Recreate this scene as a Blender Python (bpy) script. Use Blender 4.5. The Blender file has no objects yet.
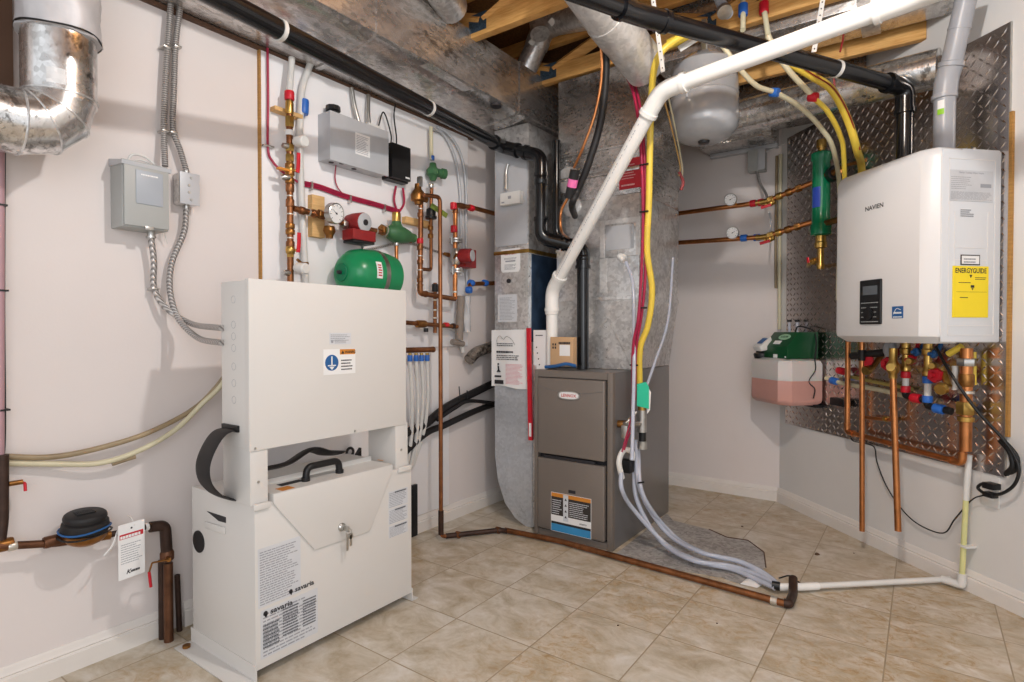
import bpy, bmesh, math, random
from mathutils import Vector, Matrix
random.seed(7)
SC = bpy.context.scene
COL = SC.collection
# ---------------------------------------------------------------- camera
cam_d = bpy.data.cameras.new('camera'); cam = bpy.data.objects.new('camera', cam_d); COL.objects.link(cam)
cam_d.sensor_width = 36.0; cam_d.lens = 574.0/1024*36.0; cam_d.clip_start = 0.02; cam_d.clip_end = 50
cam.location = (0, 0, 1.033)
cam.rotation_euler = (math.pi/2-math.atan(9/574.0), 0, math.atan(411/574.0))
SC.camera = cam
# ---------------------------------------------------------------- world, lights, exposure
wd = bpy.data.worlds.new('world'); SC.world = wd; wd.use_nodes = True
wd.node_tree.nodes['Background'].inputs['Color'].default_value = (0.93, 0.96, 1.0, 1)
wd.node_tree.nodes['Background'].inputs['Strength'].default_value = 1.05
def lamp(name, typ, loc, power, col=(1, 1, 1), size=0.1, rot=(0, 0, 0), sy=None):
    d = bpy.data.lights.new(name, typ); d.energy = power; d.color = col
    if typ == 'AREA':
        d.shape = 'RECTANGLE'; d.size = size; d.size_y = sy or size
    else:
        d.shadow_soft_size = size
    o = bpy.data.objects.new(name, d); COL.objects.link(o); o.location = loc; o.rotation_euler = rot
    return o
lamp('ceiling_bulb', 'POINT', (-0.20, 1.12, 2.36), 64, (1.0, 0.98, 0.955), 0.035)
lamp('fill_light', 'AREA', (0.95, -0.75, 1.6), 27, (0.95, 0.97, 1.0), 1.5, (math.radians(82), 0, math.radians(43)), 1.6)  # soft area fill added behind the camera; there is no doorway here
SC.view_settings.view_transform = 'Standard'
SC.view_settings.look = 'None'
SC.view_settings.exposure = 0.0
SC.view_settings.gamma = 1.0
SC.view_settings.use_curve_mapping = False
# ---------------------------------------------------------------- materials
def nt_of(m):
    m.use_nodes = True
    nt = m.node_tree
    return nt, nt.nodes, nt.links, nt.nodes['Principled BSDF']
def srgb(c):
    f = lambda v: v/12.92 if v <= 0.04045 else ((v+0.055)/1.055)**2.4
    return tuple(f(x/255.0) for x in c)+(1,)
def coords(nt, scale=(1, 1, 1), rot=(0, 0, 0)):
    tc = nt.nodes.new('ShaderNodeTexCoord'); mp = nt.nodes.new('ShaderNodeMapping')
    mp.inputs['Scale'].default_value = scale; mp.inputs['Rotation'].default_value = rot
    nt.links.new(tc.outputs['Object'], mp.inputs['Vector'])
    return mp.outputs['Vector']
def noise(nt, vec, scale, detail=4, rough=0.55, dist=0.0):
    n = nt.nodes.new('ShaderNodeTexNoise'); n.inputs['Scale'].default_value = scale
    n.inputs['Detail'].default_value = detail; n.inputs['Roughness'].default_value = rough
    n.inputs['Distortion'].default_value = dist
    if vec is not None: nt.links.new(vec, n.inputs['Vector'])
    return n.outputs['Fac']
def ramp(nt, fac, stops):
    r = nt.nodes.new('ShaderNodeValToRGB'); e = r.color_ramp.elements
    while len(e) < len(stops): e.new(0.5)
    for i, (p, c) in enumerate(stops):
        e[i].position = p; e[i].color = c
    nt.links.new(fac, r.inputs['Fac'])
    return r.outputs['Color']
def bump(nt, fac, strength, dist=0.01):
    b = nt.nodes.new('ShaderNodeBump'); b.inputs['Strength'].default_value = strength
    b.inputs['Distance'].default_value = dist
    nt.links.new(fac, b.inputs['Height'])
    nt.links.new(b.outputs['Normal'], nt.nodes['Principled BSDF'].inputs['Normal'])
def mixc(nt, fac, a, b):
    m = nt.nodes.new('ShaderNodeMix'); m.data_type = 'RGBA'
    for sock, v in ((m.inputs[6], a), (m.inputs[7], b)):
        if isinstance(v, tuple): sock.default_value = v
        else: nt.links.new(v, sock)
    if isinstance(fac, float): m.inputs[0].default_value = fac
    else: nt.links.new(fac, m.inputs[0])
    return m.outputs[2]
def mat(name, rgb, rough=0.5, metal=0.0, var=0.06, vscale=12, spec=0.5, bmp=0.0, bscale=60, trans=0.0, alpha=1.0, ior=1.45, coat=0):
    m = bpy.data.materials.new(name); nt, N, L, P = nt_of(m)
    c = srgb(rgb)
    v = coords(nt)
    f = noise(nt, v, vscale)
    lo = tuple(x*(1-var) for x in c[:3])+(1,); hi = tuple(min(1, x*(1+var)) for x in c[:3])+(1,)
    L.new(ramp(nt, f, [(0.3, lo), (0.7, hi)]), P.inputs['Base Color'])
    P.inputs['Roughness'].default_value = rough; P.inputs['Metallic'].default_value = metal
    P.inputs['Specular IOR Level'].default_value = spec
    P.inputs['Transmission Weight'].default_value = trans; P.inputs['IOR'].default_value = ior
    P.inputs['Alpha'].default_value = alpha; P.inputs['Coat Weight'].default_value = coat
    if bmp: bump(nt, noise(nt, v, bscale, 3), bmp, 0.004)
    return m
def galv(name, lo, mid, hi, rough=0.32, sc=7.0, smear=(1, 1, 1), metal=0.92, spots=0.5):
    """galvanised sheet: crystalline spangle with dark handling marks"""
    m = bpy.data.materials.new(name); nt, N, L, P = nt_of(m)
    v = coords(nt, smear)
    vo = N.new('ShaderNodeTexVoronoi'); vo.inputs['Scale'].default_value = 70
    L.new(v, vo.inputs['Vector'])
    sp = N.new('ShaderNodeSeparateColor'); L.new(vo.outputs['Color'], sp.inputs[0])
    a = noise(nt, v, sc, 6, 0.6, 0.4)
    ad = N.new('ShaderNodeMath'); ad.operation = 'MULTIPLY_ADD'; ad.inputs[1].default_value = 0.30
    L.new(sp.outputs[0], ad.inputs[0]); L.new(a, ad.inputs[2])
    base = ramp(nt, ad.outputs[0], [(0.45, srgb(mid)), (0.80, srgb(hi))])
    b = noise(nt, v, sc*3.2, 8, 0.75, 0.2)
    c = noise(nt, v, sc*0.45, 2, 0.5)
    mu = N.new('ShaderNodeMath'); mu.operation = 'MULTIPLY_ADD'; mu.inputs[1].default_value = 0.45
    L.new(c, mu.inputs[0]); L.new(b, mu.inputs[2])
    e = 0.90-0.11*spots
    dark = ramp(nt, mu.outputs[0], [(e, (0, 0, 0, 1)), (e+0.10, (0.8, 0.8, 0.8, 1))])
    L.new(mixc(nt, dark, base, srgb(lo)), P.inputs['Base Color'])
    P.inputs['Metallic'].default_value = metal
    rr = N.new('ShaderNodeMapRange'); rr.inputs['To Min'].default_value = rough+0.12; rr.inputs['To Max'].default_value = rough-0.08
    L.new(ad.outputs[0], rr.inputs['Value']); L.new(rr.outputs[0], P.inputs['Roughness'])
    bump(nt, noise(nt, v, 9, 3), 0.25, 0.01)
    return m
def woodm(name, a, b, grain=(2, 2, 22), rough=0.7):
    m = bpy.data.materials.new(name); nt, N, L, P = nt_of(m)
    v = coords(nt, grain)
    f = noise(nt, v, 6, 5, 0.6, 0.4)
    L.new(ramp(nt, f, [(0.3, srgb(a)), (0.7, srgb(b))]), P.inputs['Base Color'])
    P.inputs['Roughness'].default_value = rough
    bump(nt, f, 0.15, 0.003)
    return m
def ringed(name, rgb, axis, pitch, rough=0.35, metal=0.9, strength=0.8):
    """corrugated armour: rings along one local axis"""
    m = bpy.data.materials.new(name); nt, N, L, P = nt_of(m)
    v = coords(nt)
    w = N.new('ShaderNodeTexWave'); w.bands_direction = axis; w.inputs['Scale'].default_value = 0.314/pitch
    L.new(v, w.inputs['Vector'])
    c = srgb(rgb)
    L.new(ramp(nt, w.outputs['Fac'], [(0.1, tuple(x*0.45 for x in c[:3])+(1,)), (0.6, c)]), P.inputs['Base Color'])
    P.inputs['Metallic'].default_value = metal; P.inputs['Roughness'].default_value = rough
    bump(nt, w.outputs['Fac'], strength, 0.003)
    return m

WALL = mat('painted_drywall', (222, 214, 211), 0.75, var=0.02, vscale=3, bmp=0.05, bscale=120)
WALLR = mat('painted_board', (220, 218, 216), 0.7, var=0.02, vscale=3, bmp=0.05, bscale=120)
BOARD = mat('white_backing_board', (236, 234, 235), 0.6, var=0.015, vscale=3)
TRIM = mat('baseboard_paint', (226, 220, 214), 0.45, var=0.03, vscale=8)
GALV = galv('galvanised_sheet', (92, 88, 84), (188, 186, 185), (228, 227, 226), 0.34, metal=0.72)
GALVD = galv('galvanised_dark', (92, 84, 78), (166, 161, 157), (214, 210, 207), 0.26, 5.5, (1, 0.6, 1.4), metal=0.8, spots=0.6)
GALVB = galv('galvanised_bright', (78, 72, 66), (186, 184, 182), (236, 235, 234), 0.26, 11, (1, 1, 0.8), spots=1.0)
FOIL = galv('foil_tape', (150, 148, 146), (204, 202, 200), (230, 228, 226), 0.38, 9, metal=0.5, spots=0.1)
SHEET = galv('smooth_sheet_steel', (150, 154, 158), (186, 190, 196), (206, 210, 216), 0.38, 3, metal=0.55, spots=0.0)
FILMB = mat('blue_protective_film', (58, 78, 104), 0.3, 0.4, 0.25, 14)
COPPERM = mat('dull_copper', (150, 98, 64), 0.36, 0.9, 0.3, 16)
SLEEVE = mat('foil_sleeve', (196, 194, 196), 0.5, 0.2, 0.06, 14, bmp=0.6, bscale=14)
COPPER = mat('copper', (192, 126, 78), 0.3, 0.95, 0.2, 18)
COPPERD = mat('aged_copper', (138, 90, 58), 0.42, 0.85, 0.35, 22)
COPPERB = mat('brown_iron', (62, 44, 36), 0.5, 0.4, 0.3, 30)
IRONB = mat('brown_stained_pipe', (104, 70, 50), 0.45, 0.7, 0.35, 20)
BRASS = mat('brass', (186, 150, 82), 0.3, 0.95, 0.2, 30)
BRONZE = mat('bronze_casting', (150, 104, 56), 0.38, 0.9, 0.3, 40)
CHROME = mat('nickel_metal', (190, 188, 184), 0.28, 0.95, 0.12, 40)
SOLDER = mat('solder_ring', (206, 200, 190), 0.35, 0.7, 0.1, 60)
BLACKP = mat('black_pipe_plastic', (16, 17, 20), 0.2, 0, 0.2, 30, spec=0.6)
BLACK = mat('black_plastic', (22, 22, 24), 0.4, 0, 0.2, 30)
RUBBER = mat('black_rubber', (26, 24, 25), 0.55, 0, 0.2, 30)
WHITEP = mat('white_enamel', (214, 211, 207), 0.38, 0, 0.012, 4, spec=0.4)
PVC = mat('white_pvc', (236, 234, 230), 0.3, 0, 0.02, 10)
HEATER = mat('white_heater_shell', (222, 221, 221), 0.35, 0, 0.01, 4)
HEATERS = mat('heater_side_shell', (212, 215, 219), 0.4, 0, 0.01, 4)
PLASTW = mat('white_plastic', (222, 220, 216), 0.4, 0, 0.03, 20)
CREAM = mat('cream_tubing', (206, 198, 168), 0.35, 0, 0.06, 20)
CREAMD = mat('stained_tubing', (150, 132, 104), 0.4, 0, 0.2, 14)
PEXW = mat('milky_tubing', (212, 211, 208), 0.3, 0, 0.05, 20)
CLEAR = mat('clear_tubing', (214, 218, 232), 0.15, 0, 0.04, 20, trans=0.35)
GREY = mat('grey_painted_steel', (168, 170, 168), 0.45, 0.0, 0.03, 8)
GREYL = mat('light_grey_steel', (186, 188, 192), 0.4, 0.1, 0.06, 8)
GREYP = mat('grey_flue_plastic', (158, 160, 166), 0.35, 0, 0.04, 12)
TAUPE = mat('taupe_furnace_paint', (126, 117, 110), 0.4, 0.25, 0.03, 6)
TAUPED = mat('taupe_side_paint', (126, 124, 124), 0.3, 0.35, 0.03, 6)
BLUEG = mat('blue_grey_edge_paint', (104, 120, 140), 0.3, 0.3, 0.05, 6)
RED = mat('red_plastic', (196, 26, 44), 0.4, 0, 0.08, 30)
REDD = mat('red_pump_paint', (140, 34, 36), 0.45, 0, 0.1, 30)
PINK = mat('red_pex_tube', (160, 30, 66), 0.4, 0, 0.15, 20)
BLUE = mat('blue_plastic', (44, 104, 190), 0.4, 0, 0.08, 30)
GREEN = mat('green_tank_paint', (20, 132, 82), 0.28, 0, 0.05, 10)
GREENB = mat('green_separator_paint', (10, 118, 78), 0.22, 0, 0.06, 12)
GREEND = mat('dark_green_cover', (10, 72, 40), 0.35, 0, 0.06, 12)
GREENM = mat('green_cast_iron', (58, 104, 66), 0.5, 0, 0.12, 30)
TEAL = mat('teal_tag', (30, 186, 146), 0.5, 0, 0.04)
YELLOW = mat('yellow_tubing', (226, 196, 74), 0.35, 0, 0.05, 14)
YLABEL = mat('yellow_label_paper', (240, 214, 38), 0.5, 0, 0.02)
ORANGE = mat('orange_sticker', (206, 132, 48), 0.5, 0, 0.05)
BLUEL = mat('blue_sticker', (38, 92, 150), 0.45, 0, 0.05)
CYANL = mat('light_blue_sticker', (60, 140, 190), 0.45, 0, 0.1)
PAPER = mat('white_paper', (232, 231, 230), 0.7, 0, 0.02)
PAPERG = mat('printed_paper', (206, 208, 212), 0.6, 0, 0.03)
INK = mat('black_print', (40, 38, 42), 0.6, 0, 0.02)
INKD = mat('dark_grey_print', (92, 94, 100), 0.6, 0, 0.05)
INKG = mat('grey_print', (152, 154, 160), 0.6, 0, 0.05)
INKR = mat('red_print', (188, 40, 52), 0.6, 0, 0.05)
CARD = mat('brown_cardboard', (196, 160, 122), 0.75, 0, 0.05, 10)
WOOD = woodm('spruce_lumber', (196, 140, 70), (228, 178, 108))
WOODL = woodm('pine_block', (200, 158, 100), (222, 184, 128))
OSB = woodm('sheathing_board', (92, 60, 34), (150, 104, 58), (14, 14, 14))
STRIP = woodm('varnished_strip', (150, 108, 52), (186, 140, 76))
CONC = galv('bare_concrete', (112, 106, 100), (136, 132, 129), (176, 173, 170), 0.75, 5, (1, 1, 1), 0.0)
NAILP = mat('nail_plate', (70, 92, 112), 0.5, 0.7, 0.5, 120, bmp=0.8, bscale=160)
INSUL = mat('grey_pipe_insulation', (132, 122, 114), 0.7, 0, 0.1, 20)
BAG = mat('clear_plastic_wrap', (214, 214, 216), 0.2, 0, 0.05, 20, alpha=0.6, bmp=0.8, bscale=40)
SCREEN = mat('lcd_screen', (92, 98, 104), 0.2, 0, 0.05)
CONDV = ringed('armoured_conduit', (196, 192, 190), 'Z', 0.0075, 0.4, 0.6)
CONDH = ringed('armoured_conduit_sweep', (196, 192, 190), 'DIAGONAL', 0.0075, 0.4, 0.6)
TREAD = mat('polished_tread_plate', (214, 207, 204), 0.22, 1.0, 0.12, 6)
CHAINW = mat('white_hanger_strap', (222, 220, 216), 0.4, 0.2, 0.05)
PINKV = mat('pink_vertical_pipe', (176, 140, 146), 0.4, 0, 0.05)
BROWNB = mat('brown_stud_paint', (92, 66, 50), 0.6, 0, 0.1)

def jug_mat():
    m = bpy.data.materials.new('translucent_jug'); nt, N, L, P = nt_of(m)
    P.inputs['Base Color'].default_value = srgb((238, 230, 226)); P.inputs['Roughness'].default_value = 0.3
    P.inputs['Transmission Weight'].default_value = 0.25; P.inputs['Subsurface Weight'].default_value = 0.2
    return m
JUG = jug_mat()
FLUID = mat('pink_glycol', (202, 152, 142), 0.3, 0, 0.03, 10)
def bucket_mat():
    m = bpy.data.materials.new('translucent_grey_tank'); nt, N, L, P = nt_of(m)
    v = coords(nt); f = noise(nt, v, 5)
    L.new(ramp(nt, f, [(0.3, srgb((138, 140, 144))), (0.7, srgb((166, 167, 170)))]), P.inputs['Base Color'])
    P.inputs['Roughness'].default_value = 0.22; P.inputs['Coat Weight'].default_value = 0.4
    return m
TANKG = bucket_mat()

def floor_mat():
    m = bpy.data.materials.new('stone_look_tile'); nt, N, L, P = nt_of(m)
    tc = N.new('ShaderNodeTexCoord')
    mp = N.new('ShaderNodeMapping'); mp.inputs['Location'].default_value = (1.19, -1.622, 0)
    L.new(tc.outputs['Object'], mp.inputs['Vector'])
    br = N.new('ShaderNodeTexBrick'); br.offset = 0; br.squash = 1
    br.inputs['Scale'].default_value = 1.0; br.inputs['Brick Width'].default_value = 0.3175
    br.inputs['Row Height'].default_value = 0.3175; br.inputs['Mortar Size'].default_value = 0.0026
    br.inputs['Mortar Smooth'].default_value = 0.4; br.inputs['Bias'].default_value = 0
    br.inputs['Color1'].default_value = (0, 0, 0, 1); br.inputs['Color2'].default_value = (1, 1, 1, 1)
    br.inputs['Mortar'].default_value = (0.5, 0.5, 0.5, 1)
    L.new(mp.outputs['Vector'], br.inputs['Vector'])
    # per-tile offset so every tile shows its own stone pattern
    off = N.new('ShaderNodeVectorMath'); off.operation = 'MULTIPLY_ADD'
    off.inputs[1].default_value = (7, 3, 5)
    L.new(br.outputs['Color'], off.inputs[0]); L.new(mp.outputs['Vector'], off.inputs[2])
    st = N.new('ShaderNodeMapping'); st.inputs['Scale'].default_value = (1.0, 1.3, 1)
    st.inputs['Rotation'].default_value = (0, 0, 0.5)
    L.new(off.outputs[0], st.inputs['Vector'])
    a = noise(nt, st.outputs['Vector'], 6.5, 10, 0.68, 0.5)
    b = noise(nt, st.outputs['Vector'], 17.0, 8, 0.7, 1.0)
    big = noise(nt, mp.outputs['Vector'], 1.5, 3, 0.5, 0.3)
    stone = ramp(nt, a, [(0.30, srgb((158, 143, 120))), (0.43, srgb((182, 171, 152))), (0.54, srgb((200, 192, 178))), (0.68, srgb((214, 209, 201)))])
    ochre = ramp(nt, b, [(0.36, srgb((168, 136, 90))), (0.60, srgb((198, 180, 150)))])
    fac = ramp(nt, big, [(0.40, (0.12, 0.12, 0.12, 1)), (0.60, (0.85, 0.85, 0.85, 1))])
    fb = N.new('ShaderNodeMath'); fb.operation = 'MULTIPLY'
    bb = ramp(nt, b, [(0.35, (1, 1, 1, 1)), (0.62, (0.15, 0.15, 0.15, 1))])
    L.new(fac, fb.inputs[0]); L.new(bb, fb.inputs[1])
    col = mixc(nt, fb.outputs[0], stone, ochre)
    col = mixc(nt, br.outputs['Fac'], col, srgb((158, 142, 118)))
    L.new(col, P.inputs['Base Color'])
    P.inputs['Roughness'].default_value = 0.42; P.inputs['Specular IOR Level'].default_value = 0.35
    inv = N.new('ShaderNodeMath'); inv.operation = 'SUBTRACT'; inv.inputs[0].default_value = 1
    L.new(br.outputs['Fac'], inv.inputs[1])
    bump(nt, inv.outputs[0], 0.4, 0.002)
    return m
FLOOR = floor_mat()
# ---------------------------------------------------------------- frames: (u along wall, o out of wall, z up)
S = math.sqrt(0.5)
LX, BY, CX, CY = -2.11, 3.785, -0.705, 3.785
def LW(u, o, z): return (LX+o, u, z)
def BW(u, o, z): return (u, BY-o, z)
def RW(u, o, z): return (CX+S*u-S*o, CY-S*u-S*o, z)
def WD(x, y, z): return (x, y, z)
ROT = {LW: math.pi/2, BW: 0.0, RW: -math.pi/4, WD: 0.0}

class M:
    def __init__(s, fr=WD):
        s.bm = bmesh.new(); s.fr = fr; s.mi = 0
    def _v(s, p): return s.bm.verts.new(s.fr(*p))
    def face(s, vs):
        try:
            f = s.bm.faces.new(vs); f.material_index = s.mi; return f
        except ValueError: return None
    def box(s, a, b, bev=0.0, seg=2):
        t = bmesh.new()
        vs = [t.verts.new((x, y, z)) for x in sorted((a[0], b[0])) for y in sorted((a[1], b[1])) for z in sorted((a[2], b[2]))]
        for q in ((0, 1, 3, 2), (4, 6, 7, 5), (0, 4, 5, 1), (2, 3, 7, 6), (0, 2, 6, 4), (1, 5, 7, 3)):
            t.faces.new([vs[i] for i in q])
        if bev > 0: bmesh.ops.bevel(t, geom=list(t.edges), offset=bev, segments=seg, profile=0.6, affect='EDGES', clamp_overlap=True)
        s.merge(t); return s
    def merge(s, t):
        mp = {v: s._v(v.co) for v in t.verts}
        for f in t.faces: s.face([mp[v] for v in f.verts])
        t.free()
    def prism(s, pts, o0, o1, bev=0.0, plane='uz'):
        t = bmesh.new()
        def P(a, b, o): return (a, o, b) if plane == 'uz' else ((o, a, b) if plane == 'oz' else (a, b, o))
        lo = [t.verts.new(P(a, b, o0)) for a, b in pts]; hi = [t.verts.new(P(a, b, o1)) for a, b in pts]
        n = len(pts)
        t.faces.new(lo); t.faces.new(hi)
        for i in range(n): t.faces.new((lo[i], lo[(i+1) % n], hi[(i+1) % n], hi[i]))
        if bev > 0:
            bmesh.ops.recalc_face_normals(t, faces=t.faces)
            bmesh.ops.bevel(t, geom=list(t.edges), offset=bev, segments=2, profile=0.6, affect='EDGES', clamp_overlap=True)
        s.merge(t); return s
    def loft(s, rings, cap=True, closed=True):
        rs = [[s._v(p) for p in r] for r in rings]
        n = len(rs[0])
        for a, b in zip(rs, rs[1:]):
            for i in range(n if closed else n-1): s.face((a[i], a[(i+1) % n], b[(i+1) % n], b[i]))
        if cap and closed: s.face(rs[0]); s.face(rs[-1])
        return s
    def path(s, pts, fil, nseg=6):
        P = [Vector(p) for p in pts]; out = [P[0]]
        for i in range(1, len(P)-1):
            a, b, c = P[i-1], P[i], P[i+1]
            d1 = (a-b); d2 = (c-b); l1, l2 = d1.length, d2.length
            if l1 < 1e-6 or l2 < 1e-6: continue
            r = min(fil, l1*0.49, l2*0.49); d1.normalize(); d2.normalize()
            if d1.dot(d2) < -0.999: out.append(b); continue
            p, q = b+d1*r, b+d2*r
            for k in range(nseg+1):
                t = k/nseg; out.append(p*(1-t)**2+b*2*t*(1-t)+q*t*t)
        out.append(P[-1]); return out
    def spline(s, pts, n=8):
        P = [Vector(p) for p in pts]; Q = [2*P[0]-P[1]]+P+[2*P[-1]-P[-2]]; out = []
        for i in range(1, len(Q)-2):
            a, b, c, d = Q[i-1:i+3]
            for k in range(n):
                t = k/n
                out.append(0.5*((2*b)+(c-a)*t+(2*a-5*b+4*c-d)*t*t+(3*b-a-3*c+d)*t**3))
        out.append(P[-1]); return out
    def sweep(s, P, rf, seg=12, cap=True, flat=1.0, up=None):
        P = [Vector(p) for p in P]; Q = [P[0]]
        for p in P[1:]:
            if (p-Q[-1]).length > 1e-5: Q.append(p)
        P = Q; n = len(P)
        T = [(P[min(i+1, n-1)]-P[max(i-1, 0)]).normalized() for i in range(n)]
        ref = Vector(up) if up else (Vector((0, 0, 1)) if abs(T[0].z) < 0.9 else Vector((1, 0, 0)))
        nrm = (ref-T[0]*ref.dot(T[0])).normalized(); rings = []
        for i in range(n):
            if up:
                w = ref-T[i]*ref.dot(T[i]); nrm = w.normalized() if w.length > 1e-4 else nrm
            else:
                nrm = (nrm-T[i]*nrm.dot(T[i])).normalized()
            bn = T[i].cross(nrm)
            r = rf(i/(n-1)) if callable(rf) else rf
            rings.append([P[i]+nrm*(math.cos(2*math.pi*k/seg)*r)+bn*(math.sin(2*math.pi*k/seg)*r*flat) for k in range(seg)])
        s.loft(rings, cap); return s
    def tube(s, pts, r, fil=None, seg=12, smooth=False, flat=1.0, up=None):
        P = s.spline(pts) if smooth else s.path(pts, fil if fil is not None else r*1.8)
        return s.sweep(P, r, seg, True, flat, up)
    def lathe(s, p, axis, prof, seg=20):
        A = Vector(axis).normalized(); ref = Vector((0, 0, 1)) if abs(A.z) < 0.9 else Vector((1, 0, 0))
        n = (ref-A*ref.dot(A)).normalized(); b = A.cross(n); p = Vector(p)
        rings = [[p+A*t+n*(math.cos(2*math.pi*k/seg)*r)+b*(math.sin(2*math.pi*k/seg)*r) for k in range(seg)] for t, r in prof]
        return s.loft(rings)
    def cyl(s, p, axis, h, r, seg=20, bev=0.0):
        if bev: return s.lathe(p, axis, [(0, r-bev), (bev, r), (h-bev, r), (h, r-bev)], seg)
        return s.lathe(p, axis, [(0, r), (h, r)], seg)
    def rod(s, a, b, r, r2=None, seg=10):
        a = Vector(a); b = Vector(b)
        return s.lathe(a, b-a, [(0, r), ((b-a).length, r2 if r2 is not None else r)], seg)
    def rows(s, u0, u1, z1, z0, o, n, fill=0.5, seed=1, left=True):
        """rows of fine print: short dashes of ink"""
        rnd = random.Random(seed); h = (z1-z0)/n
        for i in range(n):
            u = u0; z = z1-(i+1)*h; end = u1-(rnd.random()*0.35*(u1-u0) if left else 0)
            while u < end:
                w = (u1-u0)*(0.03+rnd.random()*0.10)
                if u+w > u1: break
                s.box((u, o, z), (u+w, o+0.0004, z+h*fill)); u += w+(u1-u0)*0.018
        return s
    def text(s, txt, size, u, z, o, align='LEFT', ext=0.0004, bold=False, sx=1.0, shear=0.0, skew=0.0):
        c = bpy.data.curves.new('t', 'FONT'); c.body = txt; c.size = size; c.align_x = align
        c.extrude = 0; c.resolution_u = 2; c.shear = shear
        if bold: c.offset = size*0.02
        ob = bpy.data.objects.new('t', c); COL.objects.link(ob)
        dg = bpy.context.evaluated_depsgraph_get(); dg.update()
        me = bpy.data.meshes.new_from_object(ob.evaluated_get(dg))
        vs = [s._v((u+v.co.x*sx, o+ext, z+v.co.y+skew*v.co.x)) for v in me.vertices]
        for p in me.polygons: s.face([vs[i] for i in p.vertices])
        bpy.data.objects.remove(ob); bpy.data.curves.remove(c); bpy.data.meshes.remove(me)
        return s

NOSMOOTH = 0.7
def part(name, m, mats, parent=None, label=None, sm=True):
    bm = m.bm; bmesh.ops.recalc_face_normals(bm, faces=bm.faces)
    me = bpy.data.meshes.new(name); o = bpy.data.objects.new(name, me); COL.objects.link(o)
    if parent is not None:
        o.parent = parent
        mw = Matrix.Identity(4); q = parent
        while q is not None:
            mw = Matrix.LocRotScale(q.location, q.rotation_euler, None) @ mw; q = q.parent
        bm.transform(mw.inverted())
    elif m.bm.verts:
        # origin at the base centre of the thing
        xs = [v.co.x for v in bm.verts]; ys = [v.co.y for v in bm.verts]; zs = [v.co.z for v in bm.verts]
        c = Vector(((min(xs)+max(xs))/2, (min(ys)+max(ys))/2, min(zs))); rz = ROT[m.fr]
        o.location = c; o.rotation_euler = (0, 0, rz)
        bm.transform((Matrix.Translation(c) @ Matrix.Rotation(rz, 4, 'Z')).inverted())
    bm.to_mesh(me); bm.free()
    if not isinstance(mats, (list, tuple)): mats = [mats]
    for x in mats: me.materials.append(x)
    if sm:
        me.polygons.foreach_set('use_smooth', [True]*len(me.polygons))
        me.set_sharp_from_angle(angle=math.radians(38))
    if label: o['label'] = label
    return o
def tag(o, label, cat, group=None, kind=None):
    if kind: o['kind'] = kind
    o['label'] = label; o['category'] = cat
    if group: o['group'] = group
    return o
def thing(name, label, cat, loc, fr=WD, group=None, local=True):
    o = bpy.data.objects.new(name, None); COL.objects.link(o); o.empty_display_size = 0.05
    o.location = fr(*loc); o.rotation_euler = (0, 0, ROT[fr])
    return tag(o, label, cat, group)
def struct(name, m, mats, label=None):
    o = part(name, m, mats, None); o['kind'] = 'structure'
    if label: o['label'] = label
    return o
def pipes(root, pts, r, mats, fr=WD, fit=None, fitname='elbow', name='pipe', fil=None, seg=14, rings=(), ringmat=None):
    """a run of rigid pipe with its bends; every bend is a fitting of its own"""
    fit = fit or mats
    k = M(fr); k.tube(pts, r, fil if fil is not None else r*2.2, seg); p = part(name, k, mats, root)
    V = [Vector(q) for q in pts]
    for i in range(1, len(V)-1):
        a = (V[i-1]-V[i]); b = (V[i+1]-V[i])
        if a.normalized().dot(b.normalized()) < -0.97: continue
        e = min(r*3.0, a.length*0.45, b.length*0.45)
        k = M(fr); k.tube([V[i]+a.normalized()*e, V[i], V[i]+b.normalized()*e], r*1.16, r*2.2, seg)
        k.rod(V[i]+a.normalized()*e*0.98, V[i]+a.normalized()*(e+r*0.5), r*1.3, seg=seg)
        k.rod(V[i]+b.normalized()*e*0.98, V[i]+b.normalized()*(e+r*0.5), r*1.3, seg=seg)
        part(fitname, k, fit, root)
    return p
def collar(root, p, axis, r, h, mats, fr=WD, name='coupling', seg=14, hexa=False):
    k = M(fr); A = Vector(axis).normalized()
    k.lathe(Vector(p)-A*h/2, A, [(0, r*0.92), (h*0.12, r), (h*0.88, r), (h, r*0.92)], 6 if hexa else seg)
    return part(name, k, mats, root)
def ball_valve(root, p, axis, r, hdir, fr, hmat=None, body=None, hl=0.055, out=(0, 1, 0), name='ball_valve'):
    """brass ball valve: hex ends, round belly, stem toward 'out', lever handle along hdir"""
    A = Vector(axis).normalized(); O = Vector(out).normalized(); p = Vector(p)
    k = M(fr)
    k.lathe(p-A*r*2.6, A, [(0, r*1.35), (r*1.0, r*1.35)], 6)
    k.lathe(p-A*r*1.7, A, [(0, r), (r*0.5, r*1.5), (r*1.7, r*1.75), (r*2.9, r*1.5), (r*3.4, r)], 14)
    k.lathe(p+A*r*1.6, A, [(0, r*1.35), (r*1.0, r*1.35)], 6)
    k.rod(p, p+O*r*2.6, r*0.5)
    b = part(name, k, body or BRASS, root)
    k = M(fr); h0 = p+O*r*2.6; Hd = Vector(hdir).normalized(); side = A.cross(O) if abs(A.dot(Hd)) > 0.5 else A
    k.tube([h0-Hd*r*0.7, h0+Hd*hl*0.3+O*r*0.3, h0+Hd*hl+O*r*0.4], r*0.8, r, 8, flat=0.6)
    k.rod(h0-O*r*0.3, h0+O*r*0.5, r*0.55)
    part('valve_handle', k, hmat or RED, b)
    return b
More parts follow.
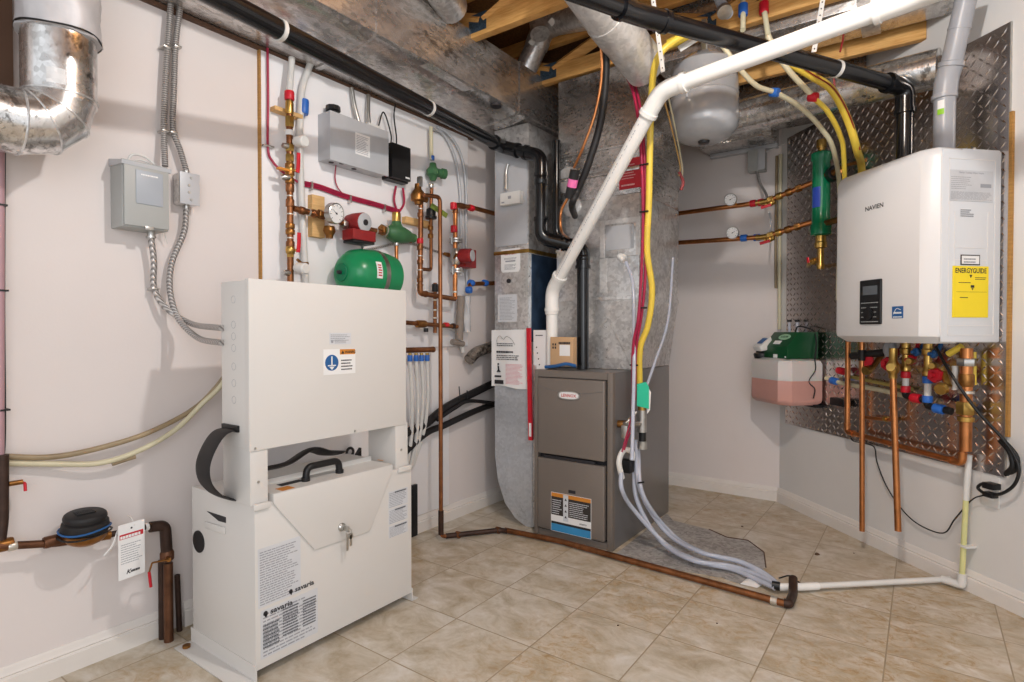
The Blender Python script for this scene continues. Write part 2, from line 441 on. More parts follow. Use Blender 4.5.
def gauge(root, p, out, r, fr, name='pressure_gauge'):
    """round dial gauge facing 'out'"""
    O = Vector(out).normalized(); p = Vector(p)
    k = M(fr); k.lathe(p, O, [(0, r*0.85), (r*0.1, r), (r*0.75, r), (r*0.8, r*0.93), (r*0.68, r*0.9)], 28)
    g = part(name, k, CHROME, root)
    k = M(fr); k.lathe(p+O*r*0.68, O, [(0, r*0.9), (r*0.03, r*0.9)], 28)
    d = part('dial', k, PAPER, g)
    k = M(fr); up = Vector((0, 0, 1)); up = (up-O*up.dot(O)).normalized(); sd = O.cross(up)
    c = p+O*r*0.725
    for i in range(9):
        a = math.radians(-135+i*33.75); d0 = up*math.cos(a)+sd*math.sin(a)
        k.rod(c+d0*r*0.66, c+d0*r*0.82, r*0.025, seg=4)
    a = math.radians(-60); d0 = up*math.cos(a)+sd*math.sin(a)
    k.rod(c-d0*r*0.15, c+d0*r*0.6, r*0.035, r*0.015, seg=4); k.lathe(c, O, [(0, r*0.09), (r*0.05, r*0.09)], 10)
    part('needle', k, INK, g)
    return g
def hanger(root_label, pts, w, fr, group='perforated hanger straps under the joists', t=0.0015):
    k = M(fr); P = [Vector(p) for p in pts]
    up = (0.6, 0.8, 0)
    k.sweep(k.path(pts, 0.01), w/2, 4, True, t/w*2)
    o = part('hanger_strap', k, CHAINW, None)
    tag(o, root_label, 'strap', group)
    # punched holes along the strap
    return o
# ================================================================ THE ROOM
m = M(); m.box((-2.3, -1.6, -0.08), (2.6, 4.0, 0)); struct('floor', m, FLOOR)
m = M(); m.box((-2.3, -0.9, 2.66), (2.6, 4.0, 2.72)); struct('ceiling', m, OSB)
m = M(LW); m.box((-1.0, -0.12, 0), (3.9, 0, 2.66)); struct('wall_left', m, WALL)
m = M(BW); m.box((-2.11, -0.12, 0), (-0.68, 0, 2.66)); struct('wall_back', m, WALL)
m = M(RW); m.box((-0.02, -0.12, 0), (3.3, 0, 2.66)); struct('wall_right', m, WALLR)
def baseboard(name, fr, a, b):
    m = M(fr)
    m.prism([(0, 0), (0.018, 0), (0.018, 0.052), (0.012, 0.057), (0.015, 0.062), (0.009, 0.069), (0.008, 0.078), (0.003, 0.084), (0, 0.084)], a, b, plane='oz')
    struct(name, m, TRIM)
def _oz(fr):  # prism profile is drawn in (o,z) and pushed along u
    return fr
baseboard('baseboard_left', LW, -0.9, 0.905)
baseboard('baseboard_left_rear', LW, 0.955, 3.78)
baseboard('baseboard_back', BW, -2.09, -0.715)
baseboard('baseboard_right', RW, 0.0, 3.2)
# bare concrete where the tile was cut away beside the furnace
m = M()
P = [(-1.150,2.413,0.000), (-1.172,3.149,0.000), (-1.102,3.051,0.000), (-0.899,3.021,0.000), (-0.790,2.955,0.000), (-0.694,2.973,0.000), (-0.595,2.855,0.000), (-0.550,2.677,0.000), (-0.584,2.576,0.000), (-0.546,2.495,0.000), (-0.601,2.445,0.000), (-0.677,2.461,0.000), (-0.813,2.437,0.000), (-1.020,2.408,0.000)]
m.prism([(p[0], p[1]) for p in P], 0.0, 0.003, plane='ab')
o = part('floor_patch', m, CONC); tag(o, 'bare grey concrete patch cut into the tile beside the furnace', 'floor patch')
m = M(); m.tube([(p[0], p[1], 0.004) for p in P[3:8]], 0.003, 0.01, 6)
tag(part('tile_edge_tear', m, BROWNB), 'dark torn tile edge curling along the concrete patch', 'tile edge')
for i, (q, r) in enumerate([((-0.391,2.977,0.003), 0.011), ((-0.253,3.094,0.002), 0.004), ((-0.772,3.176,0.003), 0.006), ((-0.863,1.847,0.002), 0.004), ((-0.584,2.064,0.002), 0.0035)]):
    m = M(); rnd = random.Random(i)
    m.loft([[(q[0]+math.cos(a)*r*rnd.uniform(0.5, 1.3)*s_, q[1]+math.sin(a)*r*rnd.uniform(0.5, 1.3)*s_, z) for a in [k*math.pi/4 for k in range(8)]] for s_, z in ((1, 0), (0.8, r*0.5), (0.3, r*0.8))])
    tag(part('debris_crumb', m, BROWNB), ['largest brown crumb on the floor below the copper drops', 'tiny dark crumb right of the largest brown crumb', 'brown crumb just behind the concrete patch', 'dark speck on the tiles in front of the furnace', 'dark speck on the tiles below the copper floor pipe'][i], 'debris', 'crumbs of debris on the floor')
m = M()
m.loft([[(-0.599,2.437,0.003), (-0.583,2.568,0.003), (-0.550,2.642,0.003), (-0.507,2.550,0.003), (-0.534,2.439,0.003)], [(-0.585,2.445,0.012), (-0.568,2.523,0.014), (-0.549,2.579,0.012), (-0.525,2.541,0.010), (-0.542,2.459,0.010)]])
tag(part('plaster_rubble', m, PAPER), 'white plaster rubble at the edge of the concrete patch', 'rubble')

# ---- backing boards on the left wall
m = M(LW); m.box((1.256, 0.001, 0.955), (2.50, 0.014, 2.13), 0.002)
tag(part('backing_board', m, BOARD), 'large white board on left wall behind the copper pipework', 'board')
m = M(LW); m.box((1.258, 0.001, 0.09), (2.34, 0.012, 0.935), 0.002)
tag(part('backing_board', m, BOARD), 'lower white board on left wall behind the white power cabinet', 'board')
m = M(LW); m.box((1.248, 0.0, 0.955), (1.2545, 0.016, 2.125)); 
tag(part('board_edge_strip', m, STRIP), 'thin brown vertical edge strip left of the white board', 'wood strip')
m = M(LW); m.box((-0.3, 0.0, 2.126), (2.55, 0.016, 2.139))
tag(part('ledger_strip', m, BROWNB), 'dark brown wooden ledger tight under the long duct', 'wood strip')
m = M(LW); m.box((0.15, 0.001, 1.62), (0.50, 0.05, 2.12), 0.003)
tag(part('stud_board', m, BROWNB), 'brown upright board behind the round duct at far left', 'board')
m = M(LW); m.tube([(0.471,0.040,1.534), (0.461,0.040,0.652)], 0.010)
tag(part('vertical_pipe', m, PINKV), 'pinkish vertical pipe at the left edge of the photo', 'pipe')
m = M(LW); m.tube([(0.484,0.030,1.622), (0.477,0.030,1.122), (0.475,0.030,0.760), (0.468,0.030,0.663)], 0.003, smooth=True, seg=6)
for y in (208, 292, 410):
    m.box(((0.471,0.030,1.376)[0]-0.01, 0.02, 1.033-(y-332)*0.0028), ((0.471,0.030,1.376)[0]+0.012, 0.052, 1.033-(y-332)*0.0028+0.005))
tag(part('black_cable', m, BLACK), 'thin black cable tied down the pinkish pipe at far left', 'cable')

# ================================================================ FLOOR TRUSSES OVERHEAD
TR = [(0.42, 'nearest the camera'), (1.0, 'second from the camera'), (1.55, 'third from the camera'), (2.07, 'beside the small round branch duct'), (2.675, 'just in front of the tall supply plenum'), (3.22, 'behind the silver round duct at the back')]
for y, where in TR:
    t = thing('floor_truss', 'spruce floor truss overhead, '+where, 'ceiling truss', (0.0, y, 2.38), group='open web floor trusses')
    x0 = -2.1; x1 = min(2.4, (CX+CY)-y-0.02) if y > 0.7 else 2.3
    m = M(); m.box((x0, y-0.02, 2.38), (x1, y+0.02, 2.465), 0.002); part('bottom_chord', m, WOOD, t)
    m = M(); m.box((x0, y-0.02, 2.575), (x1, y+0.02, 2.655), 0.002); part('top_chord', m, WOOD, t)
    n = int((x1-x0)/0.42)
    for k in range(n):
        a = x0+0.05+k*0.42; s_ = 1 if k % 2 else -1
        za, zb = (2.45, 2.59) if s_ > 0 else (2.59, 2.45)
        m = M(); m.prism([(a, za-0.02), (a+0.06, za-0.03), (a+0.40, zb-0.02), (a+0.40, zb+0.03), (a, za+0.03)], y-0.018, y+0.018, plane='uz') if False else None
        mm = M(); mm.sweep([Vector((a, y, za)), Vector((a+0.40, y, zb))], 0.035, 4); part('web', mm, WOOD, t)
        mm = M(); mm.box((a+0.34, y-0.0225, (zb-0.05)), (a+0.44, y+0.0225, zb+0.03)); part('nail_plate', mm, NAILP, t)

# ================================================================ LONG RECTANGULAR DUCT OVER THE LEFT WALL
t = thing('trunk_duct', 'long rectangular galvanised duct running over the left wall', 'duct', (-1.9, 1.3, 2.14))
prof = [(-2.105, 2.142), (-1.83, 2.142), (-1.72, 2.155), (-1.70, 2.17), (-1.70, 2.42), (-2.105, 2.42)]
m = M(); m.loft([[(x, y, z) for x, z in prof] for y in (-0.5, 2.86)])
part('duct_body', m, GALVD, t)
for i, y in enumerate((0.55, 1.50, 2.45)):
    m = M(); m.loft([[(x+(0.006 if x > -1.9 else -0.0), yy, z-(0.006 if z < 2.3 else -0.006)) for x, z in prof] for yy in (y-0.012, y+0.012)])
    part('seam_cleat', m, GALVD, t)
q = (-1.711,2.255,2.140)
m = M(); m.lathe((q[0], q[1], 2.136), (0, 0, 1), [(0, 0.028), (0.012, 0.028)], 20); part('knockout_hole', m, INK, t)
m = M(); q = (-1.635,1.834,2.140)
m.sweep([Vector((q[0]-0.05, q[1]-0.1, 2.14)), Vector((q[0]-0.07, q[1]+0.2, 2.14))], 0.028, 4, True, 0.05, up=(1, 0, 0)); part('foil_patch', m, GALVD, t)
# ---- black drain pipe slung below that duct, with elbows down beside the furnace
t = thing('drain_pipe', 'long black plastic pipe slung under the galvanised duct on the left', 'pipe', (-1.9, 1.6, 2.0))
A0 = (-1.486,0.613,1.903); A1 = (-1.828,2.470,2.018)
xx, yy = -1.80, 2.62
pipes(t, [A0, A1, (-1.590,2.475,1.929), (-1.590,2.475,1.513), (-1.402,2.575,1.458), (-1.401,2.575,0.845)], 0.030, BLACKP, fil=0.06)
for a in (0.2, 0.62, 0.97):
    p = Vector(A0).lerp(Vector(A1), a)
    m = M(); m.lathe(p, Vector(A1)-Vector(A0), [(0, 0.033), (0.014, 0.033)], 16); part('hanger_clip', m, CHAINW, t)
collar(t, (-1.590,2.475,1.808), (0, 0, 1), 0.036, 0.05, BLACKP)
collar(t, (-1.402,2.575,1.407), (0, 0, 1), 0.036, 0.03, BLACKP)
m = M(); m.tube([(-1.595, 2.635, 2.05), (-1.595, 2.635, 1.55), (-1.55, 2.635, 1.49)], 0.022, 0.04); 
tag(part('vent_pipe', m, BLACKP), 'second black pipe dropping between return duct and plenum', 'pipe')

# ================================================================ RETURN DROP (left of the furnace)
t = thing('return_duct', 'tall galvanised return duct left of the furnace with curved boot', 'duct', (-1.80, 2.8, 0.0))
m = M(); m.box((-1.93, 2.53, 0.86), (-1.705, 3.15, 2.14), 0.003); part('duct_body', m, GALV, t)
m = M(); m.box((-1.934, 2.526, 1.455), (-1.70, 3.15, 1.475), 0.002); part('seam_cleat', m, BRASS, t, 'yellow taped seam across the return duct')
m = M(); m.box((-1.922, 2.524, 1.50), (-1.71, 2.53, 2.02), 0.003); part('filter_door', m, GREYL, t)
m = M(); m.box((-1.705, 2.56, 0.98), (-1.702, 3.10, 1.45)); part('film_panel', m, FILMB, t, 'blue protective film on the side of the return duct')
bt = [(-1.912,2.510,0.813), (-1.912,2.510,0.355), (-1.892,2.510,0.220), (-1.844,2.510,0.101), (-1.777,2.510,0.032), (-1.693,2.510,-0.006), (-1.655,2.510,-0.014)]
poly = [(p[0], p[2]) for p in bt]
poly = [(-1.915, 0.86)]+poly[1:-1]+[(-1.645, 0.012), (-1.645, 0.86)]
m = M(); m.prism(poly, 2.51, 3.1); part('boot', m, SHEET, t, 'smooth curved sheet metal boot')
m = M(); m.box((-1.655, 2.50, 0.03), (-1.640, 2.512, 0.86)); part('seam_cleat', m, GALV, t)
m = M(); m.prism([(-1.66, 0.45), (-1.88, 0.22), (-1.66, 0.06)], 2.5035, 2.51); part('folded_panel', m, SHEET, t)
# things on the return duct
g = M(BW)
def onY(px, py, y=2.522): return None
t = thing('relay_box', 'small white relay box on the upper return duct', 'control box', (-1.797,2.500,1.696))
m = M(); a = (-1.863,2.490,1.713); b = (-1.731,2.490,1.780)
m.box((a[0], 2.488, a[2]), (b[0], 2.523, b[2]), 0.005); part('box_body', m, PLASTW, t)
m = M(); m.box((a[0]+0.055, 2.487, a[2]+0.03), (a[0]+0.075, 2.4885, a[2]+0.045)); m.box((a[0]+0.012, 2.487, a[2]+0.012), (a[0]+0.03, 2.4885, a[2]+0.018)); part('vent_marking', m, INKG, t)
m = M(); m.tube([(-1.833,2.505,1.798), (-1.839,2.512,1.897), (-1.825,2.512,1.937)], 0.009, 0.02); part('conduit_stub', m, CHROME, t)
t = thing('duct_sticker', 'white sticker with red maker logo on the return duct', 'sticker', (-1.818,2.520,1.352))
a = (-1.885,2.529,1.357); b = (-1.758,2.529,1.488)
m = M(); m.prism([(a[0]+0.012, a[2]), (b[0]-0.012, a[2]), (b[0], a[2]+0.012), (b[0], b[2]-0.004), (a[0], b[2]-0.004), (a[0], a[2]+0.012)], 2.5285, 2.5295); part('sticker_paper', m, PAPER, t)
F_DUCT = lambda x, y, z: (x, 2.5283-y, z)
ROT[F_DUCT] = 0.0
m = M(F_DUCT); m.text('LENNOX', 0.019, (a[0]+b[0])/2, b[2]-0.036, 0, 'CENTER', bold=True); part('logo_text', m, INKR, t)
m = M(F_DUCT); m.box((a[0]+0.03, 0, b[2]-0.075), (b[0]-0.03, 0.0004, b[2]-0.067)); m.rows(a[0]+0.022, b[0]-0.022, b[2]-0.05, b[2]-0.062, 0, 2); m.rows(a[0]+0.025, b[0]-0.025, b[2]-0.085, a[2]+0.015, 0, 5); part('fine_print', m, INKG, t)
a = (-1.906,2.529,1.088); b = (-1.778,2.529,1.237)
t = thing('duct_notice', 'pale rectangular notice on the lower return duct', 'notice', ((a[0]+b[0])/2, 2.529, a[2]))
m = M(); m.box((a[0], 2.5285, a[2]), (b[0], 2.5295, b[2])); part('notice_paper', m, PAPERG, t)
m = M(F_DUCT); m.rows(a[0]+0.012, b[0]-0.012, b[2]-0.012, a[2]+0.012, 0, 16, 0.35, 5); part('fine_print', m, INKG, t)
m = M(); q = (-1.831,2.529,1.310); m.lathe((q[0], 2.522, q[2]), (0, 1, 0), [(0, 0.012), (0.01, 0.012)], 14); tag(part('test_plug', m, INK), 'small dark round test hole on the return duct', 'hole plug')
# instruction sheet hung on the boot
t = thing('instruction_sheet', 'white instruction sheet with drawing hanging on the return duct', 'paper', (-1.803,2.500,0.748))
a = (-1.925,2.495,0.736); b = (-1.677,2.495,1.043)
m = M(); n = 10
m.loft([[(a[0]+(b[0]-a[0])*k/n, 2.497+0.004*math.sin(k*0.9)+j*0.0008, (a[2]+0.006*math.sin(k*0.6) if e == 0 else b[2]+0.004*k/n)) for k in range(n+1)]+[(a[0]+(b[0]-a[0])*k/n, 2.4965+0.004*math.sin(k*0.9)-0.0008, (a[2]+0.006*math.sin(k*0.6) if e == 0 else b[2]+0.004*k/n)) for k in range(n, -1, -1)] for e in (0, 1) for j in (0,)])
part('sheet', m, PAPER, t)
F_SH = lambda x, y, z: (x, 2.4912-y, z)
ROT[F_SH] = 0.0
w = b[0]-a[0]; h = b[2]-a[2]; X0 = a[0]; Z0 = a[2]
m = M(F_SH)
m.tube([(X0+w*0.18, 0, Z0+h*0.74), (X0+w*0.16, 0, Z0+h*0.83), (X0+w*0.24, 0, Z0+h*0.90), (X0+w*0.34, 0, Z0+h*0.84), (X0+w*0.42, 0, Z0+h*0.89), (X0+w*0.52, 0, Z0+h*0.86), (X0+w*0.60, 0, Z0+h*0.80), (X0+w*0.64, 0, Z0+h*0.74)], 0.0009, smooth=True, seg=5)
m.rows(X0+w*0.16, X0+w*0.66, Z0+h*0.79, Z0+h*0.72, 0, 2, 0.4, 9)
m.rows(X0+w*0.15, X0+w*0.62, Z0+h*0.645, Z0+h*0.60, 0, 1, 0.75, 19, False); m.rows(X0+w*0.15, X0+w*0.8, Z0+h*0.58, Z0+h*0.48, 0, 3, 0.4, 3)
m.lathe((X0+w*0.2, 0, Z0+h*0.40), (0, 1, 0), [(0, 0.006), (0.0005, 0.006)], 10)
m.prism([(X0+w*0.15, Z0+h*0.26), (X0+w*0.27, Z0+h*0.26), (X0+w*0.23, Z0+h*0.30), (X0+w*0.22, Z0+h*0.37), (X0+w*0.18, Z0+h*0.37), (X0+w*0.19, Z0+h*0.30)], 0, 0.0005)
m.box((X0+w*0.10, 0, Z0+h*0.17), (X0+w*0.28, 0.0005, Z0+h*0.20)); m.box((X0+w*0.10, 0, Z0+h*0.05), (X0+w*0.34, 0.0005, Z0+h*0.12))
part('black_print', m, INK, t)
m = M(F_SH); m.rows(X0+w*0.40, X0+w*0.85, Z0+h*0.42, Z0+h*0.06, 0, 16, 0.35, 11); part('red_print', m, mat('pale_red_print', (222, 150, 160), 0.6), t)
# red box level stood on end
t = thing('spirit_level', 'red aluminium bar stood upright between return duct and furnace', 'level', (-1.667,2.490,0.468))
a = (-1.659,2.487,0.469); b = (-1.672,2.487,1.054)
m = M(); m.loft([[(p[0]-0.011, 2.478, p[2]), (p[0]+0.011, 2.478, p[2]), (p[0]+0.011, 2.492, p[2]), (p[0]-0.011, 2.492, p[2])] for p in (a, b)]); part('bar', m, RED, t)
m = M(); m.loft([[(a[0]-0.006, 2.4765, z), (a[0]+0.008, 2.4765, z), (a[0]+0.008, 2.478, z), (a[0]-0.006, 2.478, z)] for z in (a[2]+0.02, a[2]+0.09)]); part('scale_print', m, PAPER, t)
a = (-1.662,2.520,0.791); b = (-1.594,2.520,1.043)
t = thing('side_sheet', 'pale printed sheet standing behind the red bar', 'paper', ((a[0]+b[0])/2, 2.52, a[2]))
m = M(); m.box((a[0], 2.514, a[2]), (b[0]+0.02, 2.517, b[2])); part('sheet', m, PAPER, t)
F_S2 = lambda x, y, z: (x, 2.5135-y, z)
ROT[F_S2] = 0.0
m = M(F_S2); m.rows(a[0]+0.015, b[0]+0.01, b[2]-0.02, b[2]-0.03, 0, 1, 0.5, 2)
for k in range(4): m.lathe((a[0]+0.02+0.006*k, 0, b[2]-0.09-0.03*k), (0, 1, 0), [(0, 0.004), (0.0005, 0.004)], 8)
part('ink_marks', m, INK, t)

# ================================================================ FURNACE
t = thing('gas_furnace', 'taupe gas furnace with two doors standing on the tiles', 'furnace', (-1.4, 2.82, 0))
x0, x1, y0, y1, zt = -1.615, -1.178, 2.452, 3.19, 0.842
m = M(); m.box((x0, y0+0.03, 0.0), (x1, y1, zt), 0.004); part('cabinet', m, TAUPED, t)
m = M()
m.box((x0, y0, 0.0), (x0+0.022, y0+0.032, zt), 0.002); m.box((x1-0.026, y0, 0), (x1+0.001, y0+0.032, zt), 0.002)
m.box((x0+0.023, y0+0.001, zt-0.035), (x1-0.027, y0+0.032, zt-0.0005)); m.box((x0+0.023, y0+0.004, 0.0), (x1-0.02, y0+0.032, 0.032), 0.002)
part('front_frame', m, TAUPE, t)
m = M(); m.box((x0+0.024, y0+0.024, 0.034), (x1-0.028, y0+0.0315, zt-0.037)); part('door_gap', m, INK, t)
def door(za, zb, nm):
    m = M(); a, b = x0+0.028, x1-0.036
    m.box((a, y0-0.012, za), (b, y0+0.02, zb), 0.007, 3); return part(nm, m, TAUPE, t)
d1 = door(0.420, 0.803, 'upper_door')
d2 = door(0.040, 0.398, 'lower_door')
m = M(); m.box((x0+0.06, y0-0.006, 0.398), (x1-0.09, y0+0.01, 0.414), 0.003); part('latch_recess', m, INK, t)
F_FR = lambda x, y, z: (x, 2.452-0.0125-y, z)
ROT[F_FR] = 0.0
# faint swoosh crease on the upper door
m = M(F_FR); m.tube([(x0+0.03, 0, 0.765), (x0+0.12, 0, 0.742), (x0+0.22, 0, 0.735), (x0+0.30, 0, 0.737), (x1-0.04, 0, 0.752)], 0.0012, smooth=True, seg=5); part('door_crease', m, TAUPED, d1)
def oval(m, cx, cz, rx, rz, o0, o1, n=28): m.prism([(cx+rx*math.copysign(abs(math.cos(a))**0.7, math.cos(a)), cz+rz*math.copysign(abs(math.sin(a))**0.8, math.sin(a))) for a in [2*math.pi*k/n for k in range(n)]], o0, o1)
q = (-1.404,2.440,0.723)
m = M(F_FR); oval(m, q[0], q[2], 0.062, 0.022, 0, 0.004); bd = part('badge', m, CHROME, d1)
m = M(F_FR); oval(m, q[0], q[2], 0.055, 0.017, 0.004, 0.0046); part('badge_panel', m, PAPER, d1)
m = M(F_FR); m.text('LENNOX', 0.0205, q[0], q[2]-0.0075, 0.0048, 'CENTER', bold=True); part('badge_text', m, INKR, d1)
m = M(F_FR); q = (-1.387,2.440,0.252); m.box((q[0]-0.02, -0.004, q[2]-0.008), (q[0]+0.02, 0.001, q[2]+0.008), 0.004); part('sight_slot', m, INK, d2)
a = (-1.504,2.440,0.047); b = (-1.283,2.440,0.240); X0, X1, Z0, Z1 = a[0], b[0], a[2]-0.004, (-1.504,2.440,0.233)[2]
W_, H_ = X1-X0, Z1-Z0
m = M(F_FR); m.box((X0-0.002, 0, Z0-0.002), (X1+0.002, 0.0006, Z1+0.002)); wl = part('warning_label', m, PAPER, d2)
m = M(F_FR); m.box((X0, 0.0006, Z0+H_*0.42), (X1, 0.001, Z1)); part('dark_panel', m, mat('dark_brown_print', (52, 46, 44), 0.5), wl)
m = M(F_FR); m.box((X0, 0.001, Z1-H_*0.10), (X1, 0.0013, Z1)); part('orange_band', m, ORANGE, wl)
m = M(F_FR); m.box((X0, 0.001, Z0), (X1, 0.0013, Z0+H_*0.19)); part('blue_band', m, CYANL, wl)
m = M(F_FR); m.box((X0, 0.001, Z0+H_*0.19), (X1, 0.0013, Z0+H_*0.25)); part('black_band', m, INK, wl)
m = M(F_FR); m.box((X0+W_*0.31, 0.001, Z0+H_*0.30), (X0+W_*0.44, 0.0014, Z1-0.002)); m.rows(X0+W_*0.03, X0+W_*0.28, Z1-H_*0.14, Z0+H_*0.46, 0.0012, 7, 0.35, 3); m.rows(X0+W_*0.47, X1-W_*0.04, Z1-H_*0.14, Z0+H_*0.46, 0.0012, 8, 0.35, 4); part('white_print', m, PAPERG, wl)
m = M(F_FR)
for k in range(4):
    z = Z1-H_*(0.12+0.15*k); m.prism([(X0+W_*0.345, z-0.008), (X0+W_*0.405, z-0.008), (X0+W_*0.375, z+0.004)], 0.0014, 0.0018)
m.text('LENNOX', 0.010, X1-W_*0.28, Z0+H_*0.30, 0.0012, bold=True)
part('warning_symbols', m, INK, wl)
m = M(LW); m.box((y0+0.28, x1-LX+0.0, 0.40), (y0+0.31, x1-LX+0.004, 0.50), 0.001) if False else m.box((y0+0.012, x1-LX-0.002, 0.02), (y0+0.022, x1-LX+0.002, 0.82)); part('side_flange', m, TAUPE, t)
# ---- supply plenum with cooling coil case
t = thing('supply_plenum', 'tall galvanised supply plenum rising above the furnace', 'duct', (-1.38, 2.93, 0.845))
px0, px1, py0, py1 = -1.612, -1.138, 2.665, 3.22
m = M(); m.loft([[(-1.612, 2.665, 0.845), (-1.18, 2.665, 0.845), (-1.18, 3.19, 0.845), (-1.612, 3.19, 0.845)], [(px0, py0, 1.20), (px1, py0, 1.20), (px1, py1, 1.20), (px0, py1, 1.20)]]); part('transition_section', m, GALV, t)
m = M(); m.box((px0, py0, 1.20), (px1, py1, 1.72), 0.003); part('coil_case', m, GALV, t)
m = M(); m.box((px0+0.01, py0, 1.72), (px1, py1, 2.37), 0.003); part('plenum_body', m, GALVD, t)
m = M(); m.box((px0-0.004, py0-0.005, 1.195), (px1+0.004, py1, 1.215), 0.001); part('seam_cleat', m, GALV, t)
m = M(); m.box((px0-0.002, py0-0.006, 1.46), (px1+0.002, py0, 1.475), 0.001); part('seam_cleat', m, GALV, t)
m = M(); m.box((px0-0.004, py0-0.012, 1.83), (px1+0.003, py1, 1.85), 0.002); m.box((px0, py0-0.010, 1.96), (px1+0.002, py1, 1.975), 0.002); part('seam_cleat', m, GALVD, t)
F_PL = lambda x, y, z: (x, 2.664-y, z)
ROT[F_PL] = 0.0
q = (-1.539,2.660,1.839)
m = M(F_PL); m.lathe((q[0], 0, q[2]), (0, 1, 0), [(0, 0.07), (0.006, 0.07), (0.010, 0.055)], 28); m.lathe((q[0]+0.02, 0, q[2]-0.14), (0, 1, 0), [(0, 0.055), (0.006, 0.055), (0.010, 0.042)], 28); part('pipe_grommet_plate', m, FOIL, t)
a = (-1.344,2.660,1.391); b = (-1.133,2.660,1.597)
m = M(F_PL); m.box((a[0], 0, a[2]+0.02), (b[0]+0.004, 0.008, b[2]), 0.002); ap = part('access_panel', m, GALV, t)
m = M(F_PL); m.box((a[0]+0.028, 0.008, a[2]+0.055), (b[0]-0.03, 0.011, b[2]-0.03), 0.002); part('inner_panel', m, GREYL, ap)
m = M(F_PL); m.box((a[0]-0.004, 0.007, a[2]+0.02), (a[0]+0.022, 0.0095, b[2])); m.box((b[0]-0.02, 0.007, a[2]+0.02), (b[0]+0.004, 0.0095, b[2])); m.box((a[0], 0.007, b[2]-0.02), (b[0], 0.009, b[2]+0.003)); part('foil_tape', m, FOIL, ap)
a = (-1.245,2.660,1.744); b = (-1.129,2.660,1.893)
m = M(F_PL); m.box((a[0], 0.001, a[2]), (b[0], 0.0025, b[2])); st = part('red_sticker', m, INKR, t)
m = M(F_PL); m.rows(a[0]+0.012, b[0]-0.012, b[2]-0.02, a[2]+0.05, 0.0026, 6, 0.3, 6); m.rows(a[0]+0.012, b[0]-0.03, a[2]+0.03, a[2]+0.015, 0.0026, 1, 0.5, 8); part('sticker_print', m, mat('pale_pink_print', (236, 190, 190), 0.6), st)
m = M(F_PL); q = (-1.349,2.660,1.274); m.box((q[0], 0.001, q[2]-0.02), (q[0]+0.22, 0.0025, q[2]+0.02)) if False else m.box((px0+0.13, 0.001, 1.235), (px0+0.19, 0.0025, 1.45)); m.box((px0+0.26, 0.001, 1.235), (px0+0.30, 0.0025, 1.45)); part('foil_tape', m, FOIL, t)
# diagonal stiffening creases of the transition
m = M(F_PL); m.tube([(-1.60, 0.0, 0.86), (-1.30, 0.012, 1.10), (-1.18, 0.0, 0.86)], 0.002, 0.001, 5); part('stiffening_crease', m, GALV, t)
m = M(F_PL); q = (-1.218,2.650,1.406); m.lathe((q[0], 0, q[2]), (0, 1, 0), [(0, 0.016), (0.05, 0.016), (0.055, 0.012)], 14); m.rod((q[0]-0.005, 0.045, q[2]), (q[0]+0.02, 0.05, q[2]-0.025), 0.013); part('drain_fitting', m, PLASTW, t)
m = M(); m.tube([(-1.179,2.600,1.374), (-1.125,2.560,1.257), (-1.092,2.500,0.996), (-1.071,2.452,0.850), (-1.065,2.428,0.634), (-1.046,2.377,0.464)], 0.0085, smooth=True)
tag(part('condensate_tube', m, CLEAR), 'clear condensate tube hanging from the coil case past the furnace', 'tube')
# ---- refrigerant line set coming down to the coil
t = thing('refrigerant_line', 'black insulated refrigerant line dropping to the coil case', 'pipe', (-1.492,2.600,1.639))
m = M(); m.tube([(-1.073,2.146,2.269), (-1.088,2.194,2.128), (-1.126,2.225,1.938), (-1.193,2.235,1.760), (-1.252,2.252,1.664), (-1.288,2.262,1.604), (-1.491,2.650,1.642)], 0.016, smooth=True); part('insulated_pipe', m, RUBBER, t)
m = M(); m.tube([(-1.081,2.116,2.279), (-1.092,2.166,2.119), (-1.130,2.186,1.969), (-1.189,2.190,1.834), (-1.253,2.217,1.753)], 0.006, smooth=True); m.tube([(-1.288,2.226,1.628), (-1.328,2.233,1.572), (-1.334,2.252,1.486), (-1.514,2.660,1.520)], 0.006, smooth=True); part('copper_line', m, COPPER, t)
m = M(); m.rod((-1.239,2.202,1.738), (-1.284,2.229,1.628), 0.0215, seg=16); k_ = part('filter_dryer', m, BLACK, t)
m = M(); a = Vector((-1.252,2.210,1.703)); b = Vector((-1.265,2.218,1.672)); m.rod(a, b, 0.0222, seg=16); part('dryer_band', m, mat('pink_band', (226, 110, 170), 0.5), k_)
# ---- intake pipe, cardboard box, blue tool on top of the furnace
t = thing('intake_pipe', 'white plastic vent pipe rising from the furnace and crossing the ceiling', 'pipe', (-1.55, 2.52, 0.85))
E1 = (-1.552,2.520,1.244); E2 = (-0.844,2.182,1.978)
pipes(t, [(-1.551,2.520,0.858), E1, E2, (-0.028,2.065,2.013), (0.170,1.923,1.973)], 0.0300, PVC, fil=0.03)
F_X = None
collar(t, (-1.552,2.520,1.136), (0, 0, 1), 0.035, 0.03, PVC)
v1 = (Vector(E2)-Vector(E1)).normalized()
tt = M()
P0 = Vector(E1)+v1*0.10; side = v1.cross(Vector((0.58, -0.81, 0))).normalized()
for k in range(60):
    if random.random() < 0.75:
        q = P0+v1*(k*0.014)+Vector((0.42, -0.66, 0.62)).normalized()*0.0
        nrm = (Vector((0, 0, 1.033))-q); nrm = (nrm-v1*nrm.dot(v1)).normalized(); sd = v1.cross(nrm)
        c = q+(nrm*0.85+sd*-0.5).normalized()*0.0303
        tt.sweep([c, c+v1*0.008], 0.0016, 4)
part('pipe_print', tt, INKG, t)
t = thing('cardboard_box', 'small brown cardboard box on top of the furnace', 'box', (-1.480,2.500,0.861))
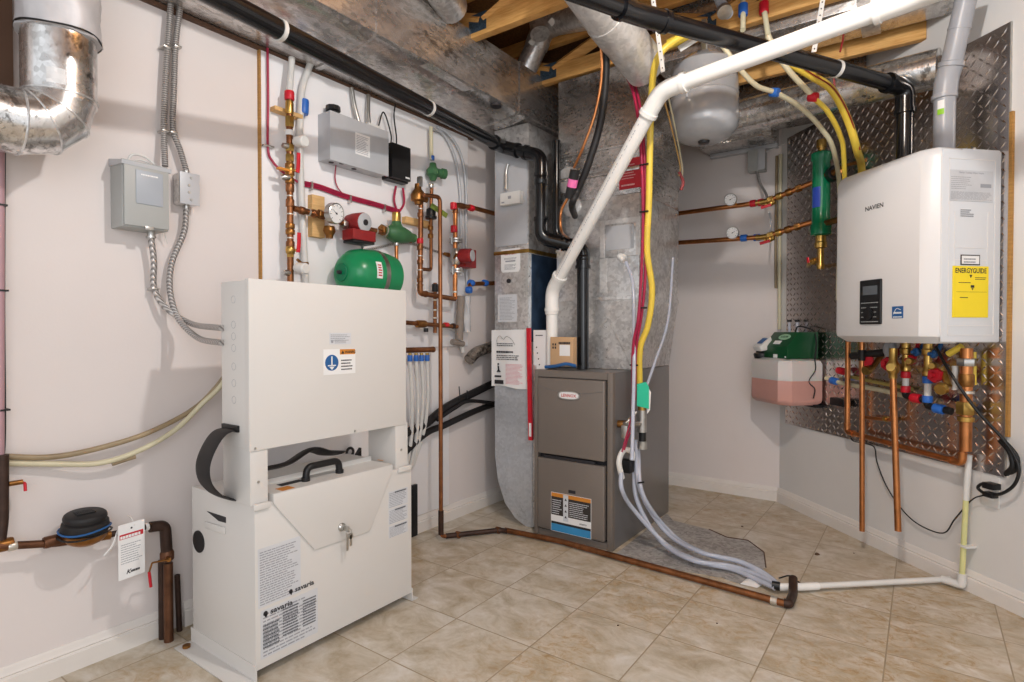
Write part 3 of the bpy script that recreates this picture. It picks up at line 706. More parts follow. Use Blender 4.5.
a = (-1.554,2.500,0.864); b = (-1.414,2.500,1.008)
# standing corner-on: a short tan flank and a longer printed front
m = M(); m.box((a[0]+0.02, 2.475, 0.862), (b[0]+0.01, 2.548-0.03, b[2]), 0.002); part('carton', m, CARD, t)
F_BX = lambda x, y, z: (x, 2.4745-y, z)
ROT[F_BX] = 0.0
m = M(F_BX); m.box((a[0]+0.075, 0, a[2]+0.05), (b[0]-0.005, 0.0004, a[2]+0.105)); part('carton_label', m, PAPER, t)
m = M(F_BX); m.rows(a[0]+0.07, b[0]-0.002, b[2]-0.022, b[2]-0.036, 0.0002, 1, 0.8, 4, False)
for k in range(4): m.box((a[0]+0.033+0.014*(k % 2), 0, a[2]+0.085+0.016*(k//2)), (a[0]+0.041+0.014*(k % 2), 0.0005, a[2]+0.096+0.016*(k//2)))
part('carton_print', m, INK, t)
m = M(); m.tube([(-1.562,2.470,0.855), (-1.494,2.465,0.863), (-1.436,2.465,0.875), (-1.383,2.470,0.866)], 0.008, smooth=True, flat=0.6)
tag(part('blue_tool', m, BLUEL), 'flat blue tool lying in front of the cardboard box', 'tool')
# ================================================================ WHITE LIFT POWER CABINET
t = thing('lift_power_cabinet', 'big white steel lift power cabinet standing in front of the left wall', 'cabinet', (-1.76, 1.24, 0))
fx, bx, ya, yb, zb, zt = -1.588, -1.965, 0.922, 1.556, 0.032, 0.522
m = M(); m.box((bx, ya, zb), (fx, yb, zt), 0.003); part('tank_body', m, WHITEP, t)
def footp(y0_, y1_, nm):
    m = M(); m.loft([[(bx-0.01, y0_, 0.001), (fx+0.004, y0_, 0.001), (fx+0.004, y1_, 0.001), (bx-0.01, y1_, 0.001)], [(bx-0.01, y0_, 0.004), (fx+0.004, y0_, 0.004), (fx+0.004, y1_, 0.004), (bx-0.01, y1_, 0.004)]])
    yy = ya if y0_ < 1.2 else yb
    m.box((bx-0.01, yy-0.002, 0.001), (fx+0.004, yy+0.002, 0.05)); return part(nm, m, WHITEP, t)
f1 = footp(ya-0.055, ya, 'foot_flange'); f2 = footp(yb, yb+0.03, 'foot_flange')
m = M(); q = (bx+0.02, ya-0.03, 0.004); m.cyl(q, (0, 0, 1), 0.008, 0.012); part('anchor_bolt', m, BRONZE, f1)
m = M(); m.box((bx+0.03, ya+0.02, 0.0), (fx-0.05, yb-0.02, 0.034)); part('base_skid', m, COPPERB, t)
# side: pressed handle slot and round black vent
F_SD = lambda a, o, z: (bx+a, ya-o, z)
ROT[F_SD] = 0.0
m = M(F_SD); q = (-1.919,0.922,0.348)
m.lathe((q[0]-bx, 0.0, q[2]), (0, 1, 0), [(0, 0.036), (0.003, 0.036), (0.003, 0.030), (0.0035, 0.030)], 28); vt = part('round_vent', m, BLACK, t)
a = (-1.859,0.922,0.456); b = (-1.750,0.922,0.417)
m = M(F_SD); m.prism([(p[0]-bx, p[2]) for p in ((-1.866,0.922,0.458), (-1.749,0.922,0.460), (-1.749,0.922,0.442), (-1.791,0.922,0.440))], 0.0, 0.0012); m2 = part('handle_slot', m, INK, t)
m = M(F_SD); m.prism([(p[0]-bx, p[2]) for p in ((-1.873,0.922,0.424), (-1.749,0.922,0.429), (-1.750,0.922,0.407), (-1.867,0.922,0.403))], 0.0, 0.006, 0.002); part('slot_lip', m, WHITEP, t)
# lid: trapezoid apron on the front + narrow top, handle, lock with keys
F_CF = lambda y, o, z: (fx+o, y, z)
ROT[F_CF] = math.pi/2
pts = [(-1.586,0.979,0.518), (-1.586,1.121,0.334), (-1.586,1.347,0.330), (-1.586,1.456,0.517)]
P = [(p[1], p[2]) for p in pts]
lid_z = 0.545
m = M(F_CF); m.prism([(P[0][0], lid_z), (P[0][0], P[0][1]), (P[1][0], P[1][1]), (P[2][0], P[2][1]), (P[3][0], P[3][1]), (P[3][0], lid_z)], 0.001, 0.006, 0.001); lid = part('lid_apron', m, WHITEP, t)
m = M(); m.box((fx-0.115, P[0][0], lid_z-0.024), (fx+0.001, P[3][0], lid_z+0.0005)); lt = part('lid_top', m, WHITEP, t)
m = M(); m.box((fx-0.12, P[0][0], zt-0.002), (fx-0.112, P[3][0], 0.562)); part('rear_upstand', m, WHITEP, t)
# second pair of angle clips either side of the lid
for y0_, y1_ in ((0.915, 0.968), (1.482, 1.548)):
    m = M(); m.box((fx-0.002, y0_, zt-0.012), (fx+0.010, y1_, zt+0.006), 0.003); part('angle_clip', m, WHITEP, t)
hz = lid_z
h0 = (-1.603,1.116,0.550); h1 = (-1.594,1.251,0.550)
hx = fx-0.05
m = M(); ha, hb = h0[1]+0.0, h1[1]+0.01
ha, hb = 1.128, 1.262
m.tube([(hx, ha, hz), (hx, ha+0.004, hz+0.045), (hx, hb-0.004, hz+0.045), (hx, hb, hz)], 0.0115, 0.03); m.cyl((hx, ha, hz), (0, 0, 1), 0.012, 0.014); m.cyl((hx, hb, hz), (0, 0, 1), 0.012, 0.014); part('carry_handle', m, BLACK, lt)
m = M(); m.box((fx-0.045, 1.015, hz), (fx-0.005, 1.06, hz+0.0008)); part('orange_sticker', m, ORANGE, lt)
m = M(); m.box((fx-0.10, 1.475, hz), (fx-0.07, 1.505, hz+0.0008)); part('orange_sticker', m, ORANGE, lt)
m = M(); m.box((fx-0.085, 1.045, hz), (fx-0.055, 1.125, hz+0.0012)); part('dark_sticker', m, INK, lt)
q = (-1.580,1.226,0.378)
m = M(F_CF); m.lathe((q[1], 0.006, q[2]), (0, 1, 0), [(0, 0.014), (0.004, 0.014), (0.008, 0.009), (0.016, 0.008)], 18); lk = part('cam_lock', m, CHROME, t)
m = M(F_CF); m.box((q[1]-0.002, 0.020, q[2]-0.009), (q[1]+0.002, 0.045, q[2]+0.009), 0.001)
c = (q[1]+0.006, 0.036, q[2]-0.012); 
m.tube([(c[0]+0.011*math.cos(a), c[1], c[2]+0.011*math.sin(a)) for a in [k*math.pi/8 for k in range(17)]], 0.0012, 0.001, 6)
m.box((q[1]+0.010, 0.034, q[2]-0.062), (q[1]+0.020, 0.036, q[2]-0.024), 0.001); m.box((q[1]-0.002, 0.032, q[2]-0.075), (q[1]+0.007, 0.034, q[2]-0.02), 0.001); m.lathe((q[1]+0.015, 0.033, q[2]-0.028), (0, 1, 0), [(0, 0.010), (0.003, 0.010)], 12)
part('key_bunch', m, CHROME, lk)
# labels on the front
def flabel(name, pl, rows_, seed, title=None, parent=t, paper=PAPERG, extra=None, o=0.0012, fill=0.4):
    (y0_, z1_), (y1_, z0_) = pl
    m = M(F_CF); m.box((y0_, o-0.0012, z0_), (y1_, o-0.0004, z1_)); lb = part(name, m, paper, parent)
    m = M(F_CF); w = y1_-y0_; h = z1_-z0_
    if title:
        ts = min(h*0.1, w*0.16) if title != 'savaria2' else 0
        m.text(title, ts, y0_+w*0.05, z1_-h*0.08-ts*0.5, o-0.0003, bold=True)
    m.rows(y0_+w*0.04, y1_-w*0.04, z1_-h*(0.16 if title else 0.04), z0_+h*0.04, o-0.0004, rows_, fill, seed)
    if extra: extra(m, y0_, y1_, z0_, z1_, w, h)
    part('fine_print', m, INKG, lb)
    return lb
def P2(a, b): return ((a[1], a[2]), (b[1], b[2]))
def logo(m, y, z, s, o):
    m.text('savaria', s, y+s*1.0, z, o, bold=True, sx=1.15)
    m.lathe((y+s*0.35, o, z+s*0.33), (0, 1, 0), [(0, s*0.30), (0.0004, s*0.30)], 14); m.prism([(y+s*0.12, z+s*0.2), (y+s*0.7, z+s*0.2), (y+s*0.42, z-s*0.25)], o, o+0.0004)
a = (-1.587,0.931,0.406); b = (-1.587,1.073,0.150); a1 = (-1.587,0.939,0.210)
b2 = (-1.587,1.074,0.188)
flabel('spec_label', ((a[1], 0.392), (b[1], 0.215)), 22, 3)
L1 = (-1.587,0.930,0.169); L1b = (-1.587,1.147,0.029)
lb = flabel('rating_label', ((0.938, 0.205), (1.135, 0.060)), 13, 5)
m = M(F_CF); logo(m, 0.945, 0.186, 0.024, 0.0012); logo(m, 1.03, 0.222, 0.022, 0.0014); part('maker_logo', m, INK, t)
m = M(F_CF)
for k, (yy, ww) in enumerate(((1.01, 0.055), (1.08, 0.05))): m.rows(yy, yy+ww, 0.188, 0.10, 0.0012, 10, 0.5, 20+k, False)
m.rows(0.945, 1.0, 0.165, 0.09, 0.0012, 7, 0.45, 31, False); part('bold_print', m, INKD, lb)
for k, (zz0, zz1) in enumerate(((0.385, 0.445), (0.325, 0.38), (0.275, 0.318))):
    a = (-1.587,1.417,0.423); b = (-1.587,1.516,0.399)
    lb = flabel('certificate_label', ((1.440, zz1), (1.535, zz0)), 9, 40+k)
    m = M(F_CF); m.rows(1.470, 1.53, zz1-0.001, zz1-0.009, 0.0012, 1, 0.7, 50+k, False); part('heading_print', m, INKD, lb)
# ---- posts and upper control enclosure
for y0_, y1_, lab in ((0.912, 0.968, 'left'), (1.480, 1.542, 'right')):
    m = M(); m.box((-1.745, y0_, zt), (fx-0.005, y1_, 0.69), 0.002); pp = part('support_post', m, WHITEP, t)
    m = M(F_CF); m.lathe(((y0_+y1_)/2-0.003, -0.005, 0.59), (0, 1, 0), [(0, 0.004), (0.003, 0.004)], 10); part('screw', m, CHROME, pp)
m = M(); m.box((-1.745, 0.910, 0.688), (fx-0.02, 1.528, 1.185), 0.002); up = part('control_enclosure', m, WHITEP, t)
m = M(); m.box((fx-0.022, 0.908, 0.684), (fx, 1.531, 1.189), 0.003); cv = part('enclosure_cover', m, WHITEP, t)
for yy in (0.915, 1.278): 
    m = M(F_CF); m.lathe((yy+0.01, 0.0, 0.692), (0, 1, 0), [(0, 0.004), (0.003, 0.003)], 10); part('screw', m, CHROME, cv)
m = M(lambda a, o, z: (-1.745+a, 0.910-o, z)); ROT[m.fr] = 0.0
fs_ = m.fr
for k, zz in enumerate((1.13, 1.055, 1.02, 0.985, 0.93, 0.88, 0.83)):
    m = M(fs_); c = (0.07, 0.0, zz); m.tube([(c[0]+0.011*math.cos(a_), 0.0, zz+0.011*math.sin(a_)) for a_ in [j*math.pi/8 for j in range(17)]], 0.0006, 0.001, 4); part('knockout_ring', m, INKG, up)
# stickers on the cover
a = (-1.587,1.186,1.030); b = (-1.587,1.273,0.992)
m = M(F_CF); m.box((a[1], 0.0, b[2]), (b[1], 0.0008, a[2])); sl = part('approval_sticker', m, CHROME if False else PAPERG, cv)
m = M(F_CF); m.rows(a[1]+0.004, b[1]-0.004, a[2]-0.002, b[2]+0.012, 0.0008, 4, 0.4, 61); m.rows(a[1]+0.02, b[1]-0.02, a[2]-0.02, b[2]+0.004, 0.0008, 3, 0.4, 62); m.lathe((a[1]+0.010, 0.0008, b[2]+0.009), (0, 1, 0), [(0, 0.005), (0.0003, 0.005)], 10); part('fine_print', m, INKG, sl)
a = (-1.587,1.162,0.976); b = (-1.587,1.291,0.892)
m = M(F_CF); m.box((a[1], 0.0, b[2]), (b[1], 0.0008, a[2])); ws = part('warning_sticker', m, PAPER, cv)
W_, H_ = b[1]-a[1], a[2]-b[2]
m = M(F_CF); cc = (a[1]+W_*0.25, b[2]+H_*0.47); R_ = W_*0.205
m.lathe((cc[0], 0.0008, cc[1]), (0, 1, 0), [(0, R_), (0.0004, R_)], 30); bd = part('blue_disc', m, BLUEL, ws)
m = M(F_CF); m.box((cc[0]-R_*0.09, 0.0012, cc[1]-R_*0.45), (cc[0]+R_*0.09, 0.0016, cc[1]+R_*0.8)); m.box((cc[0]-R_*0.6, 0.0012, cc[1]-R_*0.42), (cc[0]+R_*0.6, 0.0016, cc[1]-R_*0.28))
m.prism([(cc[0]-R_*0.4, cc[1]-R_*0.5), (cc[0]+R_*0.4, cc[1]-R_*0.5), (cc[0], cc[1]-R_*0.9)], 0.0012, 0.0016); part('earth_symbol', m, PAPER, ws)
m = M(F_CF); m.box((a[1]+W_*0.5, 0.0008, a[2]-H_*0.22), (a[1]+W_*0.99, 0.0012, a[2]-H_*0.01)); part('orange_band', m, ORANGE, ws)
m = M(F_CF); m.prism([(a[1]+W_*0.54, a[2]-H_*0.19), (a[1]+W_*0.64, a[2]-H_*0.19), (a[1]+W_*0.59, a[2]-H_*0.06)], 0.0012, 0.0016); m.text('WARNING', H_*0.15, a[1]+W_*0.66, a[2]-H_*0.175, 0.0013, bold=True, sx=0.72)
m.rows(a[1]+W_*0.54, a[1]+W_*0.92, a[2]-H_*0.36, a[2]-H_*0.84, 0.0009, 4, 0.4, 71)
part('warning_print', m, INK, ws)
# flat black cable loom looping from enclosure into the tank
t = thing('flat_cable_loom', 'wide black cable sleeve looping down the left side of the white cabinet', 'cable', (-1.68, 0.86, 0.52))
m = M(); m.tube([(-1.69, 0.915, 0.742), (-1.69, 0.875, 0.735), (-1.69, 0.845, 0.70), (-1.69, 0.825, 0.65), (-1.69, 0.83, 0.60), (-1.70, 0.865, 0.555), (-1.71, 0.905, 0.53), (-1.71, 0.93, 0.522)], 0.042, smooth=True, flat=0.10, up=(1, 0, 0)); part('sleeve', m, RUBBER, t)
m = M(); m.box((-1.735, 0.902, 0.735), (-1.645, 0.912, 0.755), 0.002); part('slot_clamp', m, BLACK, t)
m = M(); m.tube([(-1.69, 1.0, 0.60), (-1.70, 1.10, 0.60), (-1.72, 1.20, 0.625), (-1.74, 1.28, 0.60), (-1.78, 1.36, 0.58)], 0.035, smooth=True, flat=0.22, up=(1, 0, 0.3))
tag(part('cable_bundle', m, RUBBER), 'black cable bundle behind the handle between both halves of the white cabinet', 'cable')
t = thing('wall_clips', 'two small black ring clips on the board seen through the white cabinet', 'clip', (1.679,0.020,0.501), fr=LW)
for i, p in enumerate(((1.660,0.030,0.496), (1.704,0.030,0.484))):
    m = M(LW); 
    if i == 0: m.tube([(p[0]+0.018*math.cos(a_), 0.03, p[2]+0.018*math.sin(a_)) for a_ in [j*math.pi/8 for j in range(17)]], 0.006, 0.001, 8); m.box((p[0]-0.012, 0.012, p[2]-0.035), (p[0]+0.03, 0.035, p[2]-0.022), 0.002)
    else: m.prism([(p[0]-0.015, p[2]-0.02), (p[0]+0.02, p[2]-0.02), (p[0]+0.02, p[2]+0.02)], 0.012, 0.03)
    part('clip_body', m, BLACK, t)

# ================================================================ LEFT WALL, ELECTRICAL
t = thing('disconnect_box', 'grey steel switch box on the left wall with an angled hood', 'electrical box', (0.815, 0, 1.36), LW)
u0, u1, z0, z1 = 0.748, 0.882, 1.363, 1.572
m = M(LW); m.box((u0, 0.0, z0), (u1, 0.088, z1), 0.002); part('box_body', m, GREY, t)
m = M(LW); m.prism([(0, z1-0.012), (0.098, z1-0.018), (0.100, z1-0.006), (0.0, z1+0.012)], u0-0.004, u1+0.006, plane='oz'); part('hood', m, GREYL, t)
m = M(LW); m.box((u0+0.003, 0.088, z0+0.004), (u1-0.001, 0.097, z1-0.014), 0.003); dr = part('cover_door', m, GREY, t)
m = M(LW); m.box((u0+0.035, 0.097, z0+0.075), (u1-0.02, 0.100, z1-0.028), 0.006, 3); em = part('embossed_panel', m, mat('grey_blue_panel', (164, 170, 178), 0.4, 0.0, 0.02), dr)
m = M(LW); m.rows(u0+0.05, u1-0.035, z1-0.036, z1-0.044, 0.1, 1, 0.6, 3, False); part('panel_print', m, PAPER, dr)
m = M(LW); m.box((u0+0.06, 0.094, z0-0.004), (u0+0.085, 0.101, z0+0.006), 0.001); part('hasp', m, CHROME, dr)
m = M(LW); m.tube([(u0+0.03, 0.05, z1), (u0+0.045, 0.05, z1+0.028), (u0+0.08, 0.05, z1+0.03), (u0+0.11, 0.05, z1+0.012)], 0.004, smooth=True, seg=8); m.tube([(u0+0.05, 0.03, z1), (u0+0.07, 0.04, z1+0.02), (u0+0.125, 0.04, z1+0.005)], 0.003, smooth=True, seg=8); part('grey_wires', m, PLASTW, t)
m = M(LW); m.cyl((u1-0.035, 0.045, z0-0.016), (0, 0, 1), 0.018, 0.012); m.cyl((u1-0.035, 0.045, z0-0.022), (0, 0, 1), 0.006, 0.015); part('conduit_fitting', m, CHROME, t)
for k in range(3):
    m = M(LW); m.tube([(u1+0.004, 0.04, z0+0.07-0.03*k), (u1+0.014, 0.03, z0+0.04-0.02*k), (u1+0.010+0.008*k, 0.02, z0-0.01-0.01*k)], 0.0012, smooth=True, seg=5); part('loose_wire', m, PLASTW, t)
t = thing('junction_box', 'small metal junction box with screws right of the grey switch box', 'electrical box', (0.986,0.000,1.480), LW)
a = (0.935,0.055,1.579); b = (0.999,0.055,1.472)
m = M(LW); m.box((a[0], 0, b[2]), (b[0], 0.052, a[2]), 0.008, 3); part('box_body', m, GALV, t)
m = M(LW); m.box((a[0]-0.001, 0.052, b[2]-0.001), (b[0]+0.001, 0.056, a[2]+0.001), 0.004); jb = part('cover_plate', m, GREYL, t)
for fz in (0.15, 0.38, 0.6, 0.85):
    m = M(LW); m.lathe(((a[0]+b[0])/2+(0.004 if fz < 0.2 or fz > 0.8 else -0.003), 0.056, b[2]+(a[2]-b[2])*fz), (0, 1, 0), [(0, 0.005), (0.002, 0.004)], 10); part('screw', m, CHROME, jb)
for zz in (a[2], b[2]-0.01):
    m = M(LW); m.cyl(((a[0]+b[0])/2, 0.028, zz), (0, 0, 1), 0.014, 0.011); part('conduit_fitting', m, CHROME, t)
ju = (a[0]+b[0])/2
def conduit(pts, label, mt=CONDV, clips=()):
    m = M(LW); m.tube(pts, 0.0095, smooth=True)
    t = thing('armoured_conduit', label, 'conduit', pts[-1], LW, 'armoured flexible conduits on the left wall')
    part('conduit', m, mt, t)
    for c in clips:
        m = M(LW); m.box((c[0]-0.012, 0.0, c[2]-0.004), (c[0]+0.012, c[1]+0.011, c[2]+0.004), 0.003); part('wall_clip', m, CHROME, t)
    return t
conduit([(0.926,0.030,2.199), (0.912,0.030,2.018), (0.901,0.030,1.847), (0.896,0.030,1.712), (0.890,0.050,1.586)], 'armoured conduit rising from the grey switch box to the ceiling', CONDV, [(0.905,0.030,1.992), (0.898,0.030,1.709)])
conduit([(0.962,0.030,2.216), (0.937,0.030,2.028), (0.929,0.030,1.856), (0.925,0.030,1.727), (0.947,0.030,1.658), (ju, 0.03, a[2]+0.012)], 'armoured conduit rising from the small junction box to the ceiling', CONDV, [(0.940,0.030,2.006), (0.925,0.030,1.710)])
conduit([(u1-0.035, 0.045, z0-0.02), (0.857,0.040,1.264), (0.861,0.030,1.179), (0.889,0.050,1.113), (0.939,0.120,1.060), (0.904,0.380,1.045)], 'armoured conduit sweeping from the grey switch box to the white cabinet', CONDH, [(0.862,0.030,1.176)])
conduit([(ju, 0.028, b[2]-0.008), (0.958,0.030,1.379), (0.918,0.030,1.271), (0.906,0.040,1.175), (0.913,0.080,1.080), (0.920,0.200,1.014), (0.904,0.380,1.000)], 'armoured conduit sweeping from the small junction box to the white cabinet', CONDH)
# cream and brown tubes sagging along the wall
t = thing('sagging_tube', 'stained brownish tube sagging along the left wall, upper of two', 'tube', (0.702,0.030,0.678), LW, None)
m = M(LW); m.tube([(0.449,0.020,0.690), (0.576,0.030,0.666), (0.698,0.040,0.674), (0.836,0.050,0.705), (0.975,0.060,0.770), (1.049,0.100,0.864), (1.093,0.140,0.969)], 0.0085, smooth=True); part('tube', m, CREAMD, t)
t = thing('sagging_tube', 'cream tube sagging along the left wall, lower of two', 'tube', (0.701,0.030,0.635), LW, None)
m = M(LW); m.tube([(0.449,0.020,0.671), (0.576,0.030,0.646), (0.695,0.050,0.629), (0.802,0.060,0.652), (0.905,0.070,0.704), (0.989,0.080,0.783), (1.039,0.120,0.851), (1.082,0.160,0.963)], 0.0085, smooth=True); part('tube', m, CREAM, t)
m = M(LW); m.tube([(0.728,0.045,0.621), (0.791,0.052,0.634)], 0.0092); part('label_band', m, CREAMD, t)

# ================================================================ WATER METER, lower left
t = thing('water_meter_line', 'dark pipe line with round black water meter low on the left wall', 'water meter', (0.624,0.100,0.303), LW)
pA = (0.428,0.070,0.455); pB = (0.586,0.070,0.418); pC = (0.849,0.070,0.395); pD = (0.863,0.070,0.195)
m = M(LW); m.tube([pA, pB, (0.622,0.070,0.416)], 0.011); part('pipe', m, IRONB, t)
m = M(LW); m.tube([(0.465,0.055,0.695), (0.463,0.055,0.515), (0.454,0.060,0.447)], 0.013); part('riser_pipe', m, COPPERB, t)
collar(t, (0.478,0.070,0.442), (1, 0, 0), 0.013, 0.02, SOLDER, LW)
collar(t, (0.567,0.070,0.429), (1, 0, 0), 0.017, 0.04, IRONB, LW)
collar(t, (0.462,0.062,0.448), (1, 0, 0), 0.018, 0.04, BRONZE, LW)
m = M(LW); q = (0.475,0.060,0.613); m.rod(q, (q[0]+0.03, q[1], q[2]), 0.007); b_ = part('drain_valve', m, BRONZE, t)
m = M(LW); q = (0.510,0.060,0.608); m.tube([(q[0]-0.012, q[1], q[2]+0.004), (q[0], q[1], q[2]), (q[0], q[1]+0.003, q[2]-0.022)], 0.004, 0.004, 6); part('valve_handle', m, RED, b_)
mc = (0.641,0.090,0.450)
m = M(LW); A_ = (0, 0.10, 0.99); m.lathe((mc[0], mc[1], mc[2]-0.044), A_, [(0, 0.030), (0.008, 0.044), (0.02, 0.054), (0.036, 0.056)], 26); part('meter_body', m, BRONZE, t)
m = M(LW); m.lathe((mc[0], mc[1]+0.002, mc[2]-0.006), A_, [(0, 0.058), (0.008, 0.061), (0.028, 0.058), (0.032, 0.052)], 30); m.lathe((mc[0], mc[1]+0.002, mc[2]+0.022), A_, [(0, 0.052), (0.014, 0.055), (0.022, 0.052), (0.025, 0.048)], 30); hd = part('register_head', m, RUBBER, t)
m = M(LW)
for k in range(5): m.box((mc[0]-0.025, mc[1]-0.02+0.009*k, mc[2]+0.040), (mc[0]+0.022, mc[1]-0.017+0.009*k, mc[2]+0.050))
part('lid_ribs', m, BLACK, hd)
for r_, dz in ((0.064, 0.0), (0.066, -0.014)):
    m = M(LW); m.tube([(mc[0]+r_*math.cos(a_), mc[1]+r_*math.sin(a_), mc[2]+dz+0.004*math.sin(a_*2)) for a_ in [j*math.pi/10 for j in range(21)]], 0.0028, 0.001, 6); part('cable_coil', m, BLACK if r_ > 0.065 else BLUEL, t)
m = M(LW); m.tube([(0.610,0.070,0.417), (0.712,0.070,0.405)], 0.014); part('meter_throat', m, BRONZE, t)
m = M(LW); m.tube([(0.707,0.070,0.406), (0.825,0.070,0.402)], 0.0095); part('pipe', m, COPPERB, t)
for px in (0, 1):
    q = ((0.816,0.070,0.401), (0.831,0.070,0.400))[px]; collar(t, q, (1, 0, 0), 0.012, 0.01, PAPER if px == 0 else BRONZE, LW)
m = M(LW); m.tube([(0.825,0.070,0.398), (0.871,0.070,0.392), (0.876,0.070,0.287)], 0.0175, 0.02); part('elbow', m, COPPERB, t)
m = M(LW); vb = (0.876,0.070,0.307); m.lathe(vb, (0, 0, -1), [(0, 0.017), (0.008, 0.021), (0.03, 0.021), (0.036, 0.016)], 16); v_ = part('shutoff_valve', m, IRONB, t)
m = M(LW); q = (0.846,0.090,0.314); m.rod((vb[0], 0.07, vb[2]-0.02), (vb[0]-0.012, 0.11, vb[2]-0.02), 0.007); m.tube([(vb[0]-0.012, 0.112, vb[2]-0.018), (0.814,0.110,0.294), (0.805,0.110,0.265)], 0.003, 0.003, 6); part('valve_stem', m, BRONZE, v_)
m = M(LW); m.tube([(0.805,0.110,0.268), (0.810,0.110,0.218)], 0.0045); part('valve_handle', m, RED, v_)
m = M(LW); m.tube([(0.879,0.070,0.263), ((0.879,0.070,0.263)[0], 0.07, 0.0)], 0.0145); part('riser_pipe', m, IRONB, t)
m = M(LW); m.tube([(0.875,0.035,0.266), ((0.875,0.035,0.266)[0], 0.035, 0.0)], 0.012); part('riser_pipe', m, COPPERB, t)
m = M(LW); m.tube([(0.925,0.030,0.197), ((0.925,0.030,0.197)[0]+0.006, 0.03, 0.0)], 0.009); 
tag(part('rusty_rod', m, COPPERB), 'thin rusty rod leaning behind the dark riser pipe', 'rod')
t = thing('meter_tag', 'white hang tag with red heading on the water meter', 'tag', (0.747,0.120,0.274), LW)
a = (0.714,0.125,0.443); b = (0.787,0.125,0.274)
F_TG = lambda u, o, z: LW(u+(z-a[2])*0.05*0+0.0, 0.125+o, z+(u-a[0])*0.05)
ROT[F_TG] = math.pi/2
m = M(F_TG); m.box((a[0], 0, b[2]), (b[0], 0.0008, a[2])); part('tag_card', m, PAPER, t)
w = b[0]-a[0]; h = a[2]-b[2]
m = M(F_TG); m.box((a[0]+w*0.05, 0.0008, a[2]-h*0.27), (b[0]-w*0.05, 0.0011, a[2]-h*0.18)); part('red_band', m, INKR, t)
m = M(F_TG); m.rows(a[0]+w*0.08, b[0]-w*0.08, a[2]-h*0.20, a[2]-h*0.26, 0.0011, 1, 0.8, 5, False); part('band_text', m, PAPER, t)
m = M(F_TG); m.rows(a[0]+w*0.1, b[0]-w*0.1, a[2]-h*0.34, b[2]+h*0.28, 0.0008, 9, 0.3, 14); part('fine_print', m, INKG, t)
m = M(F_TG); m.text('K', h*0.11, a[0]+w*0.28, b[2]+h*0.08, 0.0008, bold=True, shear=0.3); m.rows(a[0]+w*0.45, b[0]-w*0.2, b[2]+h*0.14, b[2]+h*0.09, 0.0008, 1, 0.8, 3, False); m.lathe(((a[0]+b[0])/2, 0.0008, a[2]-h*0.10), (0, 1, 0), [(0, 0.003), (0.0004, 0.003)], 12); part('dark_print', m, INK, t)
m = M(LW); q = (0.759,0.100,0.445); m.tube([(q[0], 0.128, a[2]-h*0.06), (q[0]-0.004, 0.11, q[2]+0.01), (q[0], 0.07, q[2]+0.01)], 0.0015, smooth=True, seg=6); part('tie', m, PLASTW, t)
m = M(LW); m.tube([(0.720,0.110,0.426), (0.702,0.120,0.388), (0.679,0.120,0.362)], 0.005, smooth=True, flat=0.3); tag(part('white_strap', m, PAPER), 'loose white strap end below the black water meter', 'strap')

# ================================================================ LEFT WALL, HEATING MANIFOLD
t = thing('supply_riser', 'upright brass and copper manifold riser at left of the white board', 'pipe assembly', (1.348,0.070,1.259), LW)
ru = (1.338,0.075,1.632)[0]; RO = 0.075
def RL(py): return (ru, RO, (1.341,0.075,1.946)[2]+(py-100)*((1.336,0.075,1.278)[2]-(1.341,0.075,1.946)[2])/170.0)
m = M(LW); m.tube([RL(97), RL(290)], 0.0125); part('pipe', m, COPPERD, t)
collar(t, RL(96), (0, 0, 1), 0.019, 0.035, RED, LW, 'red_crimp')
collar(t, RL(108), (0, 0, 1), 0.016, 0.05, BRASS, LW); collar(t, RL(122), (0, 0, 1), 0.018, 0.04, BRASS, LW, 'hex_union', hexa=True)
collar(t, RL(133), (0, 0, 1), 0.018, 0.02, PAPER, LW, 'thread_tape')
for py in (166, 173, 181, 226, 232): collar(t, RL(py), (0, 0, 1), 0.018, 0.02, BRONZE, LW)
for py in (188, 203, 245): collar(t, RL(py), (0, 0, 1), 0.0165, 0.03, COPPERD, LW, 'tee')
for py in (196, 214, 238, 252): collar(t, RL(py), (0, 0, 1), 0.0135, 0.006, SOLDER, LW, 'solder_ring')
for py in (148, 158): collar(t, RL(py), (0, 0, 1), 0.0175, 0.028, BRASS, LW, 'hex_union', hexa=True)
for i, (py, (qx, qy)) in enumerate(((142, (0, 0)), (268, (0, 0)))):
    c = RL(py); m = M(LW); m.lathe((c[0]+0.012, c[1]+0.02, c[2]), (0.15, 1, -0.1), [(0, 0.016), (0.012, 0.022), (0.05, 0.022), (0.055, 0.018)], 22); part('white_knob', m, PLASTW, t)
    m = M(LW); m.lathe((c[0]-0.03, c[1], c[2]-0.02), (1, 0, 0), [(0, 0.010), (0.02, 0.014), (0.03, 0.010)], 12); part('vent_body', m, CHROME, t)
ball_valve(t, RL(170), (0, 0, 1), 0.011, (0, 0, 1), LW, RED, hl=0.07, out=(0.75, 0.6, 0))
ball_valve(t, RL(250), (0, 0, 1), 0.011, (0, 0, 1), LW, RED, hl=0.07, out=(0.75, 0.6, 0))
m = M(LW); c = RL(172); m.box((c[0]-0.06, RO+0.0, c[2]-0.004), (c[0]-0.01, RO+0.02, c[2]+0.006), 0.003); part('orange_lever', m, ORANGE, t)
m = M(LW); c = RL(180); m.lathe((c[0]-0.045, RO+0.01, c[2]), (1, 0.2, 0.2), [(0, 0.008), (0.012, 0.013), (0.035, 0.009)], 12); part('vent_body', m, CHROME, t)
m = M(LW); c = RL(266); m.tube([(c[0]+0.03, RO, c[2]+0.03), (c[0]+0.05, RO, c[2]+0.015), (c[0]+0.08, RO, c[2]+0.018)], 0.006, 0.01, 8); part('drain_cock', m, BRONZE, t)
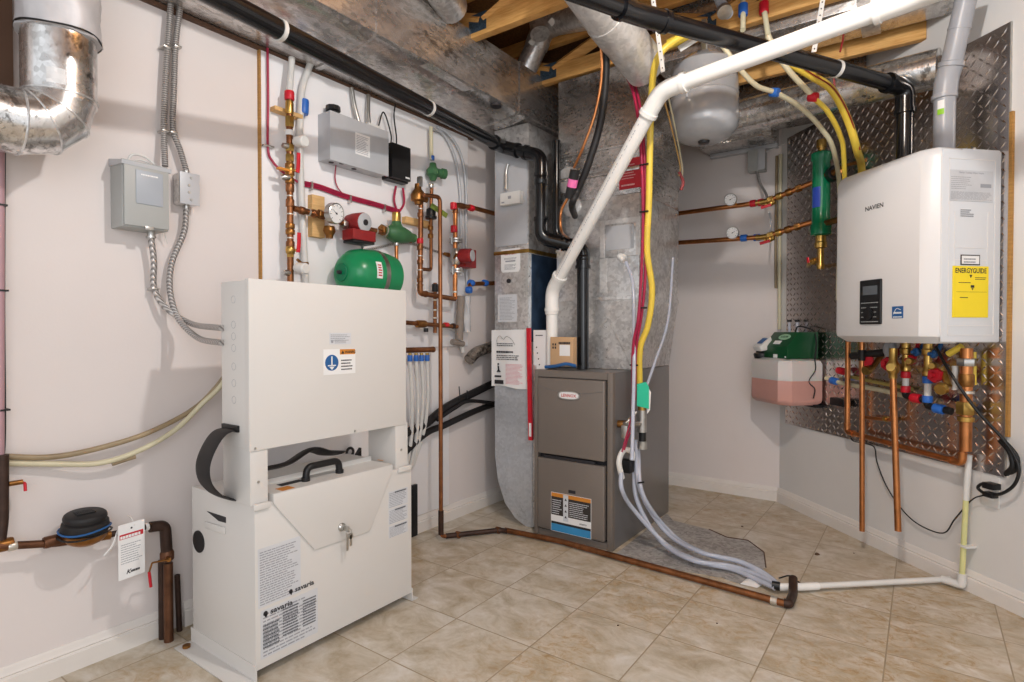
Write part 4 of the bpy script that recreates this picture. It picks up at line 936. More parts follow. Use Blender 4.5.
# branch to gauge, pump, air separator
t2 = thing('circulator_branch', 'horizontal copper branch with round gauge, red pump and green air separator', 'pipe assembly', (1.617,0.090,1.474), LW)
g0 = RL(208); 
pts = [(ru+0.01, RO+0.005, (1.366,0.080,1.522)[2]), (1.522,0.080,1.516), (1.595,0.085,1.497), (1.820,0.085,1.490), (1.991,0.080,1.476)]
m = M(LW); m.tube(pts, 0.0125, 0.01); part('pipe', m, COPPERD, t2)
for px, py in ((300,210.5),(312,213)): pass
for q in ((1.388,0.080,1.520), (1.444,0.080,1.518), (1.482,0.080,1.516)): collar(t2, q, (1, 0, -0.1), 0.016, 0.022, COPPERD, LW)
for q in ((1.420,0.080,1.518), (1.767,0.085,1.490)): collar(t2, q, (1, 0, -0.1), 0.0155, 0.006, SOLDER, LW, 'solder_ring')
collar(t2, (1.473,0.080,1.520), (1, 0, 0), 0.019, 0.02, BRONZE, LW, 'hex_union', hexa=True)
gauge(t2, ((1.504,0.120,1.525)[0], 0.11, (1.504,0.120,1.525)[2]), (0.15, 1, -0.12), 0.043, LW)
m = M(LW); q = (1.511,0.100,1.454); m.lathe((q[0], 0.09, q[2]+0.02), (0, 0, -1), [(0, 0.022), (0.02, 0.026), (0.035, 0.018), (0.05, 0.014)], 14); part('valve_body', m, BRONZE, t2)
c = (1.604,0.120,1.503); c = (c[0]+0.032, 0.08, c[2]+0.006)
collar(t2, (1.590,0.085,1.496), (1, 0, -0.1), 0.020, 0.022, CHROME, LW, 'union_nut', hexa=True)
m = M(LW); m.lathe((c[0]+0.004, 0.055, c[2]+0.004), (0.12, 1, -0.08), [(0, 0.034), (0.03, 0.040), (0.085, 0.043), (0.09, 0.040)], 26); pm = part('pump_motor', m, REDD, t2)
m = M(LW); m.lathe((c[0]+0.0148, 0.144, c[2]-0.003), (0.12, 1, -0.08), [(0, 0.040), (0.004, 0.040), (0.006, 0.036)], 26); pf = part('pump_faceplate', m, GREYL, pm)
m = M(LW); m.lathe((c[0]+0.0155, 0.150, c[2]-0.003), (0.12, 1, -0.08), [(0, 0.013), (0.004, 0.013)], 16); part('pump_plug', m, INK, pm)
m = M(LW); m.box((c[0]-0.05, 0.075, c[2]-0.082), (c[0]+0.075, 0.15, c[2]-0.036), 0.006); tb = part('terminal_box', m, REDD, t2)
m = M(LW); m.box((c[0]-0.046, 0.078, c[2]-0.094), (c[0]+0.070, 0.146, c[2]-0.082), 0.002); part('box_base', m, BLACK, t2)
m = M(LW); m.tube([(c[0]+0.05, 0.09, c[2]-0.09), (c[0]+0.07, 0.06, c[2]-0.11), (c[0]+0.10, 0.03, c[2]-0.105), (2.009,0.020,1.474), (2.206,0.015,1.462), (2.371,0.030,1.437)], 0.006, smooth=True, seg=8); part('armoured_lead', m, CONDH, t2)
# air separator casting
s_ = (1.871,0.090,1.497); s_ = (s_[0]+0.02, 0.085, s_[2]-0.004)
m = M(LW); m.lathe((s_[0]-0.075, 0.085, s_[2]+0.008), (1, 0, -0.06), [(0, 0.020), (0.012, 0.024), (0.02, 0.022), (0.035, 0.034), (0.07, 0.046), (0.11, 0.040), (0.15, 0.030), (0.17, 0.022), (0.19, 0.022)], 22); m.lathe((s_[0], 0.085, s_[2]+0.03), (0, 0, 1), [(0, 0.035), (0.02, 0.024), (0.03, 0.022)], 20); part('air_separator', m, GREENM, t2)
collar(t2, (s_[0]-0.088, 0.085, s_[2]+0.009), (1, 0, -0.06), 0.026, 0.016, BRONZE, LW, 'union_nut', hexa=True)
collar(t2, (s_[0]-0.07, 0.085, s_[2]+0.009), (1, 0, -0.06), 0.025, 0.006, SOLDER, LW, 'solder_ring')
collar(t2, (s_[0], 0.085, s_[2]+0.078), (0, 0, 1), 0.021, 0.05, BRASS, LW, 'air_vent')
m = M(LW); m.tube([(s_[0], 0.085, s_[2]-0.04), (s_[0], 0.085, s_[2]-0.14)], 0.009); part('drop_pipe', m, COPPER, t2)
collar(t2, (s_[0], 0.085, s_[2]-0.045), (0, 0, 1), 0.013, 0.018, CHROME, LW)
# green expansion tank lying on its side
t = thing('expansion_tank', 'green expansion tank strapped on its side above the white cabinet', 'tank', (1.695,0.140,1.196), LW)
a = (1.525,0.140,1.290); b = (1.874,0.140,1.284); zc = (1.684,0.140,1.282)[2]
ua, ub = a[0]+0.012, b[0]-0.045
m = M(LW); m.lathe((ua, 0.135, zc), (1, 0, 0), [(0, 0.045), (0.0, 0.052), (0.02, 0.078), (0.05, 0.10), (0.09, 0.108), (0.14, 0.108), (0.146, 0.111), (0.154, 0.111), (0.16, 0.108), (0.21, 0.106), (ub-ua-0.03, 0.096), (ub-ua-0.01, 0.07), (ub-ua, 0.04)], 36); part('tank_shell', m, GREEN, t)
m = M(LW); m.lathe((ua-0.004, 0.135, zc), (1, 0, 0), [(0, 0.038), (0.01, 0.040)], 24); cp = part('end_cap', m, GREENB, t)
m = M(LW); m.rod((ua-0.02, 0.135, zc), (ua, 0.135, zc), 0.008); part('air_valve', m, INK, t)
m = M(LW); R2 = 0.1125
for uu in (ua+0.150,):
    m.loft([[(uu, 0.135+R2*math.cos(a_), zc+R2*math.sin(a_)), (uu+0.022, 0.135+R2*math.cos(a_), zc+R2*math.sin(a_)), (uu+0.022, 0.135+(R2-0.003)*math.cos(a_), zc+(R2-0.003)*math.sin(a_)), (uu, 0.135+(R2-0.003)*math.cos(a_), zc+(R2-0.003)*math.sin(a_))] for a_ in [k*2*math.pi/40 for k in range(41)]], False)
part('steel_strap', m, CHROME, t)
m = M(lambda u, o, z: LW(u, 0.135+0.110*math.cos(math.radians(4)+(z-zc)/0.11)+o, zc+0.110*math.sin(math.radians(4)+(z-zc)/0.11))); ROT[m.fr] = math.pi/2
m.loft([[(ua+0.098, 0.0, zc+k*0.006-0.03), (ua+0.128, 0.0, zc+k*0.006-0.03), (ua+0.128, -0.002, zc+k*0.006-0.03), (ua+0.098, -0.002, zc+k*0.006-0.03)] for k in range(13)]); tl = part('tank_label', m, PAPER, t)
m = M(lambda u, o, z: LW(u, 0.1355+0.110*math.cos(math.radians(4)+(z-zc)/0.11)+o, zc+0.1105*math.sin(math.radians(4)+(z-zc)/0.11))); ROT[m.fr] = math.pi/2
m.rows(ua+0.104, ua+0.124, zc+0.035, zc-0.02, 0.0, 5, 0.5, 5, False); part('label_print', m, INKR, t)
m = M(LW); m.rod((ub-0.01, 0.135, zc-0.02), (ub+0.045, 0.135, zc-0.022), 0.009); m.rod((ub+0.015, 0.135, zc-0.021), (ub+0.045, 0.135, zc-0.022), 0.012); part('threaded_stub', m, COPPERD, t)
# white uninsulated pex riser behind the manifold + two tails above
t = thing('pex_riser', 'milky white tube standing beside the brass manifold riser', 'tube', (1.423,0.040,1.288), LW)
m = M(LW); m.tube([(1.469,0.030,2.156), (1.427,0.035,2.045), (1.417,0.035,1.960), (1.411,0.035,1.776), (1.423,0.035,1.452), (1.436,0.035,1.227)], 0.0135, smooth=True); part('tube', m, PEXW, t)
q = (1.429,0.035,1.956); collar(t, q, (0.05, 0, 1), 0.021, 0.06, BLUE, LW, 'blue_crimp')
t = thing('pex_tail', 'milky tube entering the red crimp atop the brass riser', 'tube', RL(93), LW)
m = M(LW); m.tube([(1.360,0.060,2.122), RL(94)], 0.0125); part('tube', m, PEXW, t)
# wood blocks
def wblock(p0, p1, d, lab, grp='wooden mounting blocks on the white board', mt=WOODL):
    m = M(LW); m.box((p0[0], 0.014, p1[2]), (p1[0], d, p0[2]), 0.002); return tag(part('wood_block', m, mt), lab, 'wood block', grp)
wblock((1.292,0.050,1.917), (1.416,0.050,1.900), 0.05, 'pine block behind the red-topped brass riser')
wblock((1.460,0.045,1.605), (1.522,0.045,1.431), 0.045, 'upright pine block behind the round gauge')
wblock((1.992,0.045,1.601), (2.160,0.045,1.567), 0.045, 'pine block between the green separator and copper riser')
# red control cables
t = thing('red_cable_bundle', 'bundle of red cables clipped across the white board', 'cable', (1.674,0.020,1.637), LW)
for i, dz in enumerate((-0.004, 0.003, 0.009)):
    m = M(LW); m.tube([(1.437,0.024,1.641), (1.514,0.024,1.640), (1.643,0.024,1.635), (1.815,0.024,1.626), (1.952,0.024,1.622)][0:0]+[(p[0], 0.022+0.004*i, p[2]+dz) for p in ((1.437,0.024,1.643), (1.514,0.024,1.644), (1.643,0.024,1.631), (1.815,0.024,1.626), (1.959,0.024,1.618))], 0.0048, smooth=True, seg=8); part('cable', m, PINK, t)
m = M(LW); m.tube([(1.592,0.030,1.763), (1.591,0.024,1.703), (1.606,0.024,1.663), (1.639,0.030,1.633)], 0.0028, smooth=True, seg=6); part('cable', m, PINK, t)
for p in ((1.468,0.030,1.642), (1.666,0.030,1.625), (1.867,0.030,1.620)):
    m = M(LW); m.box((p[0]-0.004, 0.014, p[2]-0.018), (p[0]+0.004, 0.038, p[2]+0.018), 0.002); part('cable_clip', m, CHROME, t)
for pts in ([(1.931,0.040,1.736), (1.928,0.030,1.669), (1.947,0.030,1.620)], [(1.977,0.040,1.736), (1.993,0.030,1.667), (1.960,0.030,1.617)]):
    m = M(LW); m.tube(pts, 0.0055, smooth=True, seg=8); part('cable', m, PINK, t)
t = thing('red_pex_drop', 'red cable curving down the left edge of the white board', 'cable', (1.287,0.020,1.688), LW)
m = M(LW); m.tube([(1.277,0.025,2.138), (1.278,0.025,1.938), (1.276,0.025,1.751), (1.297,0.025,1.702), (1.335,0.040,1.665), (1.404,0.030,1.645)], 0.0048, smooth=True, seg=8); part('cable', m, PINK, t)
m = M(LW); p = (1.278,0.030,1.758); m.box((p[0]-0.022, 0.014, p[2]-0.003), (p[0]+0.022, 0.032, p[2]+0.004), 0.002); part('cable_clip', m, CHROME, t)
# zone control box
t = thing('zone_control_box', 'pale grey metal control box with paper label on the white board', 'electrical box', (1.66, 0, 1.76), LW)
u0, u1, z0, z1 = 1.512, 1.830, 1.757, 1.955
m = M(LW); m.box((u0, 0.014, z0), (u1, 0.095, z1), 0.002); part('box_body', m, GREYL, t)
m = M(LW); m.box((u0-0.001, 0.088, z0-0.006), (u1+0.002, 0.0985, z1+0.001), 0.002); cvr = part('front_cover', m, GREYL, t)
a = (1.641,0.100,1.901); b = (1.721,0.100,1.808)
m = M(LW); m.box((a[0], 0.0985, b[2]), (b[0], 0.0995, a[2])); lb = part('paper_label', m, PAPER, cvr)
m = M(LW); m.rows(a[0]+0.005, b[0]-0.005, a[2]-0.006, b[2]+0.008, 0.0995, 11, 0.4, 8); part('fine_print', m, INKG, lb)
for i, uu in enumerate((u0+0.04, u0+0.075, u0+0.16)):
    m = M(LW); m.lathe((uu, 0.05 if i != 1 else 0.075, z0-0.002), (0, 0, 1), [(0, 0.011), (0.003, 0.011)], 14); part('knockout_hole', m, INK, t)
m = M(LW); m.lathe((u0+0.05, 0.05, z1), (0, 0, 1), [(0, 0.022), (0.012, 0.024), (0.02, 0.024), (0.022, 0.032), (0.042, 0.030)], 9); part('cable_gland', m, BLACK, t)
for i, (px, py) in enumerate(((0, 0), (1, 0))):
    m = M(LW); q0 = (1.776,0.050,1.994); uu = u0+0.195+0.055*i; m.tube([(uu, 0.05, z1), (uu-0.02*(1-i), 0.04, z1+0.08), (uu-0.03*(1-i)+0.01*i, 0.03, 2.12)], 0.0095, smooth=True); part('conduit_stub', m, CHROME, t)
m = M(LW); m.box((u0+0.215, 0.03, z1-0.005), (u0+0.285, 0.085, z1+0.018), 0.003); part('cable_clamp', m, PLASTW, t)
# transformer box
t = thing('relay_box', 'black upright plastic box right of the pale control box', 'electrical box', (1.995,0.000,1.755), LW)
a = (1.870,0.080,1.923); b = (1.989,0.080,1.761)
m = M(LW); m.box((a[0], 0.014, b[2]), (b[0], 0.082, a[2]), 0.003); part('box_body', m, BLACK, t)
m = M(LW); m.box((a[0]-0.006, 0.014, b[2]-0.006), (b[0]+0.004, 0.06, b[2]+0.016), 0.003); part('mounting_foot', m, BLACK, t)
m = M(LW); m.box((b[0]-0.035, 0.082, b[2]+0.01), (b[0]-0.008, 0.083, b[2]+0.018)); part('white_label', m, PAPER, t)
for i in range(2):
    m = M(LW); uu = a[0]+0.02+0.035*i; m.tube([(uu, 0.05, a[2]), (uu, 0.05, a[2]+0.05), (uu-0.04+0.03*i, 0.045, a[2]+0.14), (uu-0.08+0.075*i, 0.05, a[2]+(0.05 if i == 0 else 0.20))], 0.0035, smooth=True, seg=6); part('wire', m, [BLACK, PINK][0], t)

# ---- right hand group: brass mixing valve, copper risers, second pump
t = thing('copper_drop', 'long copper pipe dropping from the valve group and running across the floor', 'pipe', (2.150,0.120,0.179), LW)
tp = (2.061,0.100,1.705); c0 = (2.172,0.100,1.726)
fl = (-1.941,2.097,0.020); ff = fl[0]+2.11; zo = 0.02
top = (c0[0], ff*0+0.16, c0[2])
top = (2.111,0.160,1.701); tp = (1.999,0.160,1.689)
bot = (-1.932,2.094,0.018)
m = M(LW); m.tube([tp, top, (bot[1]-0.0, bot[0]+2.11, 0.55), (bot[1], bot[0]+2.11, 0.018), ((-1.891,2.175,0.018)[1], (-1.891,2.175,0.018)[0]+2.11, 0.018)], 0.0105, 0.03); part('pipe', m, COPPERM, t)
fp = [(-1.921,2.118,0.018), (-1.754,2.344,0.018), (-1.424,2.390,0.018), (-0.954,2.360,0.018), (-0.404,2.327,0.018), (-0.404,2.536,0.018)]
m = M(); m.tube([fp[0], fp[1], (-1.716,2.353,0.018)], 0.013, 0.02); part('dark_section', m, COPPERB, t)
m = M(); m.tube([(-1.733,2.359,0.018), (-1.424,2.390,0.018), (-0.404,2.327,0.018)], 0.0135); part('floor_pipe', m, COPPERD, t)
m = M(); m.tube([(-0.414,2.329,0.018), (-0.397,2.331,0.018), (-0.400,2.429,0.018), ((-0.413,2.506,0.018)[0], (-0.413,2.506,0.018)[1], 0.05)], 0.0165, 0.02); part('elbow', m, COPPERB, t)
for q, mt in (((-1.886,2.169,0.018), COPPERD), ((-1.763,2.338,0.018), COPPERD), ((-0.449,2.328,0.018), SOLDER)):
    m = M(); m.lathe(q, Vector((-0.404,2.327,0.018))-Vector((-0.954,2.360,0.018)), [(-0.01, 0.0165), (0.012, 0.0165)], 14); part('coupling', m, mt, t)
m = M(LW); bb = (bot[1], bot[0]+2.11, 0.0)
m.lathe((bb[0], bb[1], 0.03), (0, 0, 1), [(0, 0.0135), (0.12, 0.0135)], 14); part('dark_coupling', m, COPPERB, t)
t = thing('mixing_valve_riser', 'copper riser with brass relief valve head right of the green separator', 'pipe assembly', (2.038,0.100,1.240), LW)
a1 = (2.040,0.100,1.705); b1 = (2.031,0.100,1.229)
pipes(t, [(2.040,0.100,1.720), (2.031,0.100,1.224), (2.290,0.100,1.207)], 0.0125, COPPERD, LW)
for q in ((2.036,0.100,1.607), (2.032,0.100,1.445), (2.032,0.100,1.376), (2.031,0.100,1.288)): collar(t, q, (0, 0, 1), 0.0155, 0.022, COPPERD, LW); 
for q in ((2.036,0.100,1.636), (2.032,0.100,1.406), (2.032,0.100,1.337)): collar(t, q, (0, 0, 1), 0.0148, 0.005, SOLDER, LW, 'solder_ring')
collar(t, (2.032,0.100,1.479), (0, 0, 1), 0.0165, 0.025, RED, LW, 'red_ring')
q = (2.019,0.110,1.690)
m = M(LW); m.lathe((q[0], q[1]-0.01, q[2]-0.035), (0, 0, 1), [(0, 0.016), (0.012, 0.020), (0.02, 0.034), (0.045, 0.036), (0.06, 0.030), (0.075, 0.018), (0.10, 0.015)], 18); m.rod(q, (q[0]+0.05, q[1], q[2]-0.006), 0.016, 0.014); part('relief_valve', m, BRONZE, t)
m = M(LW); m.box((q[0]-0.006, q[1]-0.012, q[2]+0.05), (q[0]+0.012, q[1]+0.012, q[2]+0.10), 0.004); part('lift_lever', m, CHROME, t)
t = thing('fill_valve_riser', 'slim riser with green pressure reducing valve at top of the white board', 'pipe assembly', (2.169,0.050,1.352), LW)
m = M(LW); m.tube([(2.164,0.050,2.084), (2.162,0.055,1.914)], 0.010); part('cream_tube', m, CREAM, t)
collar(t, (2.166,0.055,1.925), (0, 0, 1), 0.013, 0.022, BLUE, LW, 'blue_crimp')
q = (2.167,0.060,1.853)
m = M(LW); m.lathe((q[0], 0.06, q[2]-0.045), (0, 0, 1), [(0, 0.014), (0.02, 0.022), (0.03, 0.034), (0.055, 0.034), (0.07, 0.020), (0.09, 0.016)], 8); m.lathe((q[0]+0.01, 0.06, q[2]+0.002), (1, 0.3, 0.0), [(0, 0.022), (0.04, 0.022), (0.045, 0.028), (0.065, 0.027)], 10); part('reducing_valve', m, GREENM, t)
m = M(LW); m.tube([(2.160,0.060,1.790), (2.152,0.060,1.682), (2.151,0.060,1.350), (2.059,0.080,1.346)], 0.009, 0.02); part('pipe', m, COPPERD, t)
m = M(LW); q = (2.142,0.070,1.638); m.lathe((q[0], q[1], q[2]-0.03), (0, 0, 1), [(0, 0.028), (0.012, 0.030), (0.016, 0.024), (0.05, 0.024), (0.055, 0.016)], 16); part('union_body', m, BLACK, t)
for q in ((2.152,0.060,1.779), (2.148,0.060,1.564), (2.148,0.060,1.523)): collar(t, q, (0, 0, 1), 0.014, 0.022, CHROME if q[2] > 1.6 else BRONZE, LW)
m = M(LW); m.sweep([(2.110,0.100,1.669), (2.207,0.120,1.628)], 0.014, 4, True, 0.15); part('green_handle', m, mat('olive_lever', (122, 142, 62), 0.5), t)
# black valve with white tee at mid height
t = thing('balance_valve_group', 'short copper cross with black capped valve under the risers', 'pipe assembly', (2.177,0.070,1.043), LW)
m = M(LW); m.tube([(2.170,0.070,1.285), (2.169,0.070,1.028)], 0.010); part('pipe', m, COPPERD, t)
m = M(LW); m.tube([(1.914,0.070,1.081), (2.169,0.070,1.069), (2.382,0.070,1.060)], 0.011); part('pipe', m, COPPERD, t)
collar(t, (2.068,0.070,1.073), (1, 0, 0), 0.019, 0.06, BRONZE, LW, 'valve_body'); collar(t, (2.170,0.070,1.259), (0, 0, 1), 0.017, 0.04, BLACK, LW, 'black_cap')
collar(t, (2.098,0.075,1.043), (0, 0, 1), 0.012, 0.02, BLACK, LW, 'black_cap')
for q in ((2.170,0.070,1.197), (2.169,0.070,1.146), (2.169,0.070,1.105)): collar(t, q, (0, 0, 1), 0.0145, 0.008, SOLDER, LW, 'solder_ring')
collar(t, (2.253,0.070,1.070), (1, 0, 0), 0.0135, 0.03, RED, LW, 'red_ring')
for q in ((2.308,0.070,1.065), (2.357,0.070,1.063)): collar(t, q, (1, 0, 0), 0.0145, 0.018, COPPERB, LW)
m = M(LW); m.tube([(2.198,0.050,1.069), (2.310,0.040,1.060), (2.395,0.030,1.027), (2.437,0.030,0.922)], 0.012, smooth=True); part('milky_tube', m, PEXW, t)
# second pump riser
t = thing('pump_riser', 'riser with flanged red pump at right edge of the white board', 'pipe assembly', (2.321,0.080,1.204), LW)
pipes(t, [(2.313,0.080,1.209), (2.318,0.080,1.709), (2.439,0.080,1.720), (2.714,0.080,1.721)], 0.0125, CREAM if False else COPPER, LW, fit=COPPERD)
for q, ax in (((2.297,0.085,1.699), (0, 0, 1)), ((2.306,0.080,1.580), (0, 0, 1)), ((2.447,0.080,1.716), (1, 0, 0))): collar(t, q, ax, 0.018, 0.035, RED, LW, 'red_crimp')
collar(t, (2.371,0.080,1.713), (1, 0, 0), 0.016, 0.04, COPPERD, LW)
for q in ((2.316,0.085,1.517), (2.324,0.085,1.358)):
    m = M(LW); m.lathe((q[0], q[1], q[2]-0.01), (0, 0, 1), [(0, 0.022), (0.001, 0.036), (0.008, 0.036), (0.009, 0.032), (0.014, 0.036), (0.022, 0.036), (0.023, 0.02)], 18); fl_ = part('flange', m, CHROME, t)
    for s2 in (-1, 1):
        m = M(LW); m.rod((q[0]+0.032*s2, q[1], q[2]-0.02), (q[0]+0.032*s2, q[1], q[2]+0.022), 0.006, seg=6); part('flange_bolt', m, CHROME, fl_)
c = (2.316,0.085,1.437)
m = M(LW); m.lathe((c[0], c[1], c[2]-0.045), (0, 0, 1), [(0, 0.018), (0.02, 0.028), (0.06, 0.028), (0.085, 0.018)], 16); part('pump_volute', m, CHROME, t)
m = M(LW); m.lathe((c[0]+0.01, c[1]+0.01, c[2]), (0.35, 1, 0), [(0, 0.030), (0.02, 0.038), (0.07, 0.038), (0.075, 0.034)], 22); pm = part('pump_motor', m, REDD, t)
m = M(LW); m.lathe((c[0]+0.035, c[1]+0.082, c[2]), (0.35, 1, 0), [(0, 0.030), (0.006, 0.030)], 22); part('pump_faceplate', m, GREYL, pm)
m = M(LW); m.box((c[0]+0.045, c[1]-0.04, c[2]-0.055), (c[0]+0.135, c[1]+0.03, c[2]+0.045), 0.005); part('terminal_box', m, REDD, pm)
m = M(LW); m.rod((c[0]-0.02, c[1]+0.02, c[2]+0.005), (c[0]-0.06, c[1]+0.04, c[2]-0.02), 0.009, 0.006); m.rod((c[0]-0.06, c[1]+0.0, c[2]+0.0), (c[0]-0.10, c[1]+0.01, c[2]+0.0), 0.012, 0.009); part('purge_cock', m, BRONZE, t)
for q in ((2.313,0.080,1.246),): collar(t, q, (0, 0, 1), 0.0155, 0.01, SOLDER, LW, 'solder_ring')
# bluish capped return pipe
t = thing('return_stub', 'short copper stub with blue crimps entering the return duct side', 'pipe', (2.494,0.070,1.268), LW)
m = M(LW); m.tube([(2.417,0.090,1.252), (2.438,0.080,1.297), (2.714,0.080,1.322)], 0.0125, 0.012); part('pipe', m, COPPER, t)
for q, ax in (((2.417,0.090,1.263), (0.3, 1, 0)), ((2.447,0.080,1.303), (1, 0, 0)), ((2.571,0.080,1.312), (1, 0, 0))): collar(t, q, ax, 0.019, 0.03, BLUE, LW, 'blue_crimp')
# grey plastic conduits arcing
for i, (dx, lab) in enumerate(((0, 'left of the two grey conduits arcing down beside the red pump'), (5.0, 'right of the two grey conduits arcing down beside the red pump'))):
    m = M(LW)
    pts = ([(2.185,0.030,2.089), (2.284,0.030,2.080), (2.372,0.030,1.980), (2.413,0.030,1.815), (2.421,0.030,1.624), (2.429,0.030,1.376)], [(2.230,0.030,2.107), (2.332,0.030,2.088), (2.430,0.030,1.994), (2.464,0.030,1.825), (2.464,0.030,1.630), (2.472,0.030,1.268)])[i]
    m.tube(pts, 0.0075, smooth=True, seg=10); tag(part('flexible_conduit', m, GREYL), lab, 'conduit', 'grey conduits arcing from the ledger')
# insulated pipe end in plastic
t = thing('wrapped_pipe_end', 'grey foam sleeve with loose clear plastic wrap right of the copper drop', 'pipe insulation', (2.370,0.080,0.973), LW)
m = M(LW); m.tube([(2.374,0.070,1.228), (2.357,0.070,0.990)], 0.022); part('foam_sleeve', m, INSUL, t)
m = M(LW); m.tube([(2.390,0.070,0.968), (2.300,0.070,0.980)], 0.016); part('foam_elbow', m, INSUL, t)
m = M(LW); m.loft([[((2.433,0.070,1.231)[0]+0.022*math.cos(a_)*(1+0.3*math.sin(3*a_+k)), 0.06+0.02*math.sin(a_), (2.433,0.070,1.231)[2]-k*0.028) for a_ in [j*math.pi/6 for j in range(12)]] for k in range(8)]); part('plastic_wrap', m, BAG, t)
m = M(LW); m.tube([(2.450,0.020,1.735), (2.473,0.015,1.549), (2.455,0.015,1.424), (2.481,0.015,1.270)], 0.002, smooth=True, seg=5); tag(part('thin_wire', m, PLASTW), 'thin white wire wandering behind the red pump', 'wire')
# floor heating header with four tails
t = thing('heating_header', 'copper header with four blue-ringed milky tubes right of the white cabinet', 'pipe assembly', (2.016,0.080,0.935), LW)
m = M(LW); m.tube([(1.875,0.090,0.946), (2.133,0.090,0.944)], 0.0135); m.lathe((2.126,0.090,0.944), (1, 0, 0), [(0, 0.0145), (0.012, 0.0145), (0.016, 0.008)], 14); part('header_pipe', m, COPPERD, t)
for i in range(4):
    p0 = ((1.972,0.090,0.931), (2.013,0.090,0.930), (2.051,0.090,0.929), (2.090,0.090,0.928))[i]
    m = M(LW); m.tube([p0, (p0[0], p0[1], p0[2]-0.02)], 0.009); part('barb', m, BRASS, t)
    collar(t, (p0[0], p0[1], p0[2]-0.025), (0, 0, 1), 0.013, 0.03, BLUE, LW, 'blue_crimp')
    e = (((1.995,0.080,0.700), (2.007,0.060,0.500), (1.988,0.030,0.301)), ((2.036,0.080,0.696), (2.041,0.060,0.495), (2.015,0.030,0.321)), ((2.071,0.080,0.693), (2.062,0.060,0.492), (2.029,0.030,0.343)), ((2.106,0.080,0.715), (2.098,0.060,0.537), (2.049,0.030,0.359)))[i]
    m = M(LW); m.tube([(p0[0], p0[1], p0[2]-0.03), e[0], e[1], e[2]], 0.0095, smooth=True, seg=10); part('milky_tube', m, PEXW, t)
# black lines low on the wall
for i, (pts, lab, r_) in enumerate((([(1.930,0.050,0.530), (2.115,0.050,0.564), (2.306,0.050,0.641), (2.753,0.050,0.745)], 'upper thick black hose running low along the left wall', 0.022),
        ([(1.910,0.050,0.408), (2.115,0.050,0.513), (2.266,0.050,0.539), (2.517,0.050,0.585), (2.753,0.050,0.613)], 'lower black hose running low along the left wall', 0.017),
        ([(2.172,0.080,0.580), (2.312,0.080,0.627), (2.437,0.080,0.652), (2.713,0.080,0.607)], 'thin black hose looping between the two black hoses', 0.010))):
    m = M(LW); m.tube(pts, r_, smooth=True); tag(part('black_hose', m, RUBBER), lab, 'hose', 'black hoses low on the left wall')
for i, q in enumerate(((2.345,0.080,0.710), (2.411,0.080,0.693))):
    m = M(LW); m.tube([(q[0], 0.08, q[2]+0.03-0.01*i), (q[0]+0.004, 0.085, q[2]-0.05)], 0.003, seg=6); tag(part('cable_tie', m, BLACK), 'black tie end on the black hoses, '+('left one' if i == 0 else 'right one'), 'cable tie')
m = M(LW); m.tube([(2.441,0.070,0.878), (2.502,0.070,0.921), (2.697,0.070,0.956)], 0.032, 0.05); tag(part('wrapped_elbow', m, galv('dark_foil', (24, 22, 22), (44, 40, 38), (150, 140, 130), 0.3, 14, metal=0.3)), 'dark foil wrapped elbow poking from the return duct', 'duct elbow')
m = M(LW); a = (2.035,0.030,0.261); b = (2.083,0.030,-0.036)
m.box((a[0], 0.014, b[2]), (b[0], 0.03, a[2]), 0.004); st = part('black_rail', m, BLACK); tag(st, 'short black perforated rail hanging beside the white cabinet', 'rail')
# ================================================================ TREAD PLATE ON THE RIGHT WALL
t = thing('tread_plate', 'polished diamond tread plate sheet covering the right wall', 'metal sheet', (0.72, 0, 0.48), RW)
PU0, PU1, PZ0, PZ1 = 0.065, 1.362, 0.488, 2.182
m = M(RW); m.box((PU0, 0.001, PZ0), (PU1, 0.008, PZ1))
def lozenges(m, u0, u1, z0, z1, o, pitch=0.030, L=0.0165, w=0.0042, h=0.0022):
    nu = int((u1-u0)/pitch); nz = int((z1-z0)/pitch)
    d = math.sqrt(0.5)
    for i in range(nu):
        for j in range(nz):
            cu = u0+(i+0.5)*pitch; cz = z0+(j+0.5)*pitch
            ax = (d, d) if (i+j) % 2 else (d, -d); px = (-ax[1], ax[0])
            A = [(cu+ax[0]*L*s_, cz+ax[1]*L*s_) for s_ in (-1, 1)]; B_ = [(cu+px[0]*w*s_, cz+px[1]*w*s_) for s_ in (-1, 1)]
            vs = [m._v((A[0][0], o, A[0][1])), m._v((B_[0][0], o, B_[0][1])), m._v((A[1][0], o, A[1][1])), m._v((B_[1][0], o, B_[1][1]))]
            r0 = m._v((cu-ax[0]*L*0.5, o+h, cz-ax[1]*L*0.5)); r1 = m._v((cu+ax[0]*L*0.5, o+h, cz+ax[1]*L*0.5))
            m.face([vs[0], vs[1], r0]); m.face([vs[0], r0, vs[3]]); m.face([vs[1], vs[2], r1, r0]); m.face([vs[3], r0, r1, vs[2]])
pl = part('sheet', m, TREAD, t)
m = M(RW); lozenges(m, PU0, PU1, PZ0, PZ1, 0.008); part('raised_tread_pattern', m, TREAD, t)
m = M(RW); m.box((PU1, 0.0, PZ0), (PU1+0.003, 0.010, PZ1)); part('cut_edge', m, CHROME, t)
m = M(RW); m.box((1.366, 0, (1.374,0.000,0.642)[2]), (1.377, 0.012, (1.366,0.000,1.848)[2])); tag(part('wall_strip', m, STRIP), 'varnished wooden strip fixed upright beside the tread plate', 'wood strip')

